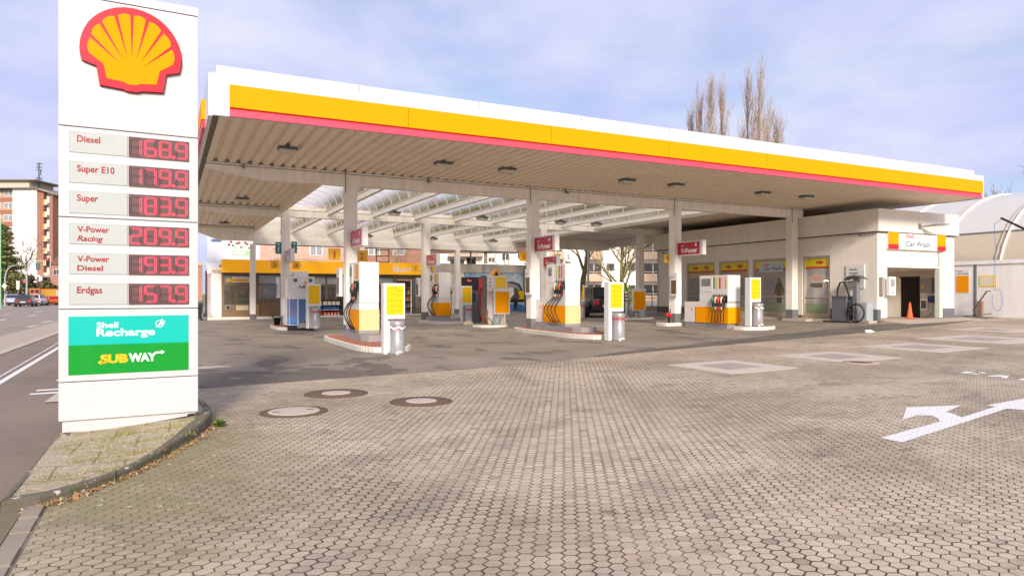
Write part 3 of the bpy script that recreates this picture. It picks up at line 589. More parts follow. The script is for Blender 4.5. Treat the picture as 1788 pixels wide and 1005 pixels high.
for i in range(230):
    k = rnd.random() ** 0.8; j = min(int(k * 7), 6); f = k * 7 - j; a, b = KO[j + 1], KO[j + 2]
    s, t = a[0] + (b[0] - a[0]) * f, a[1] + (b[1] - a[1]) * f; off = abs(rnd.gauss(0, 0.05)) + 0.02
    v = (Vector((s, t)) - Vector((-5.5, -13.5))).normalized(); s += v.x * off; t += v.y * off; z = gz(s, t) + rnd.uniform(0.004, 0.03) * max(0.2, 1 - off * 6)
    L = rnd.uniform(0.012, 0.045); w = L * rnd.uniform(0.15, 0.6); a = rnd.uniform(0, 6.28); q = rnd.uniform(-0.5, 0.5)
    d = Vector((math.cos(a), math.sin(a), q)) * L; sd = Vector((-math.sin(a), math.cos(a), rnd.uniform(-0.4, 0.4))) * w
    c = Vector((s, t, z)); mb.add([c - d, c + sd, c + d, c - sd], [(0, 1, 2, 3)], rnd.choice((leafb, leafb, leafp)))
o = mb.struct('leaf_litter'); o['kind'] = 'stuff'
mb = MB(); dry = mat('dry_grass_blade', (196, 160, 108), 0.8, 0.2, 20); mossb = mat('moss_tuft', (146, 146, 44), 0.9, 0.3, 30)
for i in range(900):
    k = rnd.choice((0.12, 0.30, 0.42, 0.5, 0.62, 0.85)) + rnd.gauss(0, 0.05); k = max(0.0, min(0.99, k)); j = min(int(k * 8), 7); f = k * 8 - j; a, b = KO[j + 1], KO[j + 2]
    s, t = a[0] + (b[0] - a[0]) * f, a[1] + (b[1] - a[1]) * f; v = (Vector((s, t)) - Vector((-5.5, -13.5))).normalized(); off = abs(rnd.gauss(0, 0.045)) + 0.005; s += v.x * off; t += v.y * off
    L = rnd.uniform(0.02, 0.07); a = rnd.uniform(0, 6.28); e = rnd.uniform(0.1, 0.9); d = Vector((math.cos(a) * math.cos(e), math.sin(a) * math.cos(e), math.sin(e))) * L; w = Vector((-math.sin(a), math.cos(a), 0)) * 0.0022; c = Vector((s, t, gz(s, t) + 0.002))
    mb.add([c - w, c + w, c + d], [(0, 1, 2)], dry if rnd.random() < 0.75 else mossb)
for i in range(1500):
    s = rnd.uniform(-6.15, -4.95); t = rnd.choice((-15.2, -14.7, -14.2, -13.75)) + rnd.gauss(0, 0.05) + 0.1 * (s + 5.5)
    if t < -15.3 or (s > -5.2 and t < -14.3) or (s > -5.55 and t < -14.9): continue
    L = rnd.uniform(0.012, 0.045); a = rnd.uniform(0, 6.28); e = rnd.uniform(0.2, 1.2); d = Vector((math.cos(a) * math.cos(e), math.sin(a) * math.cos(e), math.sin(e))) * L; w = Vector((-math.sin(a), math.cos(a), 0)) * 0.004; c = Vector((s, t, iz(s, t)))
    mb.add([c - w, c + w, c + d], [(0, 1, 2)], mossb if rnd.random() < 0.7 else dry)
o = mb.struct('dry_grass'); o['kind'] = 'stuff'
# ------------------------------------------------------------------ canopy over the pumps
canopy = thing('station_canopy', 'huge white flat canopy with yellow and red front edge and arched skylights over the pumps', 'canopy', (0, 0), 0.0)
ZB, ZT, DK = 5.00, 5.42, 5.43
COLR = {0.0: [0.0, 6.62, 13.2, 19.9], 10.0: [-0.5, 6.1, 12.65, 19.1], 20.0: [-0.82, 5.5, 11.85, 17.9]}
foot = mat('column_foot', (112, 110, 112), 0.6, 0.08, 4, streak=0.15)
for t, ss in COLR.items():
    zb = ZB if t < 15 else 4.44
    for s in ss:
        g = gz(s, t) - 0.05; a = 0.18 if t < 15 else 0.15
        if t == 20.0 and s > 15: continue
        mb = MB(); mb.box(s - a, s - a + 0.10, t - a, t + a, g, zb, steel_white); mb.box(s - a + 0.10, s + a, t - a + 0.02, t + a - 0.02, g, zb + 0.3 if t == 0 else zb, steel_white)
        c = mb.build('column', canopy)
        z1 = gz(s, t) + (0.50 if t < 15 else 0.3)
        mb = MB(); mb.box(s - a - 0.004, s + a + 0.004, t - a - 0.004, t + a + 0.004, g, z1, foot); mb.build('footing', c)
        if t == 0.0:   # rain pipe bracket and dark joint beside the column head
            mb = MB(); mb.tube([(s - a - 0.02, t - a - 0.01, 5.5), (s - a - 0.02, t - a - 0.01, 4.75)], 0.011, 5, dark_grey); mb.build('cable', c)
def beam(name, s0, s1, t, zb, zt, w=0.30, tip=True):
    mb = MB(); P = [(s0, zt), (s0, zt - 0.16), (s0 + 1.6, zb), (s1, zb), (s1, zt)] if tip else [(s0, zt), (s0, zb), (s1, zb), (s1, zt)]
    mb.prism(P, t - w / 2, t + w / 2, steel_white, 'y')
    mb.box(s0, s1, t - 0.03, t + 0.03, zt + 0.001, zt + 0.13, steel_white)
    mb.prism([(s0, zt - 0.055), (s0, zt - 0.07), (s1, zt - 0.07), (s1, zt - 0.055)], t - w / 2 - 0.006, t - w / 2 + 0.02, seam, 'y')
    return mb.build(name, canopy)
beam('beam', -4.2, 20.45, 0.0, ZB, ZT); beam('beam', -4.2, 23.8, 10.0, ZB, 5.36)
beam('beam', -4.2, -0.7, 20.0, 4.6, 5.36)
# corrugated steel decks
def deck(s0, s1, t0, t1):
    mb = MB(); P = []; x = s0; p = 0.31
    while x < s1 - 1e-6:
        for dx, z in ((0.0, DK), (0.165, DK), (0.195, DK + 0.085), (0.28, DK + 0.085)):
            if x + dx < s1: P.append((x + dx, z))
        x += p
    P.append((s1, DK))
    mb.add([(a, t0, z) for a, z in P] + [(a, t1, z) for a, z in P], [(i, i + len(P), i + len(P) + 1, i + 1) for i in range(len(P) - 1)], deck_paint)
    return mb.build('roof_deck', canopy)
deck(-4.2, 24.0, -5.66, -0.15); deck(-4.2, -0.75, 0.15, 9.85); deck(-4.2, -0.75, 10.15, 19.9)
mb = MB(); mb.box(16.3, 24.0, 0.16, 9.84, DK + 0.01, DK + 0.05, deck_paint); mb.box(16.3, 24.0, 10.16, 20.4, DK + 0.01, DK + 0.05, deck_paint); mb.build('soffit', canopy)
mb = MB(); mb.box(-4.3, 24.15, -5.6, 0.1, 5.56, 5.62, concrete); mb.box(-4.3, -0.7, 0.1, 20.3, 5.56, 5.62, concrete); mb.box(16.25, 24.15, 0.1, 20.4, 5.56, 5.62, concrete); mb.build('roof_slab', canopy)
mb = MB(); mb.box(16.12, 16.3, 0.15, 20.2, 5.08, 5.55, white); mb.build('edge_beam', canopy)
mb = MB(); mb.box(-0.75, -0.62, 0.15, 20.0, 5.18, 5.55, deck_paint); mb.build('edge_beam', canopy)
mb = MB(); mb.box(23.7, 23.95, 0.2, 20.4, 4.95, 5.43, steel_white); mb.build('edge_beam', canopy)
mb = MB(); mb.box(15.6, 23.9, 19.9, 20.15, 4.75, 5.43, steel_white); mb.build('edge_beam', canopy)
# front edge
fas_white = mat('fascia_white', (206, 208, 214), 0.28, 0.02, 0.7, streak=0.07)
def joints(mb, a, b, step, fn):
    x = a
    while x < b: fn(mb, x); x += step
mb = MB(); mb.box(-4.34, 24.22, -5.75, -5.67, 5.42, 6.345, fas_white); mb.build('fascia_panel', canopy, bevel=0.01)
mb = MB()
for k in range(7):
    a, b = -4.0 + k * 28.05 / 7, -4.0 + (k + 1) * 28.05 / 7 - 0.012
    mb.prism([(-5.815, 6.10), (-5.82, 5.615), (-5.74, 5.615), (-5.74, 6.10)], a, b, yellow, 'x')
mb.build('yellow_band', canopy)
mb = MB(); mb.prism([(-5.755, 5.612), (-5.80, 5.425), (-5.74, 5.425), (-5.74, 5.612)], -4.0, 24.03, red_band, 'x'); mb.build('red_band', canopy)
mb = MB()
for k in range(9): mb.box(-4.25 + k * 28.25 / 9, -4.25 + (k + 1) * 28.25 / 9 - 0.015, -5.50, -5.44, 6.2, 6.575 - 0.006 * (k % 2), fas_white)
mb.build('parapet', canopy)
mb = MB(); mb.box(-4.42, -4.335, -5.66, 20.3, 5.42, 6.34, fas_white); mb.build('fascia_panel', canopy)
mb = MB(); mb.box(-4.50, -4.42, -4.4, 19.9, 5.62, 6.08, yellow); mb.build('yellow_band', canopy)
mb = MB(); mb.box(-4.49, -4.42, -4.4, 19.9, 5.43, 5.60, red); mb.build('red_band', canopy)
mb = MB(); mb.box(24.16, 24.22, -5.66, 20.4, 5.42, 6.34, fas_white); mb.build('fascia_panel', canopy)
# arched skylights, ribs of white steel under milky sheets
n = NT('milky_sheet')
dirt = n.m('MULTIPLY', n.ramp(n.noise(0.6, 5, 0.6, n.mp((3, 0.6, 1))), [(0.30, 0.45), (0.6, 1.0)]), 1.0)
zz = n.n('SeparateXYZ'); n.put(zz.inputs[0], n.co())
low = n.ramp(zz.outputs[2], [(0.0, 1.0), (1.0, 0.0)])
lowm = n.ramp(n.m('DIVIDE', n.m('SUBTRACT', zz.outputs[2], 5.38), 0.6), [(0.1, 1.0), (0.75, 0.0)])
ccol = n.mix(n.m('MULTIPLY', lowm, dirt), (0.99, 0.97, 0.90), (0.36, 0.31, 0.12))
d1 = n.n('BsdfDiffuse'); n.put(d1.inputs[0], ccol); d2 = n.n('BsdfTranslucent'); n.put(d2.inputs[0], ccol)
mx = n.n('MixShader'); mx.inputs[0].default_value = 0.93; n.t.links.new(d1.outputs[0], mx.inputs[1]); n.t.links.new(d2.outputs[0], mx.inputs[2])
d3 = n.n('BsdfTransparent'); n.put(d3.inputs[0], ccol); mx2 = n.n('MixShader'); mx2.inputs[0].default_value = 0.26; n.t.links.new(mx.outputs[0], mx2.inputs[1]); n.t.links.new(d3.outputs[0], mx2.inputs[2]); n.t.links.new(mx2.outputs[0], n.out.inputs[0]); milky = n.mat
gable_white = mat('gable_white', (248, 242, 230), 0.5, 0.03, 1.0, streak=0.08)
BM = [-0.68 + 2.07 * k for k in range(9)]
for k, s in enumerate(BM[1:]):
    mb = MB(); mb.box(s - 0.08, s + 0.08, 0.15, 19.95, 5.16, 5.38, gable_white); mb.box(s - 0.13, s + 0.13, 0.15, 19.95, 5.381, 5.40, gable_white)
    mb.build('skylight_beam', canopy)
for k in range(8):
    a, b = BM[k] + 0.10, BM[k + 1] - 0.10; cx_, rx, rz = (a + b) / 2, (b - a) / 2, 0.60
    mb = MB(); A = arc(cx_, 5.39, rx, rz, 180, 0, 14)
    mb.add([(x, 0.15, z) for x, z in A] + [(x, 19.95, z) for x, z in A], [(i, i + 15, i + 16, i + 1) for i in range(14)], milky, True); sk = mb.build('skylight', canopy)
    mb = MB()
    for j in range(17):
        t = 0.7 + j * 1.17; mb.tube([(x, t, z) for x, z in arc(cx_, 5.385, rx - 0.015, rz - 0.02, 180, 0, 12)], 0.024, 5, gable_white, False)
    mb.build('hoops', sk)
# back wall of the canopy under the arches
mb = MB()
A = [(-0.8, 4.44), (16.2, 4.44), (16.2, 5.40)]
for k in range(7, -1, -1):
    a, b = BM[k] + 0.10, BM[k + 1] - 0.10; A += arc((a + b) / 2, 5.39, (b - a) / 2, 0.60, 0, 180, 12)
A += [(-0.8, 5.39)]
mb.prism(A, 20.0, 20.12, gable_white, 'y'); mb.box(-0.8, 16.2, 19.93, 19.999, 4.44, 4.80, gable_white); mb.box(-0.8, 16.2, 19.9, 20.15, 4.40, 4.438, seam); mb.build('gable_wall', canopy)
# ------------------------------------------------------------------ lamps under the canopy
lamp_glass = mat('lamp_glass', (206, 196, 176), 0.25, 0.04)
def make_lamp(lb):
    r = thing('ceiling_lamp', lb, 'ceiling lamp', (0, 0), 5, group='square lamps under the canopy roof')
    mb = MB(); mb.box(-0.24, 0.24, -0.17, 0.17, -0.07, 0.0, dark_grey); mb.box(-0.12, 0.12, -0.1, 0.1, 0.0, 0.05, dark_grey); mb.build('housing', r)
    mb = MB(); mb.loft([[(-0.23, -0.16, -0.07), (0.23, -0.16, -0.07), (0.23, 0.16, -0.07), (-0.23, 0.16, -0.07)], [(-0.19, -0.12, -0.15), (0.19, -0.12, -0.15), (0.19, 0.12, -0.15), (-0.19, 0.12, -0.15)]], lamp_glass, False); mb.build('lamp_glass', r)
    return r
LAMPS = [(-2.38, -3.05, 5.42, 'ceiling lamp at the left end of the canopy front, alone above the price sign side'), (1.99, -3.0, 5.42, 'ceiling lamp under the canopy front, left one of the first pair'), (4.08, -3.0, 5.42, 'ceiling lamp under the canopy front, right one of the first pair'), (8.57, -3.0, 5.42, 'ceiling lamp under the canopy front, left one of the middle pair'), (10.68, -3.0, 5.42, 'ceiling lamp under the canopy front, right one of the middle pair'), (14.87, -3.0, 5.42, 'ceiling lamp under the canopy front, left one of the pair by the car wash'), (17.17, -3.05, 5.42, 'ceiling lamp under the canopy front, right one of the pair by the car wash'), (-2.52, 7.6, 5.42, 'ceiling lamp on the corrugated deck between the front and middle beams at the left'), (-2.45, 18.0, 5.42, 'ceiling lamp on the corrugated deck nearest to the shop at the left'),
         (3.46, 6.6, 5.08, 'ceiling lamp below the arched skylights, nearest to the first front column'), (7.6, 6.6, 5.08, 'ceiling lamp below the arched skylights, between the two middle front columns'), (11.74, 6.6, 5.08, 'ceiling lamp below the arched skylights, right of the second front column'), (13.81, 6.6, 5.08, 'ceiling lamp below the arched skylights, nearest to the car wash'), (0.75, 18.6, 5.08, 'ceiling lamp below the skylights near the shop, beside the printed dispenser column'), (5.53, 18.6, 5.08, 'ceiling lamp below the skylights near the shop, right of pump sign two'), (9.67, 18.6, 5.08, 'ceiling lamp below the skylights above the shop entrance side'), (13.81, 18.6, 5.08, 'ceiling lamp below the skylights in front of the big poster')]
lp0 = make_lamp(LAMPS[0][3]); x, y = W2(*LAMPS[0][:2]); lp0.location = (x, y, LAMPS[0][2])
for s, t, z, lb in LAMPS[1:]: dups(lp0, (s, t), lb, z - 0.0)
def make_camera(lb, st, z, rot=0):
    r = thing('security_camera', lb, 'camera', st, z, rot)
    mb = MB(); mb.cyl((0, -0.12, 0), (0, 0.08, 0.03), 0.04, n=10, m=mid_grey); mb.build('camera_body', r)
    mb = MB(); mb.tube([(0, 0.05, 0.02), (0, 0.08, 0.12), (0, 0.08, 0.16)], 0.015, 6, dark_grey); mb.build('bracket', r)
make_camera('small pale camera on the front beam at the left end of the canopy', (-3.2, -0.25), 5.28); make_camera('small camera on the front beam right of the first column', (2.55, -0.25), 5.28); make_camera('small dark camera on the front beam right of the second column', (7.9, -0.25), 5.28)
# ------------------------------------------------------------------ pump islands
kerb_white = mat('painted_kerb', (228, 220, 208), 0.6, 0.08, 5, streak=0.25); kerb_gap = mat('kerb_gap', (120, 108, 96), 0.9, 0.2)
clay = mat('clay_paving', (176, 112, 84), 0.8, 0.15, 6, bump=0.3)
def rounded(P, k=3):
    out = []; N = len(P)
    for i in range(N):
        a, b, c = (Vector(P[(i + d) % N]) for d in (-1, 0, 1)); r = 0.28
        p = b + (a - b) * min(r, 0.45); q = b + (c - b) * min(r, 0.45)
        for j in range(k + 1):
            f = j / k; c2 = p * (1 - f) ** 2 + b * (2 * f * (1 - f)) + q * f * f; out.append((c2.x, c2.y))
    return out
def island(lb, st, P, h=0.14, m_top=None, stones=True):
    r = thing('pump_island', lb, 'pump island', st); Q = rounded(P); tl = 0.0135 if st[0] > 0 else 0
    def zt(x): return h + tl * x
    N = len(Q); inn = [(x - (x - sum(p[0] for p in Q) / N) * 0.10, y - (y - sum(p[1] for p in Q) / N) * 0.035) for x, y in Q]
    mb = MB(); mb.add([(x, y, -0.1) for x, y in Q] + [(x, y, zt(x) - 0.012) for x, y in Q] + [(x - (x - a) * .2, y - (y - b) * .2, zt(x)) for (x, y), (a, b) in zip(Q, inn)] + [(x, y, zt(x) + 0.002) for x, y in inn],
           [(j * N + i, j * N + (i + 1) % N, (j + 1) * N + (i + 1) % N, (j + 1) * N + i) for j in range(3) for i in range(N)], kerb_white)
    if stones:                                   # open joints between the upright kerb stones
        for i in range(N):
            a, b = Vector(Q[i]), Vector(Q[(i + 1) % N]); L = (b - a).length; d = (b - a).normalized(); nn = Vector((d.y, -d.x)); k = max(1, round(L / 0.115))
            for j in range(k):
                p = a + (b - a) * ((j + 0.5) / k) - nn * 0.0; w = 0.005
                q0, q1 = p - d * w + nn * 0.002, p + d * w + nn * 0.002
                if (p - Vector((sum(x[0] for x in Q) / N, sum(x[1] for x in Q) / N))).dot(nn) < 0: q0, q1 = p - d * w - nn * 0.002, p + d * w - nn * 0.002
                mb.poly([(q0.x, q0.y, 0.0), (q1.x, q1.y, 0.0), (q1.x, q1.y, zt(q1.x) - 0.014), (q0.x, q0.y, zt(q0.x) - 0.014)], kerb_gap)
    mb.build('kerb', r)
    mb = MB(); mb.poly([(x, y, zt(x) + 0.004) for x, y in inn], m_top or clay); mb.build('island_top', r); return r
island('long pump island with white kerb and red paved top at the nearest pump', (0, 0), [(-0.82, 0.9), (-0.85, -4.1), (-0.55, -4.95), (0.25, -4.98), (0.62, -4.3), (0.66, 0.9)])
island('long pump island with white kerb and red paved top at the middle front pump', (6.62, 0), [(-0.42, 1.2), (-0.60, -3.3), (-0.25, -4.45), (0.75, -4.5), (1.1, -3.8), (1.1, 1.2)])
island('short pale pump island behind the third front column', (13.2, 0), [(-0.55, 0.7), (-0.62, -0.25), (0.55, -0.25), (0.55, 0.7)], 0.13, concrete, False)
island('low rounded grey island under the information pillar in front of the right pump', (13.55, -3.6), [(-0.55, 0.45), (-0.5, -0.3), (0.2, -0.62), (1.0, -0.35), (1.05, 0.35)], 0.12, concrete, False)
island('small white kerbed island under the pump and the black bucket on the left', (-0.55, 9.0), [(-0.72, 0.7), (-0.72, -1.6), (-0.3, -2.3), (0.6, -2.3), (0.7, 0.7)], 0.13, clay)
island('white kerbed island under the far pump by the shop entrance', (6.2, 9.0), [(-0.72, 0.8), (-0.62, -1.5), (0.0, -1.9), (0.8, -1.85), (0.95, 0.8)], 0.13, concrete)
island('low grey island under the water tap and the second yellow board', (15.6, 6.4), [(-1.3, 0.5), (-1.2, -0.9), (0.9, -1.2), (1.1, 0.5)], 0.07, concrete, False)
island('low rounded pale island under the air and water tower', (6.85, 4.0), [(-0.75, 0.6), (-0.6, -0.35), (0.45, -0.6), (0.95, 0.5)], 0.10, pale_stone, False)
# ------------------------------------------------------------------ fuel pumps
pump_white = mat('pump_white', (226, 222, 216), 0.28, 0.02, 1.5, coat=0.3); pump_grey = mat('pump_plinth', (150, 146, 146), 0.6, 0.08, 4, streak=0.3)
NZ = [mat('nozzle_green', (30, 130, 84), 0.4), mat('nozzle_pale_green', (120, 190, 130), 0.4), mat('nozzle_red', (226, 60, 70), 0.4), mat('nozzle_peach', (232, 190, 160), 0.4), mat('nozzle_black', (28, 26, 26), 0.4)]
STR = [mat('strip_green', (40, 140, 50), 0.4), mat('strip_yellow', (236, 190, 30), 0.4), mat('strip_red', (206, 20, 44), 0.4), mat('strip_pale', (214, 206, 196), 0.4), mat('strip_gold', (238, 176, 30), 0.4)]
scr = mat('screen_grey', (150, 150, 148), 0.15, 0.05)
def make_pump(lb, st, z, L, w=0.58, zn=1.42, high=0.26, front=pale_yellow, n_n=4, strips=(4, 0, 2, 4), plinth=True, both=True, top=2.27, ytop=1.25, boots=False):
    """narrow end faces the street; nozzles hang on both long sides"""
    r = thing('fuel_pump', lb, 'fuel pump', st, z, group='fuel pumps under the canopy')
    zy = high + 0.60
    mb = MB()
    if plinth: mb.prism([(-0.12, L), (-0.12, -0.62), (0.02, -0.95), (w + 0.02, -0.95), (w + 0.12, -0.8), (w + 0.12, L)], -0.02, high - 0.09, pump_grey); mb.box(-0.01, w + 0.01, 0.0, L, high - 0.09, high, pump_grey)
    else: mb.box(0.03, w - 0.03, 0.06, L, -0.02, high, pump_grey)
    mb.build('plinth', r, bevel=0.008)
    mb = MB(); mb.box(0, w, 0.0, L, high, zy, pump_white); mb.box(0, w, 0.02, L, zy, zy + 0.2, pump_white)
    mb.box(-0.004, w + 0.004, L * 0.74 - 0.045, L * 0.74, high + 0.004, zy, red); b = mb.build('lower_body', r, bevel=0.006)
    mb = MB(); mb.box(-0.005, w + 0.005, 0.003, L * 0.74 - 0.046, high + 0.004, zy, orange if False else yellow); mb.build('yellow_skirt', r)
    mb = MB(); mb.box(-0.006, w + 0.006, -0.006, 0.006, high + 0.001, zy + 0.001, front); mb.build('end_panel', r)
    # shell badge on the white part
    mb = MB(); yb, zb_ = L * 0.82, zy - 0.10
    mb.add([(-0.004, yb - 0.05 * math.cos(a), zb_ + 0.055 * math.sin(a)) for a in [i * math.pi / 8 for i in range(9)]] + [(-0.004, yb + 0.03, zb_ - 0.05), (-0.004, yb - 0.03, zb_ - 0.05)], [tuple(range(11))], em_yel); mb.build('badge', b)
    mb = MB(); mb.box(0, w, 0.0, ytop, zy + 0.2, top, pump_white); tw = mb.build('tower', r, bevel=0.012)
    mb = MB(); mb.box(-0.003, w + 0.003, 0.02, 0.72, zn - 0.02, zn + 0.24, dark_void if boots else mid_grey); mb.build('nozzle_bay', tw)
    mb = MB(); mb.box(-0.012, 0.0, 0.80, ytop - 0.05, top - 0.62, top - 0.06, pump_white); mb.box(-0.016, -0.011, 0.90, ytop - 0.12, top - 0.40, top - 0.12, dark_grey); mb.box(-0.019, -0.015, 0.92, ytop - 0.14, top - 0.38, top - 0.14, scr)
    for i in range(3): mb.text(('22.45', '36.00', '1.639')[i], (-0.021, ytop - 0.18, top - 0.21 - i * 0.075), ytop - 0.36 - 0.8 + 0.1, 0.035, black, u=(0, -1, 0))
    mb.build('display', tw)
    rr = random.Random(int(st[0] * 100) + 5)
    ys = [0.10 + 0.15 * i for i in range(n_n)]
    for i in range(n_n):
        m = STR[strips[i % len(strips)]]; mb = MB(); y = ys[i]
        for x in ((-0.003, -0.008), (w + 0.003, w + 0.008)): mb.box(min(x), max(x), y - 0.035, y + 0.035, top - 0.50, top - 0.07, m)
        mb.build('fuel_strip', tw)
    for sgn, x0 in ((-1, 0.0), (1, w)):
        if sgn == 1 and not both: continue
        for i in range(n_n if sgn < 0 else min(3, n_n)):
            y = ys[i]; c = NZ[strips[i % len(strips)] if strips[i % len(strips)] != 1 else 3]; X = lambda d: x0 + sgn * d
            mb = MB(); mb.tube([(X(0.02), y, zn + 0.20), (X(0.075), y, zn + 0.17), (X(0.10), y, zn + 0.08), (X(0.085), y, zn - 0.06)], [0.03, 0.045, 0.05, 0.035], 7, c)
            mb.tube([(X(0.085), y, zn - 0.04), (X(0.08), y, zn - 0.17)], [0.04, 0.032], 7, black); mb.tube([(X(0.12), y, zn + 0.10), (X(0.15), y, zn), (X(0.10), y, zn - 0.08)], 0.012, 5, black); mb.tube([(X(0.03), y, zn + 0.19), (X(0.02), y, zn + 0.30)], 0.018, 6, black)
            mb.tube([(X(0.08), y, zn - 0.16), (X(0.09), y, zn - 0.26)], 0.028, 6, c); mb.build('nozzle', r)
            sw = rr.uniform(0.16, 0.30) if not boots else rr.uniform(0.03, 0.06); bk = (0.30 + 0.10 * i) if not boots else -0.05; z0 = high + 0.03
            pts = []
            for k in range(15):
                f = k / 14; zz = (zn - 0.24) * (1 - f) + z0 * f
                if f > 0.8: zz = z0 + (zn - 0.24 - z0) * 0.2 * ((1 - f) / 0.2) ** 2
                pts.append((X(0.09 + sw * math.sin(math.pi * min(1, f * 1.05)) * 0.55), y + bk * math.sin(math.pi * f ** 1.2) * (1 - 0.35 * f) + 0.06 * f, zz))
            mb = MB(); mb.tube(pts, 0.017, 6, black); mb.build('hose', r)
    return r
make_pump('white fuel pump with pale yellow end panel at the nearest island', (-0.22, -2.0), 0.25, 1.65, high=0.27)
make_pump('white fuel pump with pale yellow end panel left of the dark car', (6.62, -2.25), 0.33, 2.1, strips=(4, 2, 0, 1))
make_pump('white fuel pump with coloured nozzles in front of the car wash windows', (13.2, -2.9), 0.29, 2.35, w=0.62, zn=0.98, high=0.19, front=yellow, n_n=5, strips=(4, 3, 2, 1, 0), plinth=False, top=1.99, ytop=1.5, boots=True, both=False)
make_pump('white fuel pump with bright yellow end at the far island by the shop entrance', (6.1, 8.2), 0.32, 1.45, front=yellow, high=0.24, strips=(1, 4, 2, 4))
make_pump('white fuel pump on the left, half hidden behind the printed dispenser', (-0.55, 7.4), 0.24, 1.55, front=yellow, strips=(4, 4, 1, 4))
# dispenser for urea fluid: wide printed cabinet
r = thing('fluid_dispenser', 'wide white and blue printed dispenser standing in front of the left pump', 'dispenser', (-0.86, 6.5), 0.11)
pr1 = mat('print_purple', (92, 96, 150), 0.4, 0.35, 3); n = NT('print_rays')
wv = n.n('TexWave', wave_type='RINGS'); wv.inputs['Scale'].default_value = 0.5
gr_ = n.n('TexGradient', gradient_type='RADIAL'); n.put(gr_.inputs[0], n.mp((1, 1, 1), (-0.74, -0.78, 0.0), (math.radians(-90), 0, 0)))
rays = n.ramp(n.m('FRACT', n.m('MULTIPLY', gr_.outputs[0], 26.0)), [(0.40, 0.0), (0.5, 1.0), (0.6, 0.0)])
n.col(n.mix(rays, n.mix(n.noise(4, 4), (0.012, 0.03, 0.13), (0.03, 0.22, 0.42)), (0.62, 0.62, 0.85))); n.rough(0.35); pr_rays = n.mat
n = NT('print_blue_orange'); z_ = n.n('SeparateXYZ'); n.put(z_.inputs[0], n.co())
n.col(n.ramp(n.m('ADD', z_.outputs[2], n.m('MULTIPLY', n.noise(7, 5), 0.35)), [(0.3, (0.02, 0.12, 0.42)), (0.62, (0.10, 0.32, 0.62)), (0.80, (0.22, 0.2, 0.36)), (0.98, (0.16, 0.2, 0.42))])); n.rough(0.35); pr_bl = n.mat
mb = MB(); mb.box(-0.04, 1.0, 0.04, 0.9, 0.0, 0.22, black); mb.build('base', r)
mb = MB(); mb.prism([(-0.12, 0.30), (-0.02, 0.0), (0.95, 0.0), (1.05, 0.3), (1.05, 0.95), (-0.12, 0.95)], 0.22, 1.28, pump_white); mb.build('lower_cabinet', r)
mb = MB(); mb.prism([(-0.115, 0.295), (-0.027, 0.012), (-0.02, 0.025), (-0.11, 0.30)], 0.25, 1.26, pr_bl); mb.box(0.0, 0.29, -0.006, 0.003, 0.25, 1.26, pr_bl); mb.box(0.34, 0.92, -0.006, 0.003, 0.25, 1.26, pr_rays); mb.build('print_panel', r)
mb = MB(); mb.box(-0.05, 0.98, 0.06, 0.9, 1.281, 2.12, pump_white); mb.box(-0.06, 0.99, 0.05, 0.91, 2.121, 2.16, white); mb.text('AdBlue', (0.34, 0.055, 1.70), 0.56, 0.13, dark_grey, bold=0.03); mb.build('upper_cabinet', r, bevel=0.01)
for x in (0.16, 0.75):
    mb = MB(); mb.box(x, x + 0.14, 0.045, 0.062, 1.95, 2.08, dark_grey); mb.build('display', r)
mb = MB(); mb.add([(0.62 + 0.07 * math.cos(a), 0.054, 1.90 + 0.07 * math.sin(a)) for a in [i * math.pi / 8 for i in range(9)]] + [(0.585, 0.054, 1.86), (0.655, 0.054, 1.86)], [tuple(range(11))], em_yel); mb.build('badge', r)
# ------------------------------------------------------------------ information pillars and bins
paper = mat('towel_white', (238, 234, 230), 0.9); steel = mat('brushed_steel', (168, 166, 164), 0.38, 0.05, 2, metal=0.35)
PIL = [((-0.20, -5.25), None, 'tall white pillar with a yellow price leaflet before the nearest pump'), ((6.74, -4.85), None, 'tall white pillar with a yellow price leaflet before the middle pump'), ((13.62, -3.72), 0.43, 'tall white pillar with a pale yellow leaflet on the low grey island'), ((-0.08, 5.75), 0.23, 'white pillar with a yellow leaflet in front of the printed blue dispenser'), ((7.05, 7.25), None, 'white pillar with a yellow leaflet beside the dark payment terminal'), ((14.2, 8.8), None, 'white pillar with a yellow leaflet just right of the middle pump by the dark car')]
BINL = ['grey steel bin with a red rim and paper towel before the nearest pump', 'grey steel bin with a red rim before the middle pump', 'grey steel bin with a pink edged paper towel on the low grey island', 'grey steel bin with a bright red slot in front of the printed dispenser', 'dark grey bin under the leaflet beside the payment terminal', 'small grey bin under the leaflet by the dark car']
def make_pillar(lb):
    r = thing('info_pillar', lb, 'pillar', (0, 0), 0, group='white leaflet pillars beside the pumps')
    mb = MB(); mb.box(-0.27, -0.17, -0.10, 0.14, 0.0, 1.74, white_clean); mb.box(-0.17, 0.27, 0.02, 0.14, 0.02, 1.74, white_clean); mb.box(-0.17, 0.27, -0.10, 0.02, 0.86, 1.74, white_clean); mb.build('post', r, bevel=0.006)
    mb = MB(); mb.box(-0.205, 0.225, -0.112, -0.1, 0.97, 1.68, mat('leaflet_yellow', (246, 196, 0), 0.5, 0.02, spec=0.3)); tx = mat('leaflet_text', (226, 150, 20), 0.5)
    for i, (a, b) in enumerate(((0.03, 0.24), (0.16, 0.2), (0.0, 0.42), (0.02, 0.15), (0.02, 0.17), (0.02, 0.15))):
        z = (1.61, 1.55, 1.46, 1.31, 1.18, 1.05)[i]; mb.box(-0.16 + a, -0.16 + a + b * 0.85, -0.1135, -0.112, z, z + (0.016 if i != 2 else 0.008), tx)
        if i > 2: mb.box(0.05, 0.17, -0.1135, -0.112, z, z + 0.016, tx)
    mb.build('leaflet', r)
    return r
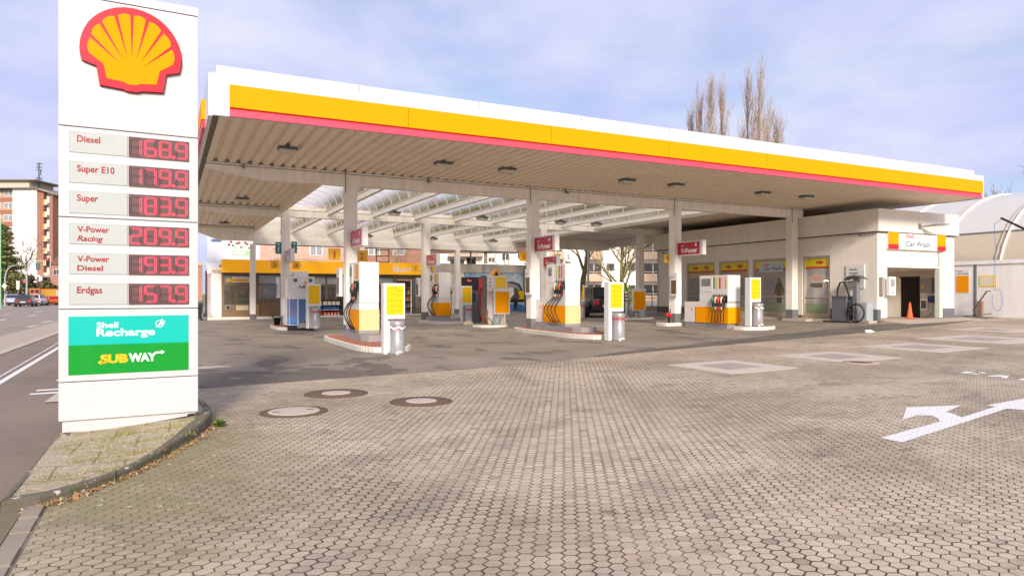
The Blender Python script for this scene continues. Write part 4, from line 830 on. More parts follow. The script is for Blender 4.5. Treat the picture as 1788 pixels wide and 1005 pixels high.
def make_bin(lb):
    r = thing('litter_bin', lb, 'litter bin', (0, 0), 0, group='litter bins on the leaflet pillars')
    mb = MB(); mb.lathe((0.06, -0.16, 0), [(0.19, 0.02), (0.19, 0.075), (0.175, 0.08), (0.175, 0.62)], 24, steel); mb.build('bin_body', r)
    mb = MB(); mb.lathe((0.06, -0.16, 0), [(0.181, 0.62), (0.181, 0.66), (0.178, 0.665)], 24, red); mb.build('rim', r)
    mb = MB(); mb.lathe((0.06, -0.16, 0), [(0.17, 0.66), (0.18, 0.67), (0.18, 0.80), (0.15, 0.82), (0.001, 0.82)], 24, steel); mb.build('lid', r)
    mb = MB(); mb.lathe((0.06, -0.16, 0), [(0.205, 0.0), (0.205, 0.025), (0.19, 0.03)], 24, mid_grey); mb.box(-0.02, 0.10, -0.375, -0.34, 0.04, 0.085, white_clean); mb.build('base_ring', r)
    return r
p0 = make_pillar(PIL[0][2]); b0 = make_bin(BINL[0])
for i, (st, z, lb) in enumerate(PIL):
    x, y = W2(*st); z = gz(*st) if z is None else z
    if i == 0: p0.location = (x, y, z); b0.location = (x, y, z)
    else: dups(p0, st, lb, z); dups(b0, st, BINL[i], z)
# crumpled towel sheets hanging out of the bins
for i, (k, lb) in enumerate(((0, 'white paper towel hanging from the bin before the nearest pump'), (2, 'white paper towel hanging from the bin on the low grey island'))):
    mb = MB(); rr = random.Random(i); P = []
    for j in range(15):
        a = math.radians(188 + j * 12); P.append((0.06 + 0.20 * math.cos(a), -0.16 + 0.20 * math.sin(a), 0.655 + 0.022 * math.sin(j * 1.3) + rr.uniform(-.008, .008)))
    mb.add([(x, y, z - 0.02 - 0.02 * rr.random()) for x, y, z in P] + [(x, y, z + 0.02) for x, y, z in P], [(j, j + 1, j + 16, j + 15) for j in range(14)], paper, True)
    mb.top('paper_towel', lb, 'paper towel', PIL[k][0], PIL[k][1])
# ------------------------------------------------------------------ signs on the columns
def make_vsign(lb, red_m):
    r = thing('fuel_sign', lb, 'sign', (0, 0), 3, group='red fuel signs on the columns')
    mb = MB(); mb.box(-0.03, 0.14, -1.62, -0.17, 0.0, 0.56, white_clean); mb.box(-0.034, 0.144, -1.50, -1.485, -0.004, 0.564, dark_grey); mb.build('sign_box', r, bevel=0.008)
    for nm, x, u, y0 in (('panel', -0.036, -1, -0.24), ('panel', 0.146, 1, -1.40)):
        mb = MB(); mb.box(min(x, x + 0.006), max(x, x + 0.006), -1.45, -0.19, 0.04, 0.52, red_m); xx = x - 0.003 if u < 0 else x + 0.009
        mb.text('V-Power', (xx, y0 + u * 0.14, 0.11), 0.94, 0.185, wt_, u=(0, u, 0), bold=0.03); mb.text('Shell', (xx, y0 + u * 0.14, 0.36), 0.16, 0.06, wt_, u=(0, u, 0)); yb = y0 + u * 1.0
        mb.add([(xx, yb + 0.055 * math.cos(a), 0.405 + 0.06 * math.sin(a)) for a in [i * math.pi / 8 for i in range(9)]] + [(xx, yb - 0.03, 0.34), (xx, yb + 0.03, 0.34)], [tuple(range(11))], wt_)
        mb.build(nm, r)
    return r
VS = [((0.0, 0.0), 3.02, 'faded red fuel sign on the nearest front column'), ((6.62, 0.0), 3.06, 'bright red fuel sign on the second front column, in front of a smaller one'), ((13.2, 0.0), 3.10, 'bright red fuel sign on the third front column by the car wash'), ((6.1, 10.0), 2.92, 'red fuel sign on the far column by the shop entrance'), ((12.65, 10.0), 2.98, 'small looking red fuel sign partly hidden behind the second front column'), ((-0.5, 10.0), 2.95, 'faded pink fuel sign on the left column beside the printed dispenser')]
faded = mat('faded_red', (206, 66, 70), 0.4, 0.08); pinkish = mat('faded_pink', (196, 150, 158), 0.4, 0.1); bright = mat('sign_red', (186, 14, 36), 0.3, 0.04)
v0 = make_vsign(VS[1][2], bright); x, y = W2(*VS[1][0]); v0.location = (x, y, VS[1][1])
for i in (2, 4): dups(v0, VS[i][0], VS[i][2], VS[i][1])
for i, m in ((0, faded), (3, faded), (5, pinkish)):
    v = make_vsign(VS[i][2], m); x, y = W2(*VS[i][0]); v.location = (x, y, VS[i][1])
num_y = mat('number_yellow', (254, 196, 20), 0.4); num_r = mat('number_red', (222, 72, 24), 0.4)
for n_, st, z, a in (('1', (-0.46, 0.22), 2.66, 0.36), ('2', (0.50, 0.5), 2.66, 0.34), ('3', (-0.92, 10.3), 2.72, 0.34), ('4', (0.02, 10.3), 2.72, 0.32), ('5', (6.36, 0.25), 2.78, 0.32), ('7', (5.68, 10.3), 2.68, 0.34), ('8', (6.48, 10.4), 2.66, 0.34), ('9', (12.98, 0.22), 2.86, 0.32)):
    mb = MB(); mb.box(-a / 2, a / 2, -0.02, 0.02, 0, a, num_y); mb.box(-a / 2 - 0.012, a / 2 + 0.012, -0.016, 0.016, -0.012, a + 0.012, pale_yellow); mb.text(n_, (-a * (0.08 if n_ == '1' else 0.2), -0.0225, a * 0.18), a * (0.17 if n_ == '1' else 0.36), a * 0.6, num_r, bold=0.03); mb.box(-0.02, 0.3, 0.022, 0.045, a * .4, a * .5, steel_white)
    mb.top('number_sign', f'yellow number sign reading {n_} on a canopy column', 'number sign', st, z, group='pump number signs')
for st, z, lb in (((-0.80, 10.05), 3.36, 'teal sign on the left side of the column by the printed dispenser'), ((-0.12, 10.05), 3.40, 'teal sign on the right side of the column by the printed dispenser')):
    mb = MB(); mb.box(-0.12, 0.12, -0.03, 0.03, 0, 0.52, teal); mb.text('AdBlue', (0.035, -0.033, 0.06), 0.28, 0.07, wt_, u=(0, 0, 1), v=(-1, 0, 0)); mb.box(-0.06, -0.01, -0.033, -0.03, 0.40, 0.46, wt_); mb.box(0.01, 0.06, -0.033, -0.03, 0.40, 0.46, wt_); mb.box(-0.2, 0.2, 0.031, 0.05, 0.2, 0.24, steel_white)
    mb.top('teal_sign', lb, 'sign', st, z)
poster_br = mat('poster_brown', (110, 84, 66), 0.4, 0.5, 7)
for st, z, lb in (((-0.25, 0.45), 1.50, 'white poster case on the nearest front column'), ((6.36, -0.15), 1.55, 'white poster case on the second front column'), ((12.94, -0.25), 1.50, 'white poster case on the third front column'), ((-0.76, 10.4), 1.40, 'white poster case on the column by the printed dispenser'), ((5.84, 10.4), 1.45, 'white poster case on the far column by the shop entrance')):
    r = thing('poster_case', lb, 'poster case', st, z, math.radians(-90), group='poster cases on the columns')
    mb = MB(); mb.box(-0.20, 0.20, -0.05, 0.06, 0, 0.92, white_clean); mb.build('case', r, bevel=0.01)
    mb = MB(); mb.box(-0.14, 0.15, -0.056, -0.05, 0.08, 0.62, poster_br); mb.box(-0.15, -0.02, -0.054, -0.05, 0.70, 0.72, dark_grey); mb.box(-0.15, 0.04, -0.054, -0.05, 0.76, 0.78, dark_grey); mb.build('poster', r)
# ------------------------------------------------------------------ shop
shop = thing('shop_building', 'low petrol station shop with a yellow band and brown glazed front', 'shop', (-2.4, 21.0), 0.0)
pane = glass('shop_glass', (190, 190, 182), 0.03, 0.10); transom = mat('transom_sky_grey', (168, 172, 172), 0.15, 0.15, 2); shop_yellow_glow = emit('band_yellow_glow', (252, 178, 0), 0.16)
g0 = 0.16
fr0 = mat('shop_inside', (190, 172, 146), 0.7, 0.1)
def SX(s): return s + 2.4                          # local x along the front
mb = MB()
mb.box(0.0, 1.05, 0.0, 0.12, 0, 0.95, brown_panel); mb.box(0.0, 0.15, 0.0, 0.12, 0.95, 2.8, brown_panel); mb.box(0.15, 1.7, 0.0, 0.12, 2.05, 2.22, brown_frame); mb.box(0.15, 1.7, 0.0, 0.12, 2.62, 2.85, brown_frame); mb.box(1.05, 1.9, 0.0, 0.12, 0, 0.95, brown_panel)
mb.box(1.55, 2.05, 0.0, 0.12, 0.95, 2.85, brown_frame); mb.box(2.05, 3.6, 0.0, 0.12, 0.0, 1.10, brown_panel); mb.box(3.35, 3.6, 0.0, 0.12, 1.10, 2.85, brown_frame); mb.box(2.05, 3.35, 0, 0.12, 2.10, 2.2, brown_frame); mb.box(2.05, 3.35, 0, 0.12, 2.66, 2.85, brown_frame)
for z0_, z1_ in ((0.0, 0.25), (2.05, 2.18), (2.6, 2.85)): mb.box(3.6, 10.2, 0.0, 0.12, z0_, z1_, brown_frame)
for x in (4.9, 5.9, 7.0, 8.1, 9.15): mb.box(x, x + 0.12, -0.003, 0.12, 0.25, 2.85, brown_frame)
mb.box(10.2, 12.2, 0.0, 0.12, 2.5, 2.85, mat('door_head', (150, 130, 104), 0.5, 0.05)); mb.box(10.2, 10.4, 0.0, 0.12, 0, 2.5, brown_frame)
mb.build('front_wall', shop)
mb = MB(); mb.box(-0.55, -0.003, 0.1, 7, 0.0, 3.1, white); mb.prism([(0.1, 2.75), (0.1, 2.95), (3.0, 3.5), (3.0, 3.3)], -0.75, 0.0, white, 'x'); mb.build('side_wall', shop)
mb = MB(); mb.box(-0.0, 12.2, 0.13, 7, 3.3, 3.55, white); mb.box(0, 12.2, 6.8, 7, 0, 3.3, fr0); mb.box(0, 12.2, 0.2, 6.8, 0.05, 0.12, mat('shop_floor', (150, 136, 118), 0.3, 0.1)); mb.box(2.9, 6.2, 0.2, 3, 3.551, 3.72, white); mb.build('roof', shop)
mb = MB(); mb.box(-0.02, 12.15, -0.55, 0.1, 2.80, 3.55, shop_yellow_glow); mb.box(0.0, 12.1, -0.5, 0.08, 2.78, 2.80, dark_grey)  # band material glows faintly, added to brighten it under the canopy
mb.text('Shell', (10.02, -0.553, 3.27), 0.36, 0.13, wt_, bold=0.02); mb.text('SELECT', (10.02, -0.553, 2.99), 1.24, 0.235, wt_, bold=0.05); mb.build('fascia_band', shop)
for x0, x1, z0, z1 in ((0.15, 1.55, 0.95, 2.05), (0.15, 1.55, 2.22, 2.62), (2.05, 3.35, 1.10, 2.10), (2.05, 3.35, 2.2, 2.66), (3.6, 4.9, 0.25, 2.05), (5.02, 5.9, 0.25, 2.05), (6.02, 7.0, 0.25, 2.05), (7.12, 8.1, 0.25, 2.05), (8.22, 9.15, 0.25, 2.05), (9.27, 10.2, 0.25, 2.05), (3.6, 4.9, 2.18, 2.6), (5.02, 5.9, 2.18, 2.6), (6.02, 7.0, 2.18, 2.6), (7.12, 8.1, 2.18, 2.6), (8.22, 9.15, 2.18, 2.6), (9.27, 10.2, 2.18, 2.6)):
    mb = MB(); mb.box(x0, x1, 0.05, 0.06, z0, z1, pane if z1 < 2.5 else transom); mb.build('window', shop)  # upper panes are opaque pale grey: sky reflection put into the colour
mb = MB(); mb.box(11.4, 11.46, 0.02, 0.08, 0.1, 2.5, steel_white); mb.box(11.46, 12.1, 0.04, 0.05, 0.1, 2.5, pane); mb.box(12.1, 12.2, 0.0, 0.12, 0.1, 2.5, brown_frame); mb.build('sliding_door', shop)
mb = MB(); mb.box(0.28, 1.43, -0.02, -0.003, 2.28, 2.44, mat('hatch_sign', (250, 200, 0), 0.4)); mb.box(0.42, 1.30, -0.023, -0.02, 2.335, 2.375, num_r); mb.box(0.55, 1.5, -0.012, -0.001, 2.24, 2.58, white_clean); mb.build('hatch_sign', shop)
mb = MB(); mb.box(0.78, 1.45, -0.02, 0.0, 0.62, 0.90, mat('cash_drawer', (196, 176, 150), 0.4, 0.05)); mb.box(0.22, 0.50, -0.07, 0.0, 0.62, 0.92, mid_grey); mb.box(0.27, 0.42, -0.075, -0.07, 0.68, 0.87, black); mb.build('night_hatch', shop)
mb = MB()
for x in (2.3, 2.6, 2.9, 3.15): mb.box(x, x + 0.14, 0.5, 0.6, 1.13, 1.22 + 0.1 * ((x * 7) % 1), (white_clean, pale_yellow)[int(x * 10) % 2])
mb.box(0.9, 1.5, 0.5, 0.8, 1.28, 1.31, white); mb.box(0.9, 1.5, 0.5, 0.8, 1.66, 1.69, white); mb.box(0.95, 1.45, 0.52, 0.78, 1.0, 1.2, black); mb.box(0.95, 1.45, 0.52, 0.78, 1.33, 1.56, black); mb.build('counter', shop)
lampm = emit('shop_lamp', (255, 232, 200), 45.0)
mb = MB()
for x in (1.2, 4.0, 6.5, 9.2): mb.box(x, x + 1.0, 2.6, 2.7, 3.2, 3.24, lampm)
mb.build('ceiling_tube', shop)
goods = [mat('goods_' + k, c, 0.5, 0.3, 14) for k, c in (('red', (170, 40, 36)), ('cream', (206, 190, 160)), ('blue', (60, 96, 150)), ('green', (90, 120, 70)), ('orange', (216, 120, 50)), ('white', (220, 214, 204)), ('brown', (110, 76, 54)))]
rr = random.Random(12)
def store_shelf(lb, s, t, w, zt, deep=0.4, nsh=4):
    r = thing('store_shelf', lb, 'shelf', (s, t), 0.16, group='stocked shelves inside the shop')
    mb = MB(); mb.box(0, 0.04, 0, deep, 0, zt, dark_grey); mb.box(w - 0.04, w, 0, deep, 0, zt, dark_grey); mb.box(0.04, w - 0.04, deep - 0.03, deep, 0, zt, brown_frame); mb.build('frame', r)
    for k in range(nsh):
        z = 0.12 + k * (zt - 0.2) / nsh; mb = MB(); mb.box(0.04, w - 0.04, 0.0, deep - 0.03, z, z + 0.03, steel_white); sh = mb.build('shelf', r)
        mb = MB(); x = 0.06
        while x < w - 0.16:
            q = rr.uniform(0.07, 0.15); h = rr.uniform(0.14, 0.8 * (zt - 0.2) / nsh); mb.box(x, x + q, 0.03, 0.25, z + 0.03, z + 0.03 + h, rr.choice(goods)); x += q + rr.uniform(0.0, 0.03)
        o = mb.build('goods', sh); o['kind'] = 'stuff'
store_shelf('tall stocked shelf just inside the shop entrance', 8.5, 22.4, 1.3, 2.3, nsh=5); store_shelf('stocked shelf behind the left shop windows by the night hatch', 0.0, 23.2, 1.9, 2.0); store_shelf('stocked shelf behind the middle shop windows', 2.2, 22.6, 2.2, 1.9); store_shelf('stocked shelf behind the shop windows next to the entrance', 4.7, 22.6, 1.4, 1.9)
# racks of washer fluid in front of the window
r = thing('sales_rack', 'dark sales rack with blue bottles and orange canisters in front of the shop window', 'rack', (1.95, 20.55), 0.16)
mb = MB(); mb.box(0.0, 2.4, 0.28, 0.32, 0.0, 1.05, dark_void)
for x in (0.0, 0.62, 1.24, 2.36): mb.box(x, x + 0.05, 0, 0.28, 0, 1.05, black)
mb.build('frame', r)
for z in (0.08, 0.42, 0.74):
    mb = MB(); mb.box(0.05, 2.36, 0.0, 0.28, z, z + 0.025, steel_white); mb.build('shelf', r)
mb = MB(); mb.lathe((0, 0, 0), [(0.045, 0), (0.05, 0.02), (0.05, 0.15), (0.02, 0.19), (0.018, 0.23)], 10, mat('fluid_blue', (50, 110, 180), 0.25, 0.15, 9)); bo = mb.top('fluid_bottle', 'blue washer fluid bottle standing on the rack before the shop window', 'bottle', (2.06, 20.65), 0.16 + 0.445, group='blue fluid bottles on the sales rack')
for i in range(1, 17):
    s = 2.06 + i * 0.133; o = bo.copy(); COL.objects.link(o); x, y = W2(s, 20.65 + 0.03 * (i % 2)); o.location = (x, y, 0.605)
mb = MB(); mb.box(-0.07, 0.07, -0.05, 0.05, 0, 0.2, mat('canister_orange', (226, 92, 46), 0.4, 0.15, 9)); mb.box(-0.035, 0.035, -0.052, -0.05, 0.02, 0.11, white_clean); mb.cyl((0.03, 0, 0.2), (0.03, 0, 0.235), 0.02, n=8, m=black); ca = mb.top('oil_canister', 'orange canister standing on the lowest shelf of the rack before the shop window', 'canister', (2.62, 20.66), 0.265, group='orange canisters on the sales rack')
for i in range(1, 9):
    o = ca.copy(); COL.objects.link(o); x, y = W2(2.62 + i * 0.2, 20.66); o.location = (x, y, 0.265)
mb = MB(); mb.box(-0.1, 0.1, -0.08, 0.08, 0, 0.19, goods[1]); mb.box(-0.08, 0.08, -0.082, -0.08, 0.04, 0.15, goods[5]); cb = mb.top('carton', 'pale carton standing on the upper shelf of the rack before the shop window', 'carton', (2.1, 20.66), 0.925, group='pale cartons on the sales rack')
for i in range(1, 9):
    o = cb.copy(); COL.objects.link(o); x, y = W2(2.1 + i * 0.26, 20.66); o.location = (x, y, 0.925)
mb = MB()
for k in range(150):
    s = -3.2 + k * 0.145; mb.box(s, s + 0.137, 20.0, 20.14, 0, 0.26 if s < 5 else 0.30, kerb_white)
mb.struct('kerb')
mb = MB(); mb.box(-3.2, 18.4, 20.14, 21.4, 0, 0.22, concrete); mb.struct('shop_walkway')
# things on the shop roof
r = thing('roof_billboard', 'pale billboard with a food picture and green strip above the left end of the shop', 'billboard', (-3.0, 24.5), 3.5)
mb = MB(); mb.box(0, 3.1, 0, 0.25, 0.0, 1.9, mat('board_pale', (196, 200, 210), 0.5, 0.05)); mb.build('frame', r)
mb = MB(); mb.box(1.1, 2.75, -0.012, 0, 0.25, 1.85, white_clean); mb.box(1.45, 2.55, -0.016, -0.012, 0.48, 0.80, mat('board_green', (150, 214, 140), 0.5)); mb.box(1.55, 2.2, -0.018, -0.016, 0.56, 0.72, wt_)
for i in range(12): mb.ball((1.25 + 0.12 * i, -0.01, 1.15 + 0.18 * math.sin(i * 1.7)), 0.11, 0.006, 0.09, (goods[6], goods[0], goods[3], goods[1])[i % 4], 8, 4)
mb.box(0.2, 0.85, -0.012, 0, 1.28, 1.5, pale_stone); mb.box(0.25, 0.8, -0.015, -0.012, 1.32, 1.46, blue); mb.build('picture', r)
r = thing('roof_ladder', 'dark metal ladder rail standing on the shop roof behind the far column', 'ladder', (7.1, 22.5), 3.55)
for x in (0.0, 0.85):
    mb = MB(); mb.box(x, x + 0.05, 0, 0.05, 0, 1.35, black); mb.build('rail', r)
for z in (0.1, 0.5, 0.9, 1.25):
    mb = MB(); mb.box(0.05, 0.85, 0.01, 0.04, z, z + 0.05, black); mb.build('rung', r)
# rendered wall with the big poster
wl = thing('poster_wall', 'long low rendered wall with a grey cap right of the shop entrance', 'wall', (9.86, 21.5), 0.0)
mb = MB(); mb.box(0, 8.6, 0, 0.3, 0, 3.05, white); mb.build('wall', wl)
mb = MB(); mb.box(-0.1, 8.7, -0.12, 0.42, 3.051, 3.62, mat('cap_grey', (206, 196, 184), 0.5, 0.05, streak=0.15)); mb.build('cap', wl)
mb = MB(); mb.box(0.95, 1.5, -0.01, 0, 2.0, 2.6, dark_grey); mb.box(0.95, 1.5, -0.01, 0, 0.9, 1.75, dark_grey); mb.build('window', wl)
po = thing('advert_poster', 'large blue poster of a seated man and a yellow car on the rendered wall', 'poster', (13.0, 21.47), 0.0)
n = NT('poster_sky'); zz = n.n('SeparateXYZ'); n.put(zz.inputs[0], n.co())
n.col(n.mix(n.ramp(n.noise(1.4, 5), [(0.4, 0.0), (0.65, 1.0)]), n.ramp(n.m('MULTIPLY', zz.outputs[0], 0.21), [(0.0, (0.22, 0.42, 0.66)), (1.0, (0.42, 0.62, 0.80))]), (0.60, 0.70, 0.80))); n.rough(0.35); psky = n.mat
mb = MB(); mb.box(0, 4.76, -0.02, 0.028, 0.28, 3.12, psky); mb.box(-0.03, 4.79, -0.015, 0.0281, 0.25, 3.15, mid_grey); mb.build('sheet', po)
pyel = mat('print_car_yellow', (250, 210, 20), 0.4, 0.1, 2); pblk = mat('print_black', (40, 40, 44), 0.4, 0.2); pskin = mat('print_skin', (206, 160, 134), 0.5, 0.1); pgrey = mat('print_grey', (150, 158, 168), 0.5, 0.2, 5); pcoat = mat('print_coat', (96, 90, 84), 0.5, 0.3, 4); pblu = mat('print_floor', (60, 140, 206), 0.4, 0.15)
mb = MB()
def fl(P, y, m): mb.poly([(a, y, b) for a, b in P], m)
fl([(0.02, 0.30), (4.74, 0.30), (4.74, 0.75), (2.6, 0.95), (0.02, 0.6)], -0.021, pblu)
fl([(1.6, 1.1), (2.9, 0.95), (4.74, 1.0), (4.74, 1.75), (4.5, 1.85), (4.2, 2.3), (3.6, 2.45), (2.7, 2.35), (2.3, 1.85), (1.6, 1.7)], -0.022, pblk)
fl([(1.7, 1.25), (2.9, 1.1), (4.72, 1.2), (4.72, 1.82), (3.9, 1.75), (2.3, 1.62), (1.7, 1.55)], -0.023, pyel); fl([(2.75, 2.28), (3.55, 2.37), (4.1, 2.2), (4.35, 1.85), (2.6, 1.75)], -0.0235, pgrey); fl([(2.2, 2.05), (2.9, 2.15), (2.9, 2.3), (2.3, 2.25)], -0.024, pblk)
fl(arc(3.1, 0.95, 0.34, 0.34, 0, 360, 18)[:-1], -0.024, pblk)
fl([(3.5, 2.0), (4.05, 1.95), (4.25, 1.3), (3.9, 1.05), (3.55, 1.15), (3.3, 1.35)], -0.026, pcoat); fl([(3.45, 2.05), (3.75, 2.0), (3.8, 1.55), (3.5, 1.25), (3.05, 1.2), (3.1, 1.35), (3.4, 1.5)], -0.027, wt_); fl(arc(3.62, 2.2, 0.15, 0.19, 0, 360, 14)[:-1], -0.028, pskin); fl([(3.48, 2.3), (3.6, 2.43), (3.78, 2.38), (3.79, 2.2), (3.7, 2.3)], -0.029, pblk); fl([(3.55, 1.2), (4.15, 1.2), (4.1, 0.95), (4.0, 0.5), (3.78, 0.5), (3.75, 0.95)], -0.028, pblk); fl([(3.68, 0.42), (4.05, 0.42), (4.05, 0.52), (3.75, 0.54)], -0.029, pcoat)
for i in range(16): fl(arc(2.9 + (i * 0.37) % 1.8, 2.5 + (i * 0.213) % 0.5, 0.02 + 0.015 * (i % 3), 0.03, 0, 360, 6)[:-1], -0.025, pblk)
mb.build('print', po)
# ------------------------------------------------------------------ devices between the pumps
r = thing('payment_terminal', 'dark grey cabinet with a black and red lit top behind a leaflet pillar', 'terminal', (7.35, 7.6)); 
mb = MB(); mb.box(-0.15, 0.62, 0, 0.5, 0, 1.55, dark_grey); mb.build('cabinet', r, bevel=0.01)
mb = MB(); mb.box(-0.17, 0.64, -0.02, 0.5, 1.551, 2.15, black_gloss); mb.box(0.50, 0.63, -0.028, -0.02, 0.75, 2.10, red); mb.text('Box', (-0.08, -0.03, 1.95), 0.22, 0.10, led_on); mb.build('header', r)
mb = MB(); mb.box(0.02, 0.35, -0.012, 0, 1.0, 1.4, black_gloss); mb.build('screen', r)
r = thing('air_water_tower', 'brown metal air tower with a white head box and orange topper', 'air tower', (6.58, 4.15), 0.29)
mb = MB(); mb.box(-0.04, 0.16, 0.12, 0.26, 0.0, 2.0, mat('bronze_metal', (122, 102, 88), 0.35, 0.2, 5, metal=0.4)); mb.box(-0.07, 0.12, 0.09, 0.33, 2.0, 2.05, dark_grey); mb.build('post', r, bevel=0.01)
mb = MB(); mb.box(0.16, 1.1, 0.05, 0.35, 1.40, 2.05, white_clean); mb.box(0.50, 1.05, 0.04, 0.05, 1.46, 2.0, yellow_board)
for i in range(3): mb.box(0.25, 0.32, 0.042, 0.05, 1.62 + i * 0.13, 1.66 + i * 0.13, dark_grey)
mb.build('head_box', r, bevel=0.008)
mb = MB(); mb.box(0.165, 1.0, 0.1, 0.3, 0.0, 1.395, mat('tower_back', (222, 206, 190), 0.4, 0.1, 2)); mb.box(0.17, 0.45, 0.09, 0.1, 0.05, 0.85, white_clean); mb.box(0.162, 0.20, 0.05, 0.09, 0.0, 0.62, orange); mb.build('back_panel', r)
for dx, c in ((-0.17, red), (-0.20, black), (-0.14, black)):
    mb = MB(); mb.tube([(dx + 0.03, -0.02, 1.55), (dx - 0.05, -0.05, 1.3), (dx - 0.10, -0.06, 0.7), (dx - 0.02, -0.05, 0.15), (dx + 0.06, -0.03, 0.3)], 0.015, 6, c); mb.build('hose', r)
mb = MB(); mb.prism([(0.35, 2.051), (0.85, 2.051), (0.60, 2.34)], 0.1, 0.32, mat('tent_orange', (246, 160, 10), 0.4), 'y'); mb.prism([(0.5, 2.06), (0.7, 2.06), (0.6, 2.24)], 0.095, 0.1, black, 'y'); mb.build('warning_topper', r)
def board(lb, st, z, w, z0, z1):
    r = thing('yellow_board', lb, 'board', st, z, group='square yellow boards on thin legs')
    mb = MB(); mb.box(0, w, 0, 0.08, z0, z1, white_clean); mb.build('frame', r, bevel=0.01)
    mb = MB(); mb.box(0.05, w - 0.05, -0.006, 0, z0 + 0.06, z1 - 0.14, yellow); mb.build('panel', r)
    for x in (0.2, w - 0.25):
        mb = MB(); mb.box(x, x + 0.04, 0.02, 0.06, 0, z0, steel_white); mb.build('leg', r)
board('square yellow board on thin legs beside the air tower, above a watering can', (6.98, 4.05), 0.30, 0.74, 0.42, 1.52); board('square yellow board on a thin leg in front of the far right column', (15.6, 6.0), 0.40, 0.80, 0.32, 1.44)
def wcan(lb, st, z):
    r = thing('watering_can', lb, 'watering can', st, z, group='grey watering cans'); m = mat('can_grey', (140, 148, 144), 0.45, 0.1)
    mb = MB(); mb.lathe((0, 0, 0), [(0.001, 0), (0.17, 0.0), (0.18, 0.03), (0.165, 0.30), (0.12, 0.34), (0.10, 0.36)], 16, m); mb.build('can_body', r)
    mb = MB(); mb.tube([(-0.14, 0, 0.06), (-0.30, 0, 0.2), (-0.48, 0, 0.38)], [0.05, 0.035, 0.03], 8, m); mb.build('spout', r)
    mb = MB(); mb.tube([(0.16, 0, 0.1), (0.24, 0, 0.25), (0.18, 0, 0.40), (0.0, 0, 0.43), (-0.1, 0, 0.36)], 0.02, 6, m); mb.build('handle', r)
wcan('grey watering can on the low pale island under the yellow board', (6.95, 3.75), 0.31); wcan('grey watering can on the low grey island in front of the far right column', (15.85, 5.6), 0.40)
mb = MB(); mb.lathe((0, 0, 0), [(0.001, 0), (0.11, 0.0), (0.16, 0.30), (0.175, 0.30), (0.165, 0.31)], 14, black); mb.tube([(-0.15, 0, 0.3), (-0.22, 0, 0.44)], 0.03, 6, black); mb.tube([(0.05, 0.1, 0.02), (0.10, -0.02, 0.46)], 0.012, 5, dark_grey); mb.top('bucket', 'black bucket with a brush on the small white kerbed island', 'bucket', (-1.0, 8.95), 0.25)
mb = MB(); mb.ball((0, 0, 0.06), 0.26, 0.18, 0.14, mat('boulder', (206, 190, 166), 0.9, 0.15, 6, bump=0.4), 12, 8); mb.top('boulder', 'pale boulder lying beside the payment terminal', 'stone', (6.6, 5.9))
for st, lb in (((16.15, 9.2), 'red and white striped bollard hidden partly by the middle leaflet pillar'), ((17.1, 8.6), 'red and white striped bollard left of the second yellow board')):
    r = thing('bollard', lb, 'bollard', st, group='red and white striped bollards')
    mb = MB(); mb.cyl((0, 0, 0), (0, 0, 1.35), 0.075, n=14, m=white_clean); mb.ball((0, 0, 1.35), 0.075, 0.075, 0.03, white_clean); mb.lathe((0, 0, 0), [(0.16, 0.0), (0.15, 0.03), (0.08, 0.06)], 14, white_clean); mb.build('post', r)
    for z in (0.82, 1.0, 1.18):
        mb = MB(); mb.cyl((0, 0, z), (0, 0, z + 0.085), 0.0775, n=14, m=dark_red, caps=False); mb.build('stripe', r)
r = thing('vacuum_post', 'dark vacuum cleaner column with a black hose arch between bollards and the far right column', 'vacuum', (17.6, 9.6))
mb = MB(); mb.box(-0.4, 0.4, 0, 0.5, 0, 1.25, dark_grey); mb.build('body', r, bevel=0.02)
mb = MB(); mb.tube([(-0.35, 0.1, 1.2)] + [(-0.35 + 0.75 * k / 10, 0.1, 1.2 + 0.75 * math.sin(math.pi * k / 10) ** 0.7) for k in range(1, 10)] + [(0.42, 0.08, 1.2)], 0.035, 8, black); mb.build('hose', r)
mb = MB(); mb.box(-0.95, -0.55, 0.0, 0.08, 0.3, 1.2, yellow_board); mb.box(-0.8, -0.7, -0.005, 0, 0.5, 0.95, black); mb.build('price_plate', r)
mb = MB(); mb.box(-0.03, 0.03, 0, 0.05, 0, 0.32, black); mb.cyl((-0.10, 0, 0.36), (0.08, 0, 0.30), 0.085, n=12, m=red); mb.tube([(-0.03, -0.05, 0.38), (0.0, -0.08, 0.58), (0.03, -0.02, 0.4)], 0.015, 5, black); mb.top('hose_reel', 'red hose reel with a black nozzle low beside the third front column', 'hose reel', (12.80, -0.1), gz(12.8, 0) + 0.12)
# ------------------------------------------------------------------ car wash building
cw = thing('car_wash_building', 'white panelled car wash hall with tall roof edge and yellow topped windows', 'car wash', (20.5, -3.72), 0.0)
cw_white = mat('wash_panel', (240, 233, 221), 0.4, 0.03, 1.0, streak=0.10); cwg = mat('wash_plinth', (104, 106, 110), 0.6, 0.08)
WX, LY = 5.2, 13.9
wz = 0.58
def wall_y(y0, y1, z0, z1, m=cw_white, x0=0.0, x1=0.2): mb.box(x0, x1, y0, y1, z0, z1, m)
wins = [(2.22, 3.66), (4.36, 6.60), (6.86, 8.92), (9.2, 11.4)]
mb = MB()
prev = 0.0
for a, b in wins:
    wall_y(prev, a, 0.95 if prev == 0.0 else 0.62, 4.1); wall_y(a, b, 3.26, 4.1); wall_y(a, b, 0.30, 0.62, concrete); prev = b
wall_y(prev, LY, 0.62, 4.1)
mb.box(0, WX, LY - 0.2, LY, 0.4, 4.1, cw_white)
mb.box(0.0, 0.55, 0.0, 0.2, 0.95, 4.1, cw_white) if False else None
mb.build('side_wall', cw)
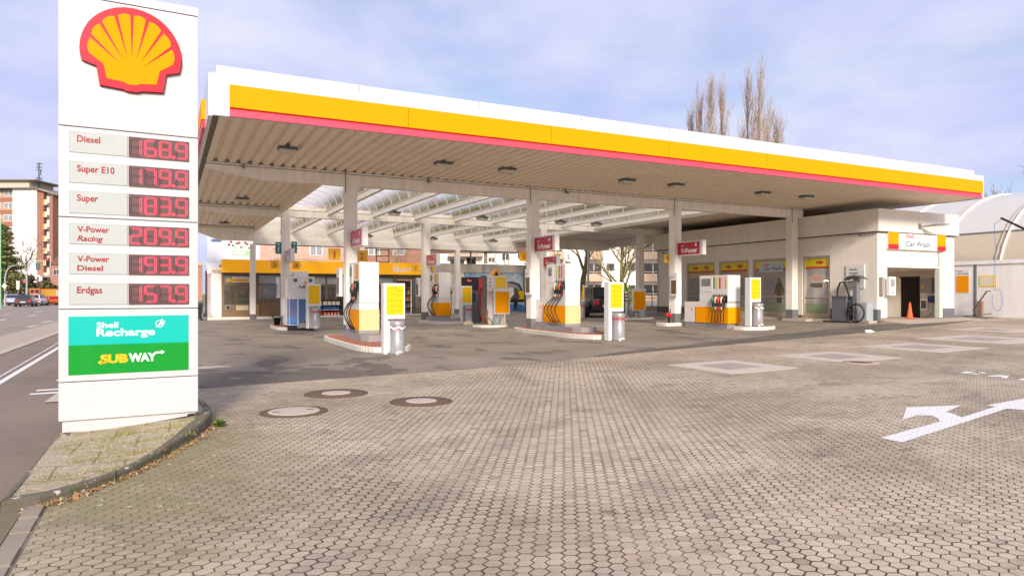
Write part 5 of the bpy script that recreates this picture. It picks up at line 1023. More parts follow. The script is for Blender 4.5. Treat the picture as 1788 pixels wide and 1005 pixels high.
mb = MB(); mb.box(0.2, 0.62, 0.0, 0.2, 0.6, 4.1, cw_white); mb.box(4.38, WX, 0, 0.2, 0.95, 4.1, cw_white); mb.box(0.62, 4.38, 0.0, 0.2, 3.42, 4.1, cw_white); mb.box(4.14, 4.38, 0.0, 0.2, 0.55, 3.42, mat('door_post', (196, 206, 196), 0.4)); mb.box(WX - 0.2, WX, 0.2, LY - 0.2, 0.4, 4.1, cw_white)
for x in (0.30, 4.75): mb.box(x, x + 0.012, -0.003, 0.0, 0.95, 4.1, grey)
mb.build('front_wall', cw)
mb = MB(); mb.box(-0.012, 0.0, -0.012, 2.2, 0.55, 0.95, cwg); mb.box(0.0, 0.2, -0.012, 2.2, 0.45, 0.95, cwg); mb.box(4.40, WX + 0.01, -0.012, 0.2, 0.45, 0.95, cwg); mb.box(-0.012, 0.0, 11.5, LY + 0.01, 0.3, 0.85, cwg); mb.build('plinth', cw)
mb = MB(); mb.box(-0.14, WX + 0.12, -0.14, LY + 0.1, 4.12, 5.03, mat('roof_edge', (238, 230, 218), 0.35, 0.03, 1.0, streak=0.12)); mb.box(-0.10, WX + 0.08, -0.1, LY + 0.06, 4.085, 4.12, seam); mb.build('roof', cw)
mb = MB(); mb.box(0.02, WX - 0.2, 0.2, LY - 0.2, 0.40, 0.50, concrete); mb.build('floor', cw)
fr = mat('window_frame', (188, 174, 158), 0.45, 0.06, 3, streak=0.2); wy = mat('strip_lime', (226, 206, 20), 0.4, 0.03); wr = mat('strip_rust', (196, 74, 30), 0.4); cwglass = glass('wash_glass', (206, 206, 206), 0.04, 0.50); frost = mat('frosted_green', (134, 150, 120), 0.35, 0.15, 2)
def arrow_y(y, z, m, k=0.17):
    return [(-0.0, y + k * 1.3, z - k * .35), (0, y + k * .1, z - k * .35), (0, y + k * .1, z - k * .75), (0, y - k * 1.1, z), (0, y + k * .1, z + k * .75), (0, y + k * .1, z + k * .35), (0, y + k * 1.3, z + k * .35)]
for i, (a, b) in enumerate(wins):
    mb = MB(); mb.box(0.03, 0.17, a, a + 0.10, 0.62, 3.26, fr); mb.box(0.03, 0.17, b - 0.10, b, 0.62, 3.26, fr); mb.box(0.03, 0.17, a + 0.1, b - 0.1, 3.18, 3.26, fr); mb.box(0.03, 0.17, a + 0.1, b - 0.1, 0.62, 0.72, fr); mb.box(0.05, 0.15, a + 0.1, b - 0.1, 1.42, 1.48, fr); w_ = mb.build('window', cw)
    mb = MB(); mb.box(0.09, 0.10, a + 0.1, b - 0.1, 0.72, 3.18, cwglass); mb.build('pane', w_)
    mb = MB(); mb.box(0.084, 0.088, a + 0.1, b - 0.1, 2.80, 3.15, wy); mb.box(0.084, 0.088, a + 0.1, b - 0.1, 2.70, 2.80, wr)
    for q in ((0.5,) if i == 0 else (0.3, 0.72) if i != 1 else ()):
        y = b - 0.1 - (b - a - 0.2) * q if i else a + 0.55; mb.poly([(0.082, p[1], p[2]) for p in arrow_y(y, 2.97, wr)], wr)
    if i == 1:
        mb.box(0.074, 0.080, a + 0.45, b - 0.35, 2.62, 3.10, mat('wash_plate', (190, 204, 206), 0.4, 0.04)); mb.text('Shell', (0.072, b - 0.62, 2.92), 0.32, 0.11, red, u=(0, -1, 0)); mb.text('Car Wash', (0.072, b - 0.62, 2.72), 1.05, 0.15, blue, u=(0, -1, 0), bold=0.02)
    mb.build('sticker_band', w_)
    mb = MB(); mb.box(0.066, 0.072, a + 0.1, b - 0.1, 0.725, 1.15, frost); mb.build('frosted_strip', w_)
# printed man on the glass of the second window, seen from behind
mo = mat('print_olive', (92, 84, 62), 0.5, 0.3, 9); mb = MB()
def pm(P, x, m): mb.poly([(x, 5.05 - a, b) for a, b in P], m)
pm([(-0.20, 1.95), (-0.12, 2.12), (0.12, 2.14), (0.22, 1.95), (0.33, 1.72), (0.20, 1.50), (0.17, 1.55), (0.22, 1.72), (0.15, 1.85), (0.14, 1.48), (-0.13, 1.48), (-0.13, 1.85), (-0.22, 1.55), (-0.28, 1.56)], 0.080, mo); pm([(-0.13, 1.48), (0.14, 1.48), (0.17, 0.86), (0.07, 0.84), (0.02, 1.3), (-0.02, 0.82), (-0.12, 0.82)], 0.079, mo); pm(arc(0.0, 2.24, 0.07, 0.10, 0, 360, 12)[:-1], 0.0795, pcoat); pm([(-0.35, 0.92), (-0.02, 0.80), (0.0, 0.84), (-0.33, 1.0)], 0.081, mat('print_shadow', (92, 100, 80), 0.6)); mb.build('printed_figure', cw)
mb = MB(); mb.box(0.083, 0.087, 2.6, 3.35, 1.82, 2.42, fr); mb.box(0.08, 0.084, 2.66, 3.3, 1.86, 2.06, pcoat); mb.box(0.08, 0.084, 2.66, 3.3, 2.2, 2.38, mat('print_pink', (196, 150, 140), 0.5, 0.2, 8)); mb.build('window_poster', cw)
mb = MB(); mb.box(0.5, 0.6, 4.5, 5.8, 0.5, 3.0, mat('wash_brush', (176, 92, 60), 0.9, 0.3, 8)); mb.box(0.45, 0.5, 6.0, 6.4, 1.6, 2.3, white_clean); mb.build('wash_gantry', cw)
mb = MB(); mb.box(0.45, 0.5, 2.5, 3.6, 2.14, 2.18, lampm); mb.box(0.9, 1.5, 0.9, 0.95, 2.36, 2.42, lampm); mb.build('tube_lamp', cw)
# sign, shutter and doorway
mb = MB(); mb.box(0.54, 4.42, -0.10, -0.003, 3.42, 4.24, white_clean); mb.box(0.54, 1.2, -0.112, -0.10, 3.62, 4.24, yellow); mb.box(0.54, 1.2, -0.112, -0.10, 3.42, 3.62, red); mb.box(3.82, 4.42, -0.112, -0.10, 3.62, 4.24, yellow); mb.box(3.82, 4.42, -0.112, -0.10, 3.42, 3.62, red)
mb.text('Shell', (1.68, -0.103, 3.90), 0.52, 0.17, red, bold=0.01); mb.text('Car Wash', (1.68, -0.103, 3.56), 1.62, 0.23, blue if False else mat('sign_blue', (10, 110, 150), 0.4), bold=0.012); mb.build('sign_board', cw)
mb = MB()
for k in range(3): mb.box(0.65 + k * 1.16, 0.65 + (k + 1) * 1.16 - 0.012, 0.05, 0.14, 2.76, 3.42, white)
mb.box(0.63, 4.14, 0.04, 0.15, 2.68, 2.76, steel_white); mb.build('shutter', cw)
mb = MB(); mb.box(4.90, 4.98, 2.25, 6.0, 0.5, 2.36, white); mb.box(4.92, 4.98, 1.38, 2.25, 0.5, 2.30, dark_void); mb.box(4.88, 4.98, 1.33, 2.3, 2.30, 2.38, black); mb.box(4.90, 4.98, 0.2, 1.33, 0.5, 2.36, mat('machine_back', (206, 198, 184), 0.5, 0.08)); mb.box(4.88, 4.98, 0.2, 6.0, 2.38, 2.62, fr); mb.build('inner_wall', cw)
mb = MB(); mb.box(4.70, 4.90, 0.68, 1.22, 1.62, 2.30, mat('switch_box', (140, 132, 126), 0.5, 0.06)); mb.box(4.69, 4.70, 1.05, 1.12, 1.85, 2.0, yellow); mb.build('switch_box', cw)
mb = MB(); mb.box(4.76, 4.90, 0.92, 1.24, 0.85, 1.35, white); mb.box(4.75, 4.76, 0.97, 1.19, 0.92, 1.28, dark_grey); mb.box(4.74, 4.90, 0.64, 0.88, 1.2, 1.5, mat('pump_blue', (30, 56, 120), 0.5)); mb.tube([(4.8, 0.75, 1.2), (4.8, 0.78, 0.8), (4.8, 1.0, 0.6), (4.8, 1.2, 0.55)], 0.02, 6, white); mb.build('dosing_unit', cw)
mb = MB(); mb.box(0.66, 0.72, 0.9, 0.98, 0.5, 2.3, fr); mb.build('guide_rail', cw)
mb = MB(); mb.box(0.08, 0.24, -0.14, -0.002, 1.52, 2.26, mat('terminal_side', (160, 152, 146), 0.5)); mb.box(0.24, 0.34, -0.08, -0.001, 1.5, 2.62, white); mb.box(0.36, 0.78, -0.26, -0.15, 1.52, 2.28, white_clean); mb.box(0.46, 0.70, -0.268, -0.26, 1.88, 2.18, scr); mb.box(0.56, 0.62, -0.268, -0.26, 1.62, 1.68, black); mb.build('order_terminal', cw)
mb = MB(); mb.box(2.45, 2.55, -0.20, -0.142, 4.30, 4.52, mid_grey); mb.loft([[(2.50, -0.20, 4.38), (2.60, -0.20, 4.38), (2.60, -0.20, 4.42), (2.50, -0.20, 4.42)], [(2.7, -0.75, 4.40), (3.1, -0.75, 4.42), (3.1, -0.75, 4.50), (2.7, -0.75, 4.48)], [(3.3, -0.85, 4.46), (3.5, -0.85, 4.47), (3.5, -0.85, 4.50), (3.3, -0.85, 4.50)]], mid_grey, False); mb.build('wall_lamp', cw)
make_camera('small grey camera on the car wash wall under the roof edge', (20.3, -3.1), 4.0); make_camera('small dark camera on the far corner of the car wash wall', (20.3, 9.4), 3.9)
mb = MB(); mb.lathe((0, 0, 0), [(0.14, 0.03), (0.125, 0.05), (0.075, 0.36), (0.035, 0.66), (0.025, 0.69), (0.001, 0.70)], 16, mat('cone_orange', (236, 96, 52), 0.5, 0.12, 5)); r = thing('traffic_cone', 'orange traffic cone standing in the car wash doorway', 'cone', (22.86, -3.55), 0.53); mb.build('cone', r)
mb = MB(); mb.box(-0.17, 0.17, -0.17, 0.17, 0, 0.035, mat('cone_base', (200, 84, 50), 0.6, 0.1)); mb.build('base', r)
mb = MB(); mb.box(20.0, 20.55, -3.7, 10, 0.1, 0.50, concrete); mb.box(19.6, 20.0, -1.0, 0.3, 0.1, 0.48, pale_stone); mb.struct('wash_kerb')
mb = MB(); mb.hexa([(20.7, -4.9, 0.2), (26.5, -4.9, 0.2), (26.5, -3.6, 0.2), (20.7, -3.6, 0.2), (20.7, -4.9, 0.40), (26.5, -4.9, 0.46), (26.5, -3.6, 0.55), (20.7, -3.6, 0.52)], concrete); mb.struct('doorway_ramp')
# staubsauger station
r = thing('vacuum_station', 'grey self service vacuum station with canopy hood and black hose by the car wash wall', 'vacuum', (20.0, -2.72))
vg = mat('vacuum_grey', (102, 104, 110), 0.5, 0.05)
mb = MB(); mb.box(-0.05, 0.40, 0, 0.7, 0.02, 1.05, vg); mb.build('cabinet', r, bevel=0.015)
mb = MB(); mb.box(-0.07, 0.42, -0.02, 0.72, 1.051, 1.11, dark_grey); mb.build('lid', r)
mb = MB(); mb.box(0.02, 0.22, -0.42, -0.24, 0.02, 1.86, mat('post_grey', (120, 120, 124), 0.5)); mb.build('post', r)
mb = MB(); mb.loft([[(-.05, y, 1.80 + h), (.3, y, 1.80 + h), (.3, y, 1.82 + h + d), (-.05, y, 1.82 + h + d)] for y, h, d in ((-.72, 0, 0), (-.5, .06, .06), (-.3, .08, .08), (-.05, .05, .06), (.15, -.03, 0))], dark_grey, True); mb.build('hood', r)
mb = MB(); mb.tube([(0.1, 0.55, 1.08), (0.1, 0.53, 1.4), (0.1, 0.42, 1.66), (0.1, 0.25, 1.70), (0.1, 0.12, 1.5), (0.05, -0.08, 1.05), (0.0, -0.12, 0.98)], 0.035, 8, black); mb.tube([(0.1, 0.35, 1.68), (0.1, -0.3, 1.70)], 0.025, 6, dark_grey); mb.build('hose', r)
mb = MB(); mb.tube([(0.0, -0.12, 0.9), (-0.04, -0.14, 0.4), (-0.05, -0.16, 0.1)], 0.045, 8, black); mb.tube([(-0.12, -0.5 + 0.36 * math.cos(a), 0.42 + 0.36 * math.sin(a)) for a in [math.radians(20 + 24 * k) for k in range(13)]][::-1] + [(-0.16, -0.6, 0.05), (-0.2, 0.2, 0.04), (-0.2, 1.0, 0.04), (-0.1, 0.9, 0.05)], 0.03, 8, black); mb.build('coiled_hose', r)
mb = MB(); mb.box(0, 0.42, 0, 0.52, 0.02, 0.84, mat('cabinet_pale', (166, 174, 176), 0.5, 0.04)); mb.box(-0.02, 0.44, -0.02, 0.54, 0.0, 0.05, concrete); mb.top('utility_cabinet', 'pale grey metal cabinet beside the vacuum station', 'cabinet', (20.02, -3.58), None)
mb = MB(); mb.box(-0.04, 0.0, -0.42, 0.42, 0, 0.98, white_clean); mb.text('Staub-', (-0.043, 0.28, 0.74), 0.40, 0.10, teal, u=(0, -1, 0)); mb.text('sauger', (-0.043, 0.28, 0.60), 0.44, 0.09, teal, u=(0, -1, 0)); mb.poly([(-0.043, -0.10 + 0.09 * math.cos(a), 0.42 + 0.11 * math.sin(a)) for a in [i * 0.6 for i in range(10)]], teal); mb.top('wall_sign', 'white sign with teal lettering on the car wash wall behind the vacuum station', 'sign', (20.49, -2.75), 1.82)
mb = MB(); mb.lathe((0, 0, 0), [(0.001, 0), (0.05, 0.0), (0.055, 0.02), (0.055, 0.2), (0.02, 0.26), (0.02, 0.30)], 10, mat('bottle_white', (240, 240, 240), 0.3)); o = mb.top('bottle', 'crushed white bottle lying on the dark asphalt strip', 'bottle', (14.9, -7.2), None); o.rotation_euler = (math.radians(90), 0, TH + 1.2); o.location.z += 0.06
# ------------------------------------------------------------------ white container wall and arched hall at the right
cwall = thing('container_wall', 'white metal wall of joined panels in front of the arched hall', 'wall', (28.9, -12), 0.40)
wm = mat('container_white', (244, 239, 233), 0.4, 0.03, 0.8, streak=0.14)
for y0, y1 in ((9.2, 10.35), (4.0, 9.1), (-4, 3.98)):
    mb = MB(); mb.box(0, 0.3, y0, y1, 0.06, 2.55, wm); mb.build('panel', cwall)
mb = MB(); mb.box(-0.06, 0.36, -4, 10.4, 2.56, 2.74, wm); mb.build('coping', cwall)
mb = MB(); mb.box(0.02, 0.28, 9.1, 9.2, 0.0, 2.55, mat('frame_sage', (180, 196, 186), 0.5)); mb.box(-0.02, 0.02, 9.16, 9.22, 0.0, 2.55, dark_grey); mb.build('door_frame', cwall)
mb = MB(); mb.box(-0.012, 0, 9.42, 10.05, 1.20, 2.36, white_clean); mb.box(-0.018, -0.012, 9.45, 10.02, 1.24, 2.05, yellow)
for i in range(8): mb.box(-0.020, -0.018, 9.5, 9.97, 1.30 + i * 0.09, 1.32 + i * 0.09, mat('notice_line', (226, 140, 20), 0.5))
mb.text('Shell', (-0.0145, 9.98, 2.24), 0.2, 0.07, red, u=(0, -1, 0)); mb.text('Car Wash', (-0.0145, 9.98, 2.11), 0.5, 0.08, teal, u=(0, -1, 0)); mb.build('notice_board', cwall)
mb = MB(); mb.box(-0.012, 0, 8.25, 9.0, 1.50, 2.04, yellow_board); mb.box(-0.016, -0.012, 8.32, 8.93, 1.56, 1.98, mat('faded_map', (226, 216, 190), 0.5, 0.1, 5)); mb.build('framed_notice', cwall)
mb = MB(); mb.box(27.9, 29.3, -20, -1.4, 0.3, 0.46, kerb_stone); mb.struct('hall_kerb')
hall = thing('arched_hall', 'large pale tunnel shaped hall with curved ribs behind the white wall', 'hall', (29.4, -14), 0.3)
hs = mat('hall_sheet', (198, 182, 156), 0.35, 0.06, 0.4, streak=0.1); hu = mat('hall_sheet_upper', (210, 204, 192), 0.3, 0.05, 0.4, streak=0.08)
RH, RV, EV = 7.0, 4.9, 1.8
def hp(a): return (RH - RH * math.cos(math.radians(a)), EV + RV * math.sin(math.radians(a)))
mb = MB(); A = [(0, 0)] + [hp(a) for a in range(0, 36, 6)]
mb.add([(x, 0, z) for x, z in A] + [(x, 30, z) for x, z in A], [(i, i + 1, i + 1 + len(A), i + len(A)) for i in range(len(A) - 1)], hs, True); mb.build('lower_sheet', hall)
mb = MB(); A = [hp(a) for a in range(30, 181, 6)] + [(2 * RH, 0)]
mb.add([(x, 0, z) for x, z in A] + [(x, 30, z) for x, z in A], [(i, i + 1, i + 1 + len(A), i + len(A)) for i in range(len(A) - 1)], hu, True); mb.build('upper_sheet', hall)
mb = MB(); mb.tube([(hp(30)[0] - 0.02, 0, hp(30)[1]), (hp(30)[0] - 0.02, 30, hp(30)[1])], 0.05, 6, mid_grey); mb.build('purlin', hall)
mb = MB(); mb.add([(RH, 30, 0)] + [(x, 30, z) for x, z in [(0, 0)] + [hp(a) for a in range(0, 181, 6)] + [(2 * RH, 0)]], [(0, i, i + 1) for i in range(1, 33)], hu); mb.build('end_wall', hall)
for k, y in enumerate((2.2, 5.0, 7.8, 10.4, 13.2, 16, 19, 22)):
    mb = MB(); mb.tube([(x - 0.03, y, z + 0.02) for x, z in [hp(a) for a in range(0, 181, 7)]], 0.055, 6, steel_white); mb.tube([(x - 0.03, y + 0.22, z + 0.02) for x, z in [hp(a) for a in range(0, 181, 7)]], 0.03, 6, pale_stone); mb.build('rib', hall)
r = thing('spray_boom', 'black slanting boom with a thin blue hose hanging before the white wall', 'boom', (28.4, -4.36), 0.45)
mb = MB(); mb.tube([(0.0, 0.15, 4.55), (0.6, -3.5, 2.2)], 0.05, 7, black); mb.build('arm', r)
mb = MB(); mb.tube([(0.0, 0.15, 4.5), (-0.05, 0.4, 4.3), (-0.05, 0.35, 3.0), (-0.05, 0.45, 1.4)] + [(-0.05, 0.28 + 0.22 * math.cos(a), 0.85 + 0.5 * math.sin(a)) for a in [math.radians(60 + 30 * i) for i in range(12)]], 0.012, 5, mat('hose_blue', (90, 130, 180), 0.5)); mb.build('hose', r)
mb = MB(); mb.tube([(0.0, 0.6, 1.25), (0.0, 0.75, 1.25), (0.0, 1.35, 0.35)], 0.035, 6, mat('rust', (120, 96, 80), 0.7, 0.2)); mb.box(-0.05, 0.1, 0.95, 1.15, 0, 0.8, mat('rust_post', (140, 112, 90), 0.7, 0.2)); mb.build('stand', r)
mb = MB(); mb.tube([(0, 0, 0.06), (0.0, -0.6, 0.03), (-0.1, -1.3, 0.12), (0, -2.0, 0.20)], 0.02, 6, black); mb.top('hose', 'black hose lying along the foot of the white wall', 'hose', (28.6, -1.7), 0.46)
# ------------------------------------------------------------------ trees
bark = mat('bark', (112, 94, 74), 0.9, 0.25, 6, bump=0.4); bark_green = mat('bark_mossy', (120, 114, 66), 0.9, 0.25, 4, bump=0.4); bark_pale = mat('bark_pale', (170, 152, 118), 0.9, 0.2, 5); twig = mat('twig', (172, 150, 130), 0.9, 0.2, 5); twig_warm = mat('twig_warm', (184, 156, 126), 0.9, 0.2, 3)
def bare_tree(lb, loc, h, r0, seed, mb_bark, mb_twig, levels=4, spread=0.55, fork=0.35, lean=0.0, first=0.25, nb=(3, 4), cat='tree', ratio=0.62, ends=0.012, n0=2):
    R = random.Random(seed); root = thingw('bare_tree', lb, cat, loc)
    tr, br = MB(), MB()
    def limb(mb, p, d, L, r, lev, m):
        n = 5; P = [p]; Rr = [r]; q = p.copy(); dd = d.copy()
        for i in range(n):
            dd = (dd + Vector((R.gauss(0, .10), R.gauss(0, .10), R.gauss(0.03, .06)))).normalized(); q = q + dd * L / n; P.append(q.copy()); Rr.append(max(ends, r * (1 - 0.65 * (i + 1) / n)))
        mb.tube(P, Rr, 6 if lev == 0 else (5 if lev == 1 else 3), m, False)
        if lev < levels:
            k = R.randint(*nb) + (n0 if lev == 0 else 0)
            for j in range(k):
                f = first + (1 - first) * (j + R.random() * 0.7) / k if lev == 0 else 0.2 + 0.8 * (j + R.random()) / k
                f = min(f, 0.99); i = int(f * n); a = P[i] + (P[i + 1] - P[i]) * (f * n - i)
                ang = R.uniform(0, 6.28); side = dd.orthogonal(); side.rotate(Matrix.Rotation(ang, 3, dd)); s2 = spread * R.uniform(0.7, 1.25)
                nd = (dd * math.cos(s2) + side.normalized() * math.sin(s2)); nd.z += 0.12; nd.normalize()
                limb(br, a, nd, L * ratio * R.uniform(0.75, 1.15) * (1.15 - 0.45 * f if lev == 0 else 1), max(ends, Rr[i] * 0.6), lev + 1, mb_twig if lev > 0 else mb_bark)
    limb(tr, Vector((0, 0, -0.1)), Vector((lean, 0, 1)).normalized(), h * fork if fork > 0.5 else h * 0.75, r0, 0, mb_bark)
    tr.build('trunk', root); br.build('crown', root); return root
def poplar(lb, loc, h, w, seed):
    R = random.Random(seed); root = thingw('poplar_tree', lb, 'tree', loc, 0, 'bare poplars behind the canopy')
    tr, br = MB(), MB(); tr.tube([(0, 0, 0), (0.1, 0, h * 0.3), (R.uniform(-.2, .2), 0, h * 0.62), (R.uniform(-.3, .3), 0, h * 0.97)], [0.24, 0.18, 0.10, 0.02], 6, twig_warm, False)
    for i in range(105):
        f = R.uniform(0.25, 0.93) ; z = h * f; a = R.uniform(0, 6.28); L = h * R.uniform(0.10, 0.24) * (1.1 - 0.55 * f); o = w * R.uniform(0.25, 1.15) * (1.12 - f) ** 0.7
        p0 = Vector((0, 0, z)); p1 = Vector((math.cos(a) * o * 0.6, math.sin(a) * o * 0.6, z + L * 0.35)); p2 = Vector((math.cos(a) * o + R.gauss(0, .15), math.sin(a) * o + R.gauss(0, .15), z + L * 0.9)); p3 = p2 + Vector((R.gauss(0, .22), R.gauss(0, .22), L * 0.4))
        br.tube([p0, p1, p2, p3], [0.03, 0.025, 0.018, 0.008], 3, twig_warm if i % 3 else twig, False)
        for j in range(7):
            k = R.random(); b = p1.lerp(p3, k); e = b + Vector((R.gauss(0, .22), R.gauss(0, .22), R.uniform(0.5, 1.6))); br.tube([b, b.lerp(e, .5) + Vector((R.gauss(0, .05), 0, 0)), e], [0.014, 0.011, 0.006], 3, twig, False)
    tr.build('trunk', root); br.build('crown', root); return root
def at(px, Y): return (px - 894) / 1188 * Y
for i, (px, ytop, w, Y, lb) in enumerate(((1207, 190, 1.5, 84, 'short bare poplar at the far left of the poplars behind the canopy'), (1223, 146, 1.4, 82, 'bare poplar second from the left behind the canopy edge'), (1241, 128, 1.3, 80, 'dense brown bare poplar in the middle of the left clump'), (1261, 126, 1.5, 83, 'tall bare poplar at the right of the left clump'), (1305, 112, 1.7, 80, 'tall thin bare poplar at the left of the right clump'), (1325, 107, 1.8, 78, 'tallest dense bare poplar of the right clump'), (1339, 172, 1.8, 82, 'medium bare poplar beside the tallest of the right clump'), (1359, 198, 1.7, 82, 'low bare poplar at the far right of the poplars'))):
    poplar(lb, (at(px, Y), Y, 0), (1.6 + (512 - ytop) / 1188 * Y) * 0.93, w, 40 + i)
bare_tree('bare rounded tree rising behind the arched hall at the right edge', (at(1800, 70), 70, 0), 15.0, 0.3, 9, bark, twig, 5, 0.6, ends=0.018)
bare_tree('dark mossy bare tree left of the white pole behind the dark car', (at(1015, 52), 52, 0), 9.5, 0.30, 4, bark_green, bark, 4, 0.55, lean=0.04, first=0.35, ends=0.02, n0=5, ratio=0.55)
bare_tree('pale leafless tree with many upward branches behind the leaflet pillar', (at(1084, 58), 58, 0), 9.5, 0.22, 21, bark_green, bark_pale, 3, 0.62, first=0.18, nb=(4, 6), ends=0.022, n0=13, ratio=0.5)
bare_tree('thin bare tree behind the poster wall', (at(905, 56), 56, 0), 6.5, 0.09, 5, bark, twig, 3, 0.7)
bare_tree('bare twiggy tree behind the yellow shop band', (at(690, 52), 52, 0), 6.5, 0.12, 6, bark_pale, bark_pale, 4, 0.75)
bare_tree('thin bare tree beside the apartment tower at the street', (at(100, 118), 118, 0), 14, 0.22, 8, bark, twig, 4, 0.5, ends=0.03)
bare_tree('pale bare tree before the white gable of the apartment tower', (at(42, 112), 112, 0), 9, 0.18, 18, bark_pale, bark_pale, 4, 0.6, ends=0.03)
def leaf_cloud(mb, R, c, rx, ry, rz, n, size, mats, hollow=0.35):
    for i in range(n):
        while True:
            p = Vector((R.uniform(-1, 1), R.uniform(-1, 1), R.uniform(-1, 1)))
            if hollow < p.length < 1: break
        p = Vector((c[0] + p.x * rx, c[1] + p.y * ry, c[2] + p.z * rz)); s = size * R.uniform(0.5, 1.4)
        u = Vector((R.gauss(0, 1), R.gauss(0, 1), R.gauss(0, 1))).normalized(); v = u.orthogonal().normalized()
        mb.add([p - u * s, p + v * s * 0.5, p + u * s, p - v * s * 0.5], [(0, 1, 2, 3)], mats[R.randrange(len(mats))])
pine_g = [mat('needle_dark', (70, 84, 44), 0.8, 0.2), mat('needle_mid', (104, 112, 58), 0.8, 0.2), mat('needle_light', (150, 142, 80), 0.8, 0.2)]
hedge_g = [mat('hedge_brown', (96, 86, 56), 0.9, 0.2), mat('hedge_green', (92, 100, 56), 0.9, 0.2), mat('hedge_dark', (62, 62, 40), 0.9, 0.2), mat('hedge_ochre', (136, 116, 72), 0.9, 0.2)]
R = random.Random(2); r = thingw('pine_tree', 'dark evergreen pine with layered branches at the far left edge', 'tree', (at(4, 105), 105, 0))
mb = MB(); mb.tube([(0, 0, 0), (0.2, 0, 6), (0, 0, 12.2)], [0.35, 0.28, 0.08], 7, bark); mb.build('trunk', r)
mb = MB()
for lv in range(13):
    z = 2.4 + lv * 0.78; rad = 3.7 * (1 - lv / 14.5) * R.uniform(0.8, 1.1)
    for k in range(9):
        a = R.uniform(0, 6.28); d = rad * R.uniform(0.45, 1.0); leaf_cloud(mb, R, (math.cos(a) * d, math.sin(a) * d, z + R.uniform(-.25, .25)), 0.95, 0.95, 0.30, 90, 0.15, pine_g, 0)
    leaf_cloud(mb, R, (0, 0, z), rad * 0.7, rad * 0.7, 0.5, 120, 0.2, pine_g, 0)
mb.build('crown', r)
def shrub(lb, px0, px1, ztop, Y, seed, mats, n=1500, size=0.22):
    R = random.Random(seed); x0, x1 = at(px0, Y), at(px1, Y); r = thingw('shrub', lb, 'shrub', ((x0 + x1) / 2, Y, 0)); mb = MB(); w = (x1 - x0) / 2
    for k in range(9): c = (R.uniform(-w, w) * 0.8, R.uniform(-0.8, 0.8), ztop * R.uniform(0.3, 0.72)); leaf_cloud(mb, R, c, w * 0.42, 1.2, ztop * 0.30, n // 9, size, mats, 0.2)
    mb.build('foliage', r); mb = MB()
    for k in range(7): x = R.uniform(-w, w) * .6; mb.tube([(x, 0, 0), (x + R.gauss(0, .3), 0, ztop * 0.7)], [0.05, 0.02], 4, bark)
    mb.build('stem', r)
shrub('brown green hedge below the pine behind the street lamp', -6, 26, 4.2, 98, 1, hedge_g); shrub('ochre and brown shrub mass behind the traffic light', 22, 60, 4.6, 100, 2, hedge_g, 2200); shrub('dull green shrubs behind the orange van', 56, 92, 3.6, 102, 3, hedge_g, 1900); shrub('green bush to the right of the orange van', 84, 106, 3.0, 104, 4, [hedge_g[1], pine_g[1], hedge_g[3]])
ivy = [mat('ivy_light', (126, 142, 60), 0.7, 0.2), mat('ivy_mid', (92, 116, 48), 0.7, 0.2), pine_g[1]]
shrub('bright green bush at the foot of the pale leafless tree', 1066, 1106, 2.6, 57, 5, ivy, 1300, 0.12); shrub('green bush beside the roof of the poster wall', 915, 926, 4.1, 45, 6, ivy, 500, 0.08); shrub('ivy covered treetop beneath the back of the canopy', 960, 1000, 6.2, 60, 7, ivy + [hedge_g[3]], 1400, 0.13)
# ------------------------------------------------------------------ buildings behind
n = NT('pink_brick'); b_ = n.n('TexBrick'); b_.inputs['Scale'].default_value = 1; b_.inputs['Brick Width'].default_value = 0.25; b_.inputs['Row Height'].default_value = 0.083; b_.inputs['Mortar Size'].default_value = 0.008
n.put(b_.inputs['Vector'], n.mp((1, 1, 1), (0, 0, 0), (math.radians(90), 0, 0))); b_.inputs['Color1'].default_value = lin((192, 142, 122)) + (1,); b_.inputs['Color2'].default_value = lin((206, 162, 142)) + (1,); b_.inputs['Mortar'].default_value = lin((226, 196, 176)) + (1,)
n.col(b_.outputs[0]); n.rough(0.85); brick_pink = n.mat
n = NT('brown_brick'); b_ = n.n('TexBrick'); b_.inputs['Scale'].default_value = 1; b_.inputs['Brick Width'].default_value = 0.25; b_.inputs['Row Height'].default_value = 0.083; b_.inputs['Mortar Size'].default_value = 0.01
n.put(b_.inputs['Vector'], n.mp((1, 1, 1), (0, 0, 0), (math.radians(90), 0, 0))); b_.inputs['Color1'].default_value = lin((150, 100, 78)) + (1,); b_.inputs['Color2'].default_value = lin((170, 118, 96)) + (1,); b_.inputs['Mortar'].default_value = lin((176, 150, 132)) + (1,)
n.col(b_.outputs[0]); n.rough(0.85); brick_brown = n.mat
tile_roof = mat('roof_tiles', (120, 84, 70), 0.8, 0.15, 3); wpane = mat('window_pane', (150, 156, 156), 0.12, 0.25, 2); dpane = mat('window_dark', (70, 70, 66), 0.1, 0.3, 2)
def house(lb, x0, x1, Y, zt, wallm, wins, roofm=None, depth=8, cat='house', dark=dpane, nm='house'):
    r = thingw(nm, lb, cat, (x0, Y, 0)); w = x1 - x0
    mb = MB(); mb.box(0, w, 0, depth, -0.2, zt, wallm); mb.build('wall', r)
    if roofm: mb = MB(); mb.prism([(-0.3, zt), (depth + 0.3, zt), (depth / 2, zt + 2.6)], -0.3, w + 0.3, roofm, 'x'); mb.build('roof', r)
    for a, b, z0, z1 in wins:
        mb = MB(); mb.box(a, b, -0.05, 0.0, z0, z1, white_clean); wd = mb.build('window', r)
        mb = MB(); m_ = (a + b) / 2
        for p, q in ((a + .07, m_ - .035), (m_ + .035, b - .07)): mb.box(p, q, -0.06, -0.05, z0 + .07, z1 - .07, dark)
        mb.build('pane', wd)
    return r
Y = 52
def zz_(py, Y): return 1.6 - (py - 512) / 1188 * Y
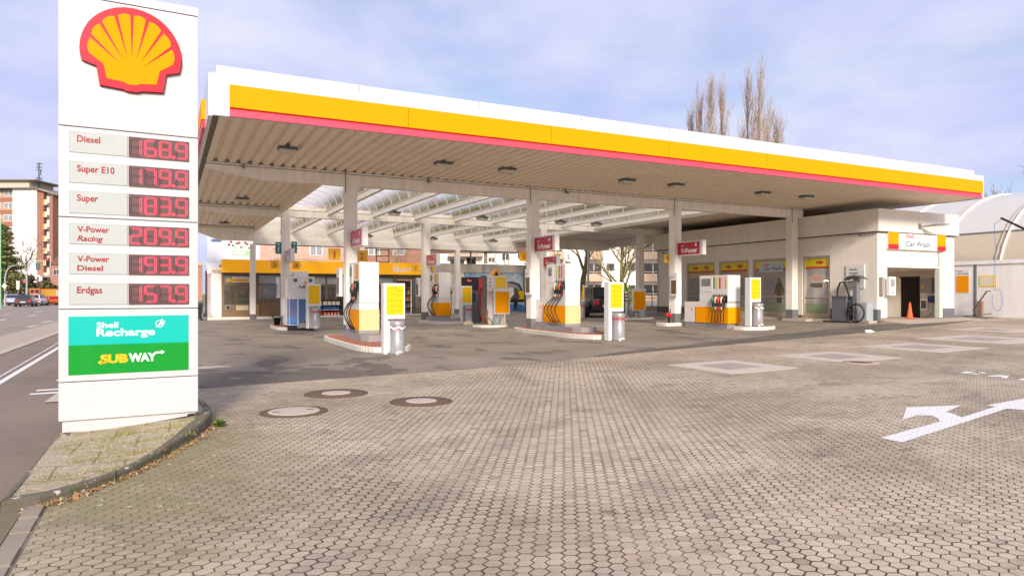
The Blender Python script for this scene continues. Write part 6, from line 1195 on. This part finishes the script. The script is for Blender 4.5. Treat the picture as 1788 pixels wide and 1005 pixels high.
def wr(pxs, py0, py1, x0, Y): return [(at(a, Y) - x0, at(b, Y) - x0, zz_(py1, Y), zz_(py0, Y)) for a, b in pxs]
x0 = at(440, Y); house('pink brick house behind the left half of the shop roof', x0, at(604, Y), Y, 8.5, brick_pink, wr([(541, 564)], 425, 446.5, x0, Y), tile_roof, dark=wpane)
Y = 56; x0 = at(606, Y); house('brown brick house behind the shop roof ladder', x0, at(745, Y), Y, 8.0, brick_brown, wr([(643, 664), (686, 707)], 422, 445.5, x0, Y), tile_roof, dark=wpane)
house_white = mat('house_white', (244, 238, 232), 0.7, 0.03, 1)
Y = 66; x0 = at(742, Y); h_ = house('white low house with a dark garage door behind the poster wall', x0, at(938, Y), Y, 5.6, house_white, wr([(785, 812)], 452, 463, x0, Y) + wr([(852, 865)], 449, 458, x0, Y) + wr([(876, 890)], 441, 455, x0, Y) + wr([(903, 911)], 441, 452, x0, Y), tile_roof)
mb = MB(); mb.box(at(815, Y) - x0, at(831, Y) - x0, -0.04, 0, 2.0, zz_(450, Y), dark_void); mb.build('garage_door', h_)
mb = MB(); mb.box(at(783, Y) - x0, at(843, Y) - x0, -0.9, 0, zz_(448.5, Y), zz_(443.5, Y), pale_stone); mb.build('awning', h_)
for px, z0, z1, lb, m_ in ((822, 3.6, 5.6, 'dark post on the poster wall right of the far column', dark_grey), (848, 3.6, 5.4, 'pale post on the poster wall left of the number five sign', pale_stone)):
    x, y = W2(*ST(at(px, 46), 46)); mb = MB(); mb.box(-0.12 if m_ is pale_stone else -.05, 0.12 if m_ is pale_stone else .05, -0.05, 0.05, 0, z1 - z0, m_); o = mb.build('post', None, (x, y, z0)); tag(o, lb, 'post')
# apartment block with balconies
apw = mat('apartment_white', (246, 240, 232), 0.75, 0.03, 1); balc = mat('balcony_stone', (206, 178, 148), 0.8, 0.15, 1.5, streak=0.3)
Y = 100; x0 = at(920, Y); ap = thingw('apartment_block', 'pale apartment block with stone balconies behind the bare trees', 'apartment block', (x0, Y, 0)); w = at(1260, Y) - x0
mb = MB(); mb.box(0, w, 0, 10, -0.2, 14, apw); mb.build('wall', ap)
mb = MB(); mb.box(-0.4, w + 0.4, -0.5, 10.4, 14, 14.5, tile_roof); mb.build('roof', ap)
for zf in (0.2, 3.35, 6.55, 9.75):
    for a, b, kind in ((958, 984, 'b'), (1022, 1052, 'b'), (1058, 1074, 'w'), (1096, 1110, 'w'), (1122, 1158, 'b'), (1170, 1190, 'w')):
        xa, xb = at(a, Y) - x0, at(b, Y) - x0
        if kind == 'w': mb = MB(); mb.box(xa, xb, -0.05, 0, zf + 1.5, zf + 2.7, white_clean); wd = mb.build('window', ap); mb = MB(); mb.box(xa + .1, xb - .1, -0.06, -0.05, zf + 1.58, zf + 2.62, dpane); mb.build('pane', wd)
        else:
            mb = MB(); mb.box(xa + 0.1, xb - 0.1, -0.03, 0.0, zf + 0.3, zf + 2.7, fr); wd = mb.build('window', ap); mb = MB(); mb.box(xa + 0.2, (xa + xb) / 2 - .1, -0.05, -0.03, zf + 0.4, zf + 2.6, dpane); mb.box((xa + xb) / 2 + .1, xb - 0.2, -0.05, -0.03, zf + 0.4, zf + 2.6, dpane); mb.build('pane', wd)
            mb = MB(); mb.box(xa, xb, -1.4, -0.02, zf, zf + 0.15, balc); mb.box(xa, xb, -1.4, -1.28, zf + 0.15, zf + 1.1, balc); mb.box(xa, xb, -1.36, -1.32, zf + 1.35, zf + 1.4, white_clean); mb.build('balcony', ap)
mb = MB(); mb.tube([(0, 0, 0), (0, 0, 6.3), (0.5, -0.2, 6.45)], [0.09, 0.06, 0.04], 8, white_clean); o = mb.build('pole', None, (at(1027, 50), 50, 0.3)); tag(o, 'white lamp pole behind the roof of the dark car', 'pole')
r = thingw('railing', 'dark grey railing on a low wall left of the car wash far corner', 'railing', (at(1118, 46), 46, 0.3))
mb = MB(); mb.box(0, 3.6, 0, 0.3, 0, 0.45, concrete); mb.build('low_wall', r)
mb = MB()
for i in range(5): mb.box(i * 0.8, i * 0.8 + 0.05, 0.1, 0.15, 0.45, 1.45, dark_grey)
mb.box(0, 3.3, 0.1, 0.15, 1.40, 1.45, dark_grey); mb.box(0, 3.3, 0.1, 0.15, 0.95, 0.99, dark_grey); mb.build('rail', r)
# left of the shop: bin, brick wall, pale building edge
r = thing('wheelie_bin', 'black wheelie bin standing beside the shop behind the price sign', 'bin', (-3.75, 19.6))
mb = MB(); mb.loft([[(-0.24, -0.3, 0.1), (0.24, -0.3, 0.1), (0.24, 0.25, 0.1), (-0.24, 0.25, 0.1)], [(-0.3, -0.36, 0.95), (0.3, -0.36, 0.95), (0.3, 0.3, 0.95), (-0.3, 0.3, 0.95)]], black, False); mb.build('bin_body', r)
mb = MB(); mb.hexa([(-0.32, -0.38, 0.95), (0.32, -0.38, 0.95), (0.32, 0.34, 0.97), (-0.32, 0.34, 0.97), (-0.3, -0.34, 1.0), (0.3, -0.34, 1.0), (0.3, 0.32, 1.08), (-0.3, 0.32, 1.08)], dark_grey); mb.build('lid', r)
for x in (-0.25, 0.25): mb = MB(); mb.cyl((x - .03, 0.28, 0.1), (x + .03, 0.28, 0.1), 0.1, n=12, m=black); mb.build('wheel', r)
r = thing('brick_wall', 'brown brick wall with a pale grey foot at the left end of the shop', 'wall', (-5.2, 25.0), 0)
mb = MB(); mb.box(0, 1.95, 0, 5, 0.95, 3.35, brick_brown); mb.build('wall', r)
mb = MB(); mb.box(-0.01, 1.96, -0.01, 5, 0, 0.95, mat('wall_foot', (190, 194, 202), 0.8, 0.05)); mb.build('foot', r)
mb = MB(); mb.box(-0.8, 2.0, -0.06, 5, 3.352, 3.55, pale_stone); mb.build('coping', r)
mb = MB(); mb.box(-0.9, 0, -0.02, 5, 0, 3.35, house_white); mb.build('pale_end', r)
# ------------------------------------------------------------------ street at the far left
tw = thingw('apartment_tower', 'tall apartment tower with a white gable, brick strips and orange balconies', 'apartment tower', (at(22, 150), 150, 0))
def X(px): return at(px, 150) - at(22, 150)
def Zz(py): return zz_(py, 150)
brick_red = mat('tower_brick', (160, 112, 92), 0.85, 0.08, 2); top = Zz(329)
mb = MB(); mb.box(0, X(64), 0, 14, 0, top, house_white); mb.build('gable_wall', tw)
mb = MB(); mb.box(X(64), X(74.5), 0.3, 13, 2.5, top - 0.3, brick_red); mb.box(X(85), X(91), 0.2, 13, 2.5, top - 1.6, brick_red); mb.box(X(74.5), X(85), 1.4, 13, 2.5, top - 0.8, house_white); mb.build('brick_strip', tw)
mb = MB(); mb.box(-9, 0, 0.8, 14, 0, Zz(331), brick_red)
for i in range(8): mb.box(-9, -0.02, 0.72, 0.8, Zz(345 + i * 21.4), Zz(332 + i * 21.4) if i else Zz(331), house_white if i < 0 else mat('tower_pale_brick', (196, 140, 110), 0.85))
mb.build('brick_facade', tw)
for i in range(8):
    for a, b in ((-12, -2), (2, 19)):
        z1 = Zz(331 + i * 21.4); z0 = Zz(342 + i * 21.4)
        if z0 < 2.5: continue
        mb = MB(); mb.box(X(a), X(b), 0.66, 0.72, z0, z1, white_clean); wd = mb.build('window', tw); mb = MB(); m_ = (X(a) + X(b)) / 2; mb.box(X(a) + .12, m_ - .08, 0.63, 0.66, z0 + .12, z1 - .12, wpane); mb.box(m_ + .08, X(b) - .12, 0.63, 0.66, z0 + .12, z1 - .12, wpane); mb.build('pane', wd)
for i in range(7):
    z = Zz(357 + i * 21.2)
    if z < 2.5: continue
    mb = MB(); mb.box(X(74.6), X(81), 0.2, 1.4, z, z + 0.15, house_white); mb.box(X(74.6), X(78), 0.16, 0.2, z + .1, z + 1.1, mat('balcony_orange', (236, 170, 60), 0.6)); mb.box(X(78), X(81), 0.16, 0.2, z + .1, z + 1.1, house_white); mb.build('balcony', tw)
    mb = MB(); mb.box(X(79), X(83), 1.34, 1.4, z + 0.4, z + 2.3, dpane); mb.build('window', tw)
mb = MB(); mb.hexa([(-9.5, -1.0, Zz(330)), (X(70), -1.0, top), (X(70), 15, top), (-9.5, 15, Zz(330)), (-9.5, -1.0, Zz(328.4)), (X(72), -1.0, Zz(328)), (X(72), 15, Zz(328)), (-9.5, 15, Zz(328.4))], mat('tower_roof', (146, 134, 118), 0.7, 0.1)); mb.hexa([(X(66), -0.8, top - .2), (X(100), 0, Zz(341)), (X(100), 14, Zz(341)), (X(66), 15, top - .2), (X(66), -0.8, top + .3), (X(100.5), 0, Zz(339.6)), (X(100.5), 14, Zz(339.6)), (X(66), 15, top + .3)], mat('tower_roof', (146, 134, 118))); mb.build('roof', tw)
mb = MB(); mb.box(-9, X(40), 2, 10, Zz(328), Zz(313), mat('penthouse', (200, 190, 170), 0.7, 0.05)); mb.box(-9.4, X(56), 1.0, 11, Zz(313), Zz(311.4), mat('tower_roof', (146, 134, 118))); mb.build('penthouse', tw)
mb = MB(); mb.tube([(X(46), 4, Zz(327)), (X(46), 4, Zz(278))], 0.16, 6, dark_grey)
for q in (281, 287, 292, 306, 309): mb.box(X(46) - 0.6, X(46) + 0.7, 3.9, 4.1, Zz(q), Zz(q) + 0.2, dark_grey)
mb.box(X(47), X(49), 3.8, 4.2, Zz(300), Zz(290), mid_grey); mb.build('antenna', tw)
mb = MB(); mb.box(X(48), X(92), -4, 0, Zz(484), Zz(481), house_white)
for px in (58, 66, 75, 82, 91): mb.box(X(px) - .3, X(px) + .3, -3.8, -3.4, 0, Zz(484), house_white)
mb.build('entrance_canopy', tw)
Y = 140; x0 = at(88, Y); house('small dark brick house right of the apartment tower', x0, at(120, Y), Y, zz_(462, Y), brick_brown, wr([(93, 104)], 470, 480, x0, Y), tile_roof)
# cars
tyre = mat('tyre', (30, 28, 28), 0.8, 0.1); rimm = mat('wheel_rim', (150, 148, 142), 0.35, 0.05, metal=0.7); carglass = mat('car_glass', (40, 46, 52), 0.08, 0.1, spec=0.8); lampr = mat('tail_lamp', (200, 24, 30), 0.2, 0.05, coat=0.5); plate = mat('number_plate', (226, 222, 210), 0.5)
def car(nm, lb, cat, loc, rot, paint, L=4.4, W=1.8, H=1.48, van=False, suv=False, accent=None, group=None, wheel_r=0.32):
    """front of the car looks along local +x"""
    r = thingw(nm, lb, cat, loc, rot, group); h = W / 2; b = 0.62 * H if not van else 0.5 * H
    def sec(x, zb, zt_, w, ww): return [(x, -w * .96, zb), (x, -w, zb + (zt_ - zb) * .45), (x, -ww, zt_), (x, ww, zt_), (x, w, zb + (zt_ - zb) * .45), (x, w * .96, zb)]
    hood = 0.58 * H if not van else 0.55 * H
    S = [sec(-L / 2, 0.36, b * 0.9, h * .86, h * .80), sec(-L / 2 + .12, 0.26, b, h * .97, h * .90), sec(-L * .28, 0.2, b + .02, h, h * .94), sec(L * .12, 0.2, b, h, h * .94), sec(L * .30, 0.22, hood, h * .99, h * .88), sec(L / 2 - .12, 0.26, hood * .88, h * .93, h * .78), sec(L / 2, 0.34, hood * .74, h * .80, h * .66)]
    mb = MB(); mb.loft(S, paint); body = mb.build('body', r)
    xr, xf = (-L / 2 + .10, L * .30) if not van else (-L / 2 + .06, L * .40); tr_, tf = (xr + (.22 if (suv or van) else .55), xf - .95) if not van else (xr + .06, xf - .75)
    mb = MB(); c0 = [(xr, -h * .86, b), (xf, -h * .84, b - .02), (xf, h * .84, b - .02), (xr, h * .86, b)]; c1 = [(tr_, -h * (.70 if not van else .88), H), (tf, -h * (.68 if not van else .84), H), (tf, h * (.68 if not van else .84), H), (tr_, h * (.70 if not van else .88), H)]
    mb.loft([c0, c1], paint, False); mb.build('cabin', r)
    def quad(f, a0, a1, z0, z1, off, m, mbx):
        """panel on one face of the cabin; f: 0 right side, 1 front, 2 left, 3 rear"""
        A, B = (Vector(c0[f]), Vector(c0[(f + 1) % 4])); C, D_ = (Vector(c1[f]), Vector(c1[(f + 1) % 4]))
        p = lambda a, z: (A.lerp(B, a)).lerp(C.lerp(D_, a), z); n_ = (B - A).cross(C - A).normalized() * off
        mbx.poly([p(a0, z0) + n_, p(a1, z0) + n_, p(a1, z1) + n_, p(a0, z1) + n_], m)
    for f, spans in ((0, ((.06, .34), (.37, .64), (.67, .92)) if not van else ((.80, .96),)), (2, ((.08, .33), (.36, .63), (.66, .94)) if not van else ((.04, .20),)), (1, ((.06, .94),)), (3, ((.08, .92),) if not van else ((.08, .46), (.54, .92)))):
        for a0, a1 in spans:
            mb = MB(); quad(f, a0, a1, .14 if not van else .45, .88, 0.012, carglass, mb); mb.build('window', r)
    if accent is not None:
        mb = MB()
        for f, rng in ((0, (.05, .72)), (2, (.28, .95))): quad(f, rng[0], rng[1], 0.05, 0.90, 0.012, accent, mb)
        mb.build('side_print', r)
    for sx in (-L * .31, L * .30):
        for sy in (-1, 1):
            mb = MB(); mb.cyl((sx, sy * (h - .20), wheel_r), (sx, sy * (h + .012), wheel_r), wheel_r, n=18, m=tyre); w_ = mb.build('wheel', r)
            mb = MB(); mb.cyl((sx, sy * (h + .0), wheel_r), (sx, sy * (h + .02), wheel_r), wheel_r * .62, n=14, m=rimm); mb.build('rim', w_)
    for sy in (-1, 1):
        mb = MB(); z = b * (.78 if not van else 1.1); y0, y1 = sorted((sy * h * .55, sy * h * .86)); mb.box(-L / 2 - .02, -L / 2 + .14, y0, y1, z - .1, z + (.09 if not suv else .14), lampr); mb.build('tail_light', r)
        mb = MB(); y0, y1 = sorted((sy * h * .45, sy * h * .74)); mb.box(L / 2 - .14, L / 2 - .01, y0, y1, hood * .62, hood * .78, mat('headlamp', (226, 228, 230), 0.1)); mb.build('headlight', r)
        mb = MB(); mb.ball((xf - .25, sy * (h + .08), b + .08), .06, .09, .07, paint, 8, 5); mb.build('mirror', r)
    mb = MB(); mb.box(-L / 2 - .03, -L / 2 + .05, -.26, .26, b * .55, b * .55 + .11, plate); mb.build('number_plate', r)
    mb = MB(); mb.box(-L / 2 - .03, -L / 2 + .25, -h * .86, h * .86, .28, .44, tyre if not van else dark_grey); mb.build('bumper', r)
    return r
def carpaint(nm, rgb): return mat(nm, rgb, 0.25, 0.03, 1, spec=0.6, coat=0.7)
HEAD = TH + math.radians(90)
car('parked_car', 'dark grey car seen from behind, nearest in the street queue', 'car', (at(25, 81), 83, 0), HEAD, carpaint('paint_graphite', (62, 60, 62)), W=1.85, group='cars waiting in the street'); car('parked_car', 'silver car beside the orange van in the street queue', 'car', (at(47, 88), 90, 0), HEAD - 0.12, carpaint('paint_silver', (206, 206, 210)), W=1.8, group='cars waiting in the street'); car('parked_car', 'pale blue car at the left edge of the street queue', 'car', (at(6, 90), 92, 0), HEAD, carpaint('paint_pale_blue', (170, 180, 206)), group='cars waiting in the street'); car('parked_car', 'white car half hidden behind the price sign in the street', 'car', (at(101, 100), 101, 0), HEAD, carpaint('paint_white', (230, 230, 232)), H=1.9, suv=True, group='cars waiting in the street')
vn = car('delivery_van', 'orange delivery van with a white poster on its side in the street', 'van', (at(73, 92), 94, 0), HEAD - 0.75, carpaint('paint_orange', (238, 120, 36)), L=5.2, W=2.0, H=2.25, van=True, accent=mat('van_yellow', (246, 190, 70), 0.4, 0.05), wheel_r=0.36)
mb = MB(); mb.box(-0.2, 0.9, -1.03, -1.01, 1.25, 2.0, white_clean); mb.box(-2.0, 0.9, -1.03, -1.01, 0.85, 1.2, mat('van_red', (216, 40, 60), 0.4)); mb.text('Post', (-1.7, -1.035, 0.93), 0.9, 0.2, white_clean) if False else None; mb.build('poster', vn)
x, y = W2(15.6, 10.6); car('parked_car', 'black hatchback parked behind the middle pump, seen from its left rear', 'car', (x, y, gz(15.6, 10) + 0.004), HEAD + 0.05, carpaint('paint_black', (34, 30, 30)), L=4.3, W=1.85, H=1.62, suv=True)
# traffic lights, street lamp and signs
pole_g = mat('pole_grey', (178, 180, 176), 0.5, 0.05); Y = 88
r = thingw('traffic_light', 'traffic light mast with a long arm over the street and red lights', 'traffic light', (at(46.5, Y), Y, 0)); tl = emit('signal_red', (255, 50, 50), 2.0)
mb = MB(); mb.tube([(0, 0, 0), (0, 0, 4.2), (0.25, 0, 5.2), (0.9, 0, 5.75), (2.9, 0, 5.85)], [0.12, 0.10, 0.09, 0.08, 0.06], 8, pole_g); mb.build('mast', r)
for x, z, k in ((2.75, 5.2, 1.0), (-0.22, 2.4, 0.9)):
    mb = MB(); mb.box(x - .18, x + .18, -.12, .12, z - .1, z + 1.0 * k, black); mb.box(x - .25, x + .25, .121, .13, z - .16, z + 1.06 * k, white_clean); hd = mb.build('signal_head', r); mb = MB(); mb.cyl((x, -.14, z + .78 * k), (x, -.12, z + .78 * k), .13, n=12, m=tl); mb.build('red_lamp', hd)
mb = MB(); mb.box(1.2, 1.75, -.03, .03, 4.6, 5.5, mat('sign_back_green', (70, 110, 92), 0.5)); mb.build('sign_plate', r)
mb = MB(); mb.box(-0.75, -0.4, -.03, .03, 2.1, 3.2, white_clean); mb.tube([(-.57, 0, 0), (-.57, 0, 2.1)], .04, 6, pole_g); mb.top('sign_plate', 'small white sign on a thin pole left of the traffic light mast', 'sign', ST(at(41, 87), 87), 0)
r = thingw('street_lamp', 'pale curved street lamp post with a diamond road sign at the left edge', 'street lamp', (at(8.8, 84), 84, 0))
mb = MB(); mb.tube([(0, 0, 0), (0, 0, 3.6), (0.2, 0, 4.4), (0.7, 0, 4.95), (1.5, 0, 5.1)], [.09, .08, .07, .06, .05], 8, pole_g); mb.build('post', r)
mb = MB(); mb.box(1.2, 1.75, -.12, .12, 5.02, 5.14, mid_grey); mb.build('lamp_head', r)
mb = MB(); mb.poly([(0, -.1, 2.15), (.36, -.1, 2.52), (0, -.1, 2.88), (-.36, -.1, 2.52)], white_clean); mb.poly([(0, -.105, 2.3), (.2, -.105, 2.52), (0, -.105, 2.73), (-.2, -.105, 2.52)], mat('sign_cream', (226, 200, 140), 0.5)); mb.box(-.1, .4, -.1, -.06, 1.6, 1.95, dark_grey); mb.build('road_sign', r)
mb = MB(); mb.tube([(0, 0, 0), (0, 0, 9.3)], .07, 8, mat('pole_green', (150, 200, 160), 0.5)); o = mb.build('pole', None, (at(0.6, 70), 70, 0)); tag(o, 'pale green slim pole cut by the left edge of the picture', 'pole')

R = random.Random(31); mb = MB()
for k in range(60):
    x = R.uniform(-430, -215); leaf_cloud(mb, R, (x, 250 + R.uniform(-12, 12), R.uniform(2.5, 5)), 6, 4, R.uniform(3, 5), 70, 1.0, hedge_g + [pine_g[0]], 0.1)
o = mb.struct('far_wood', False); o['kind'] = 'stuff'
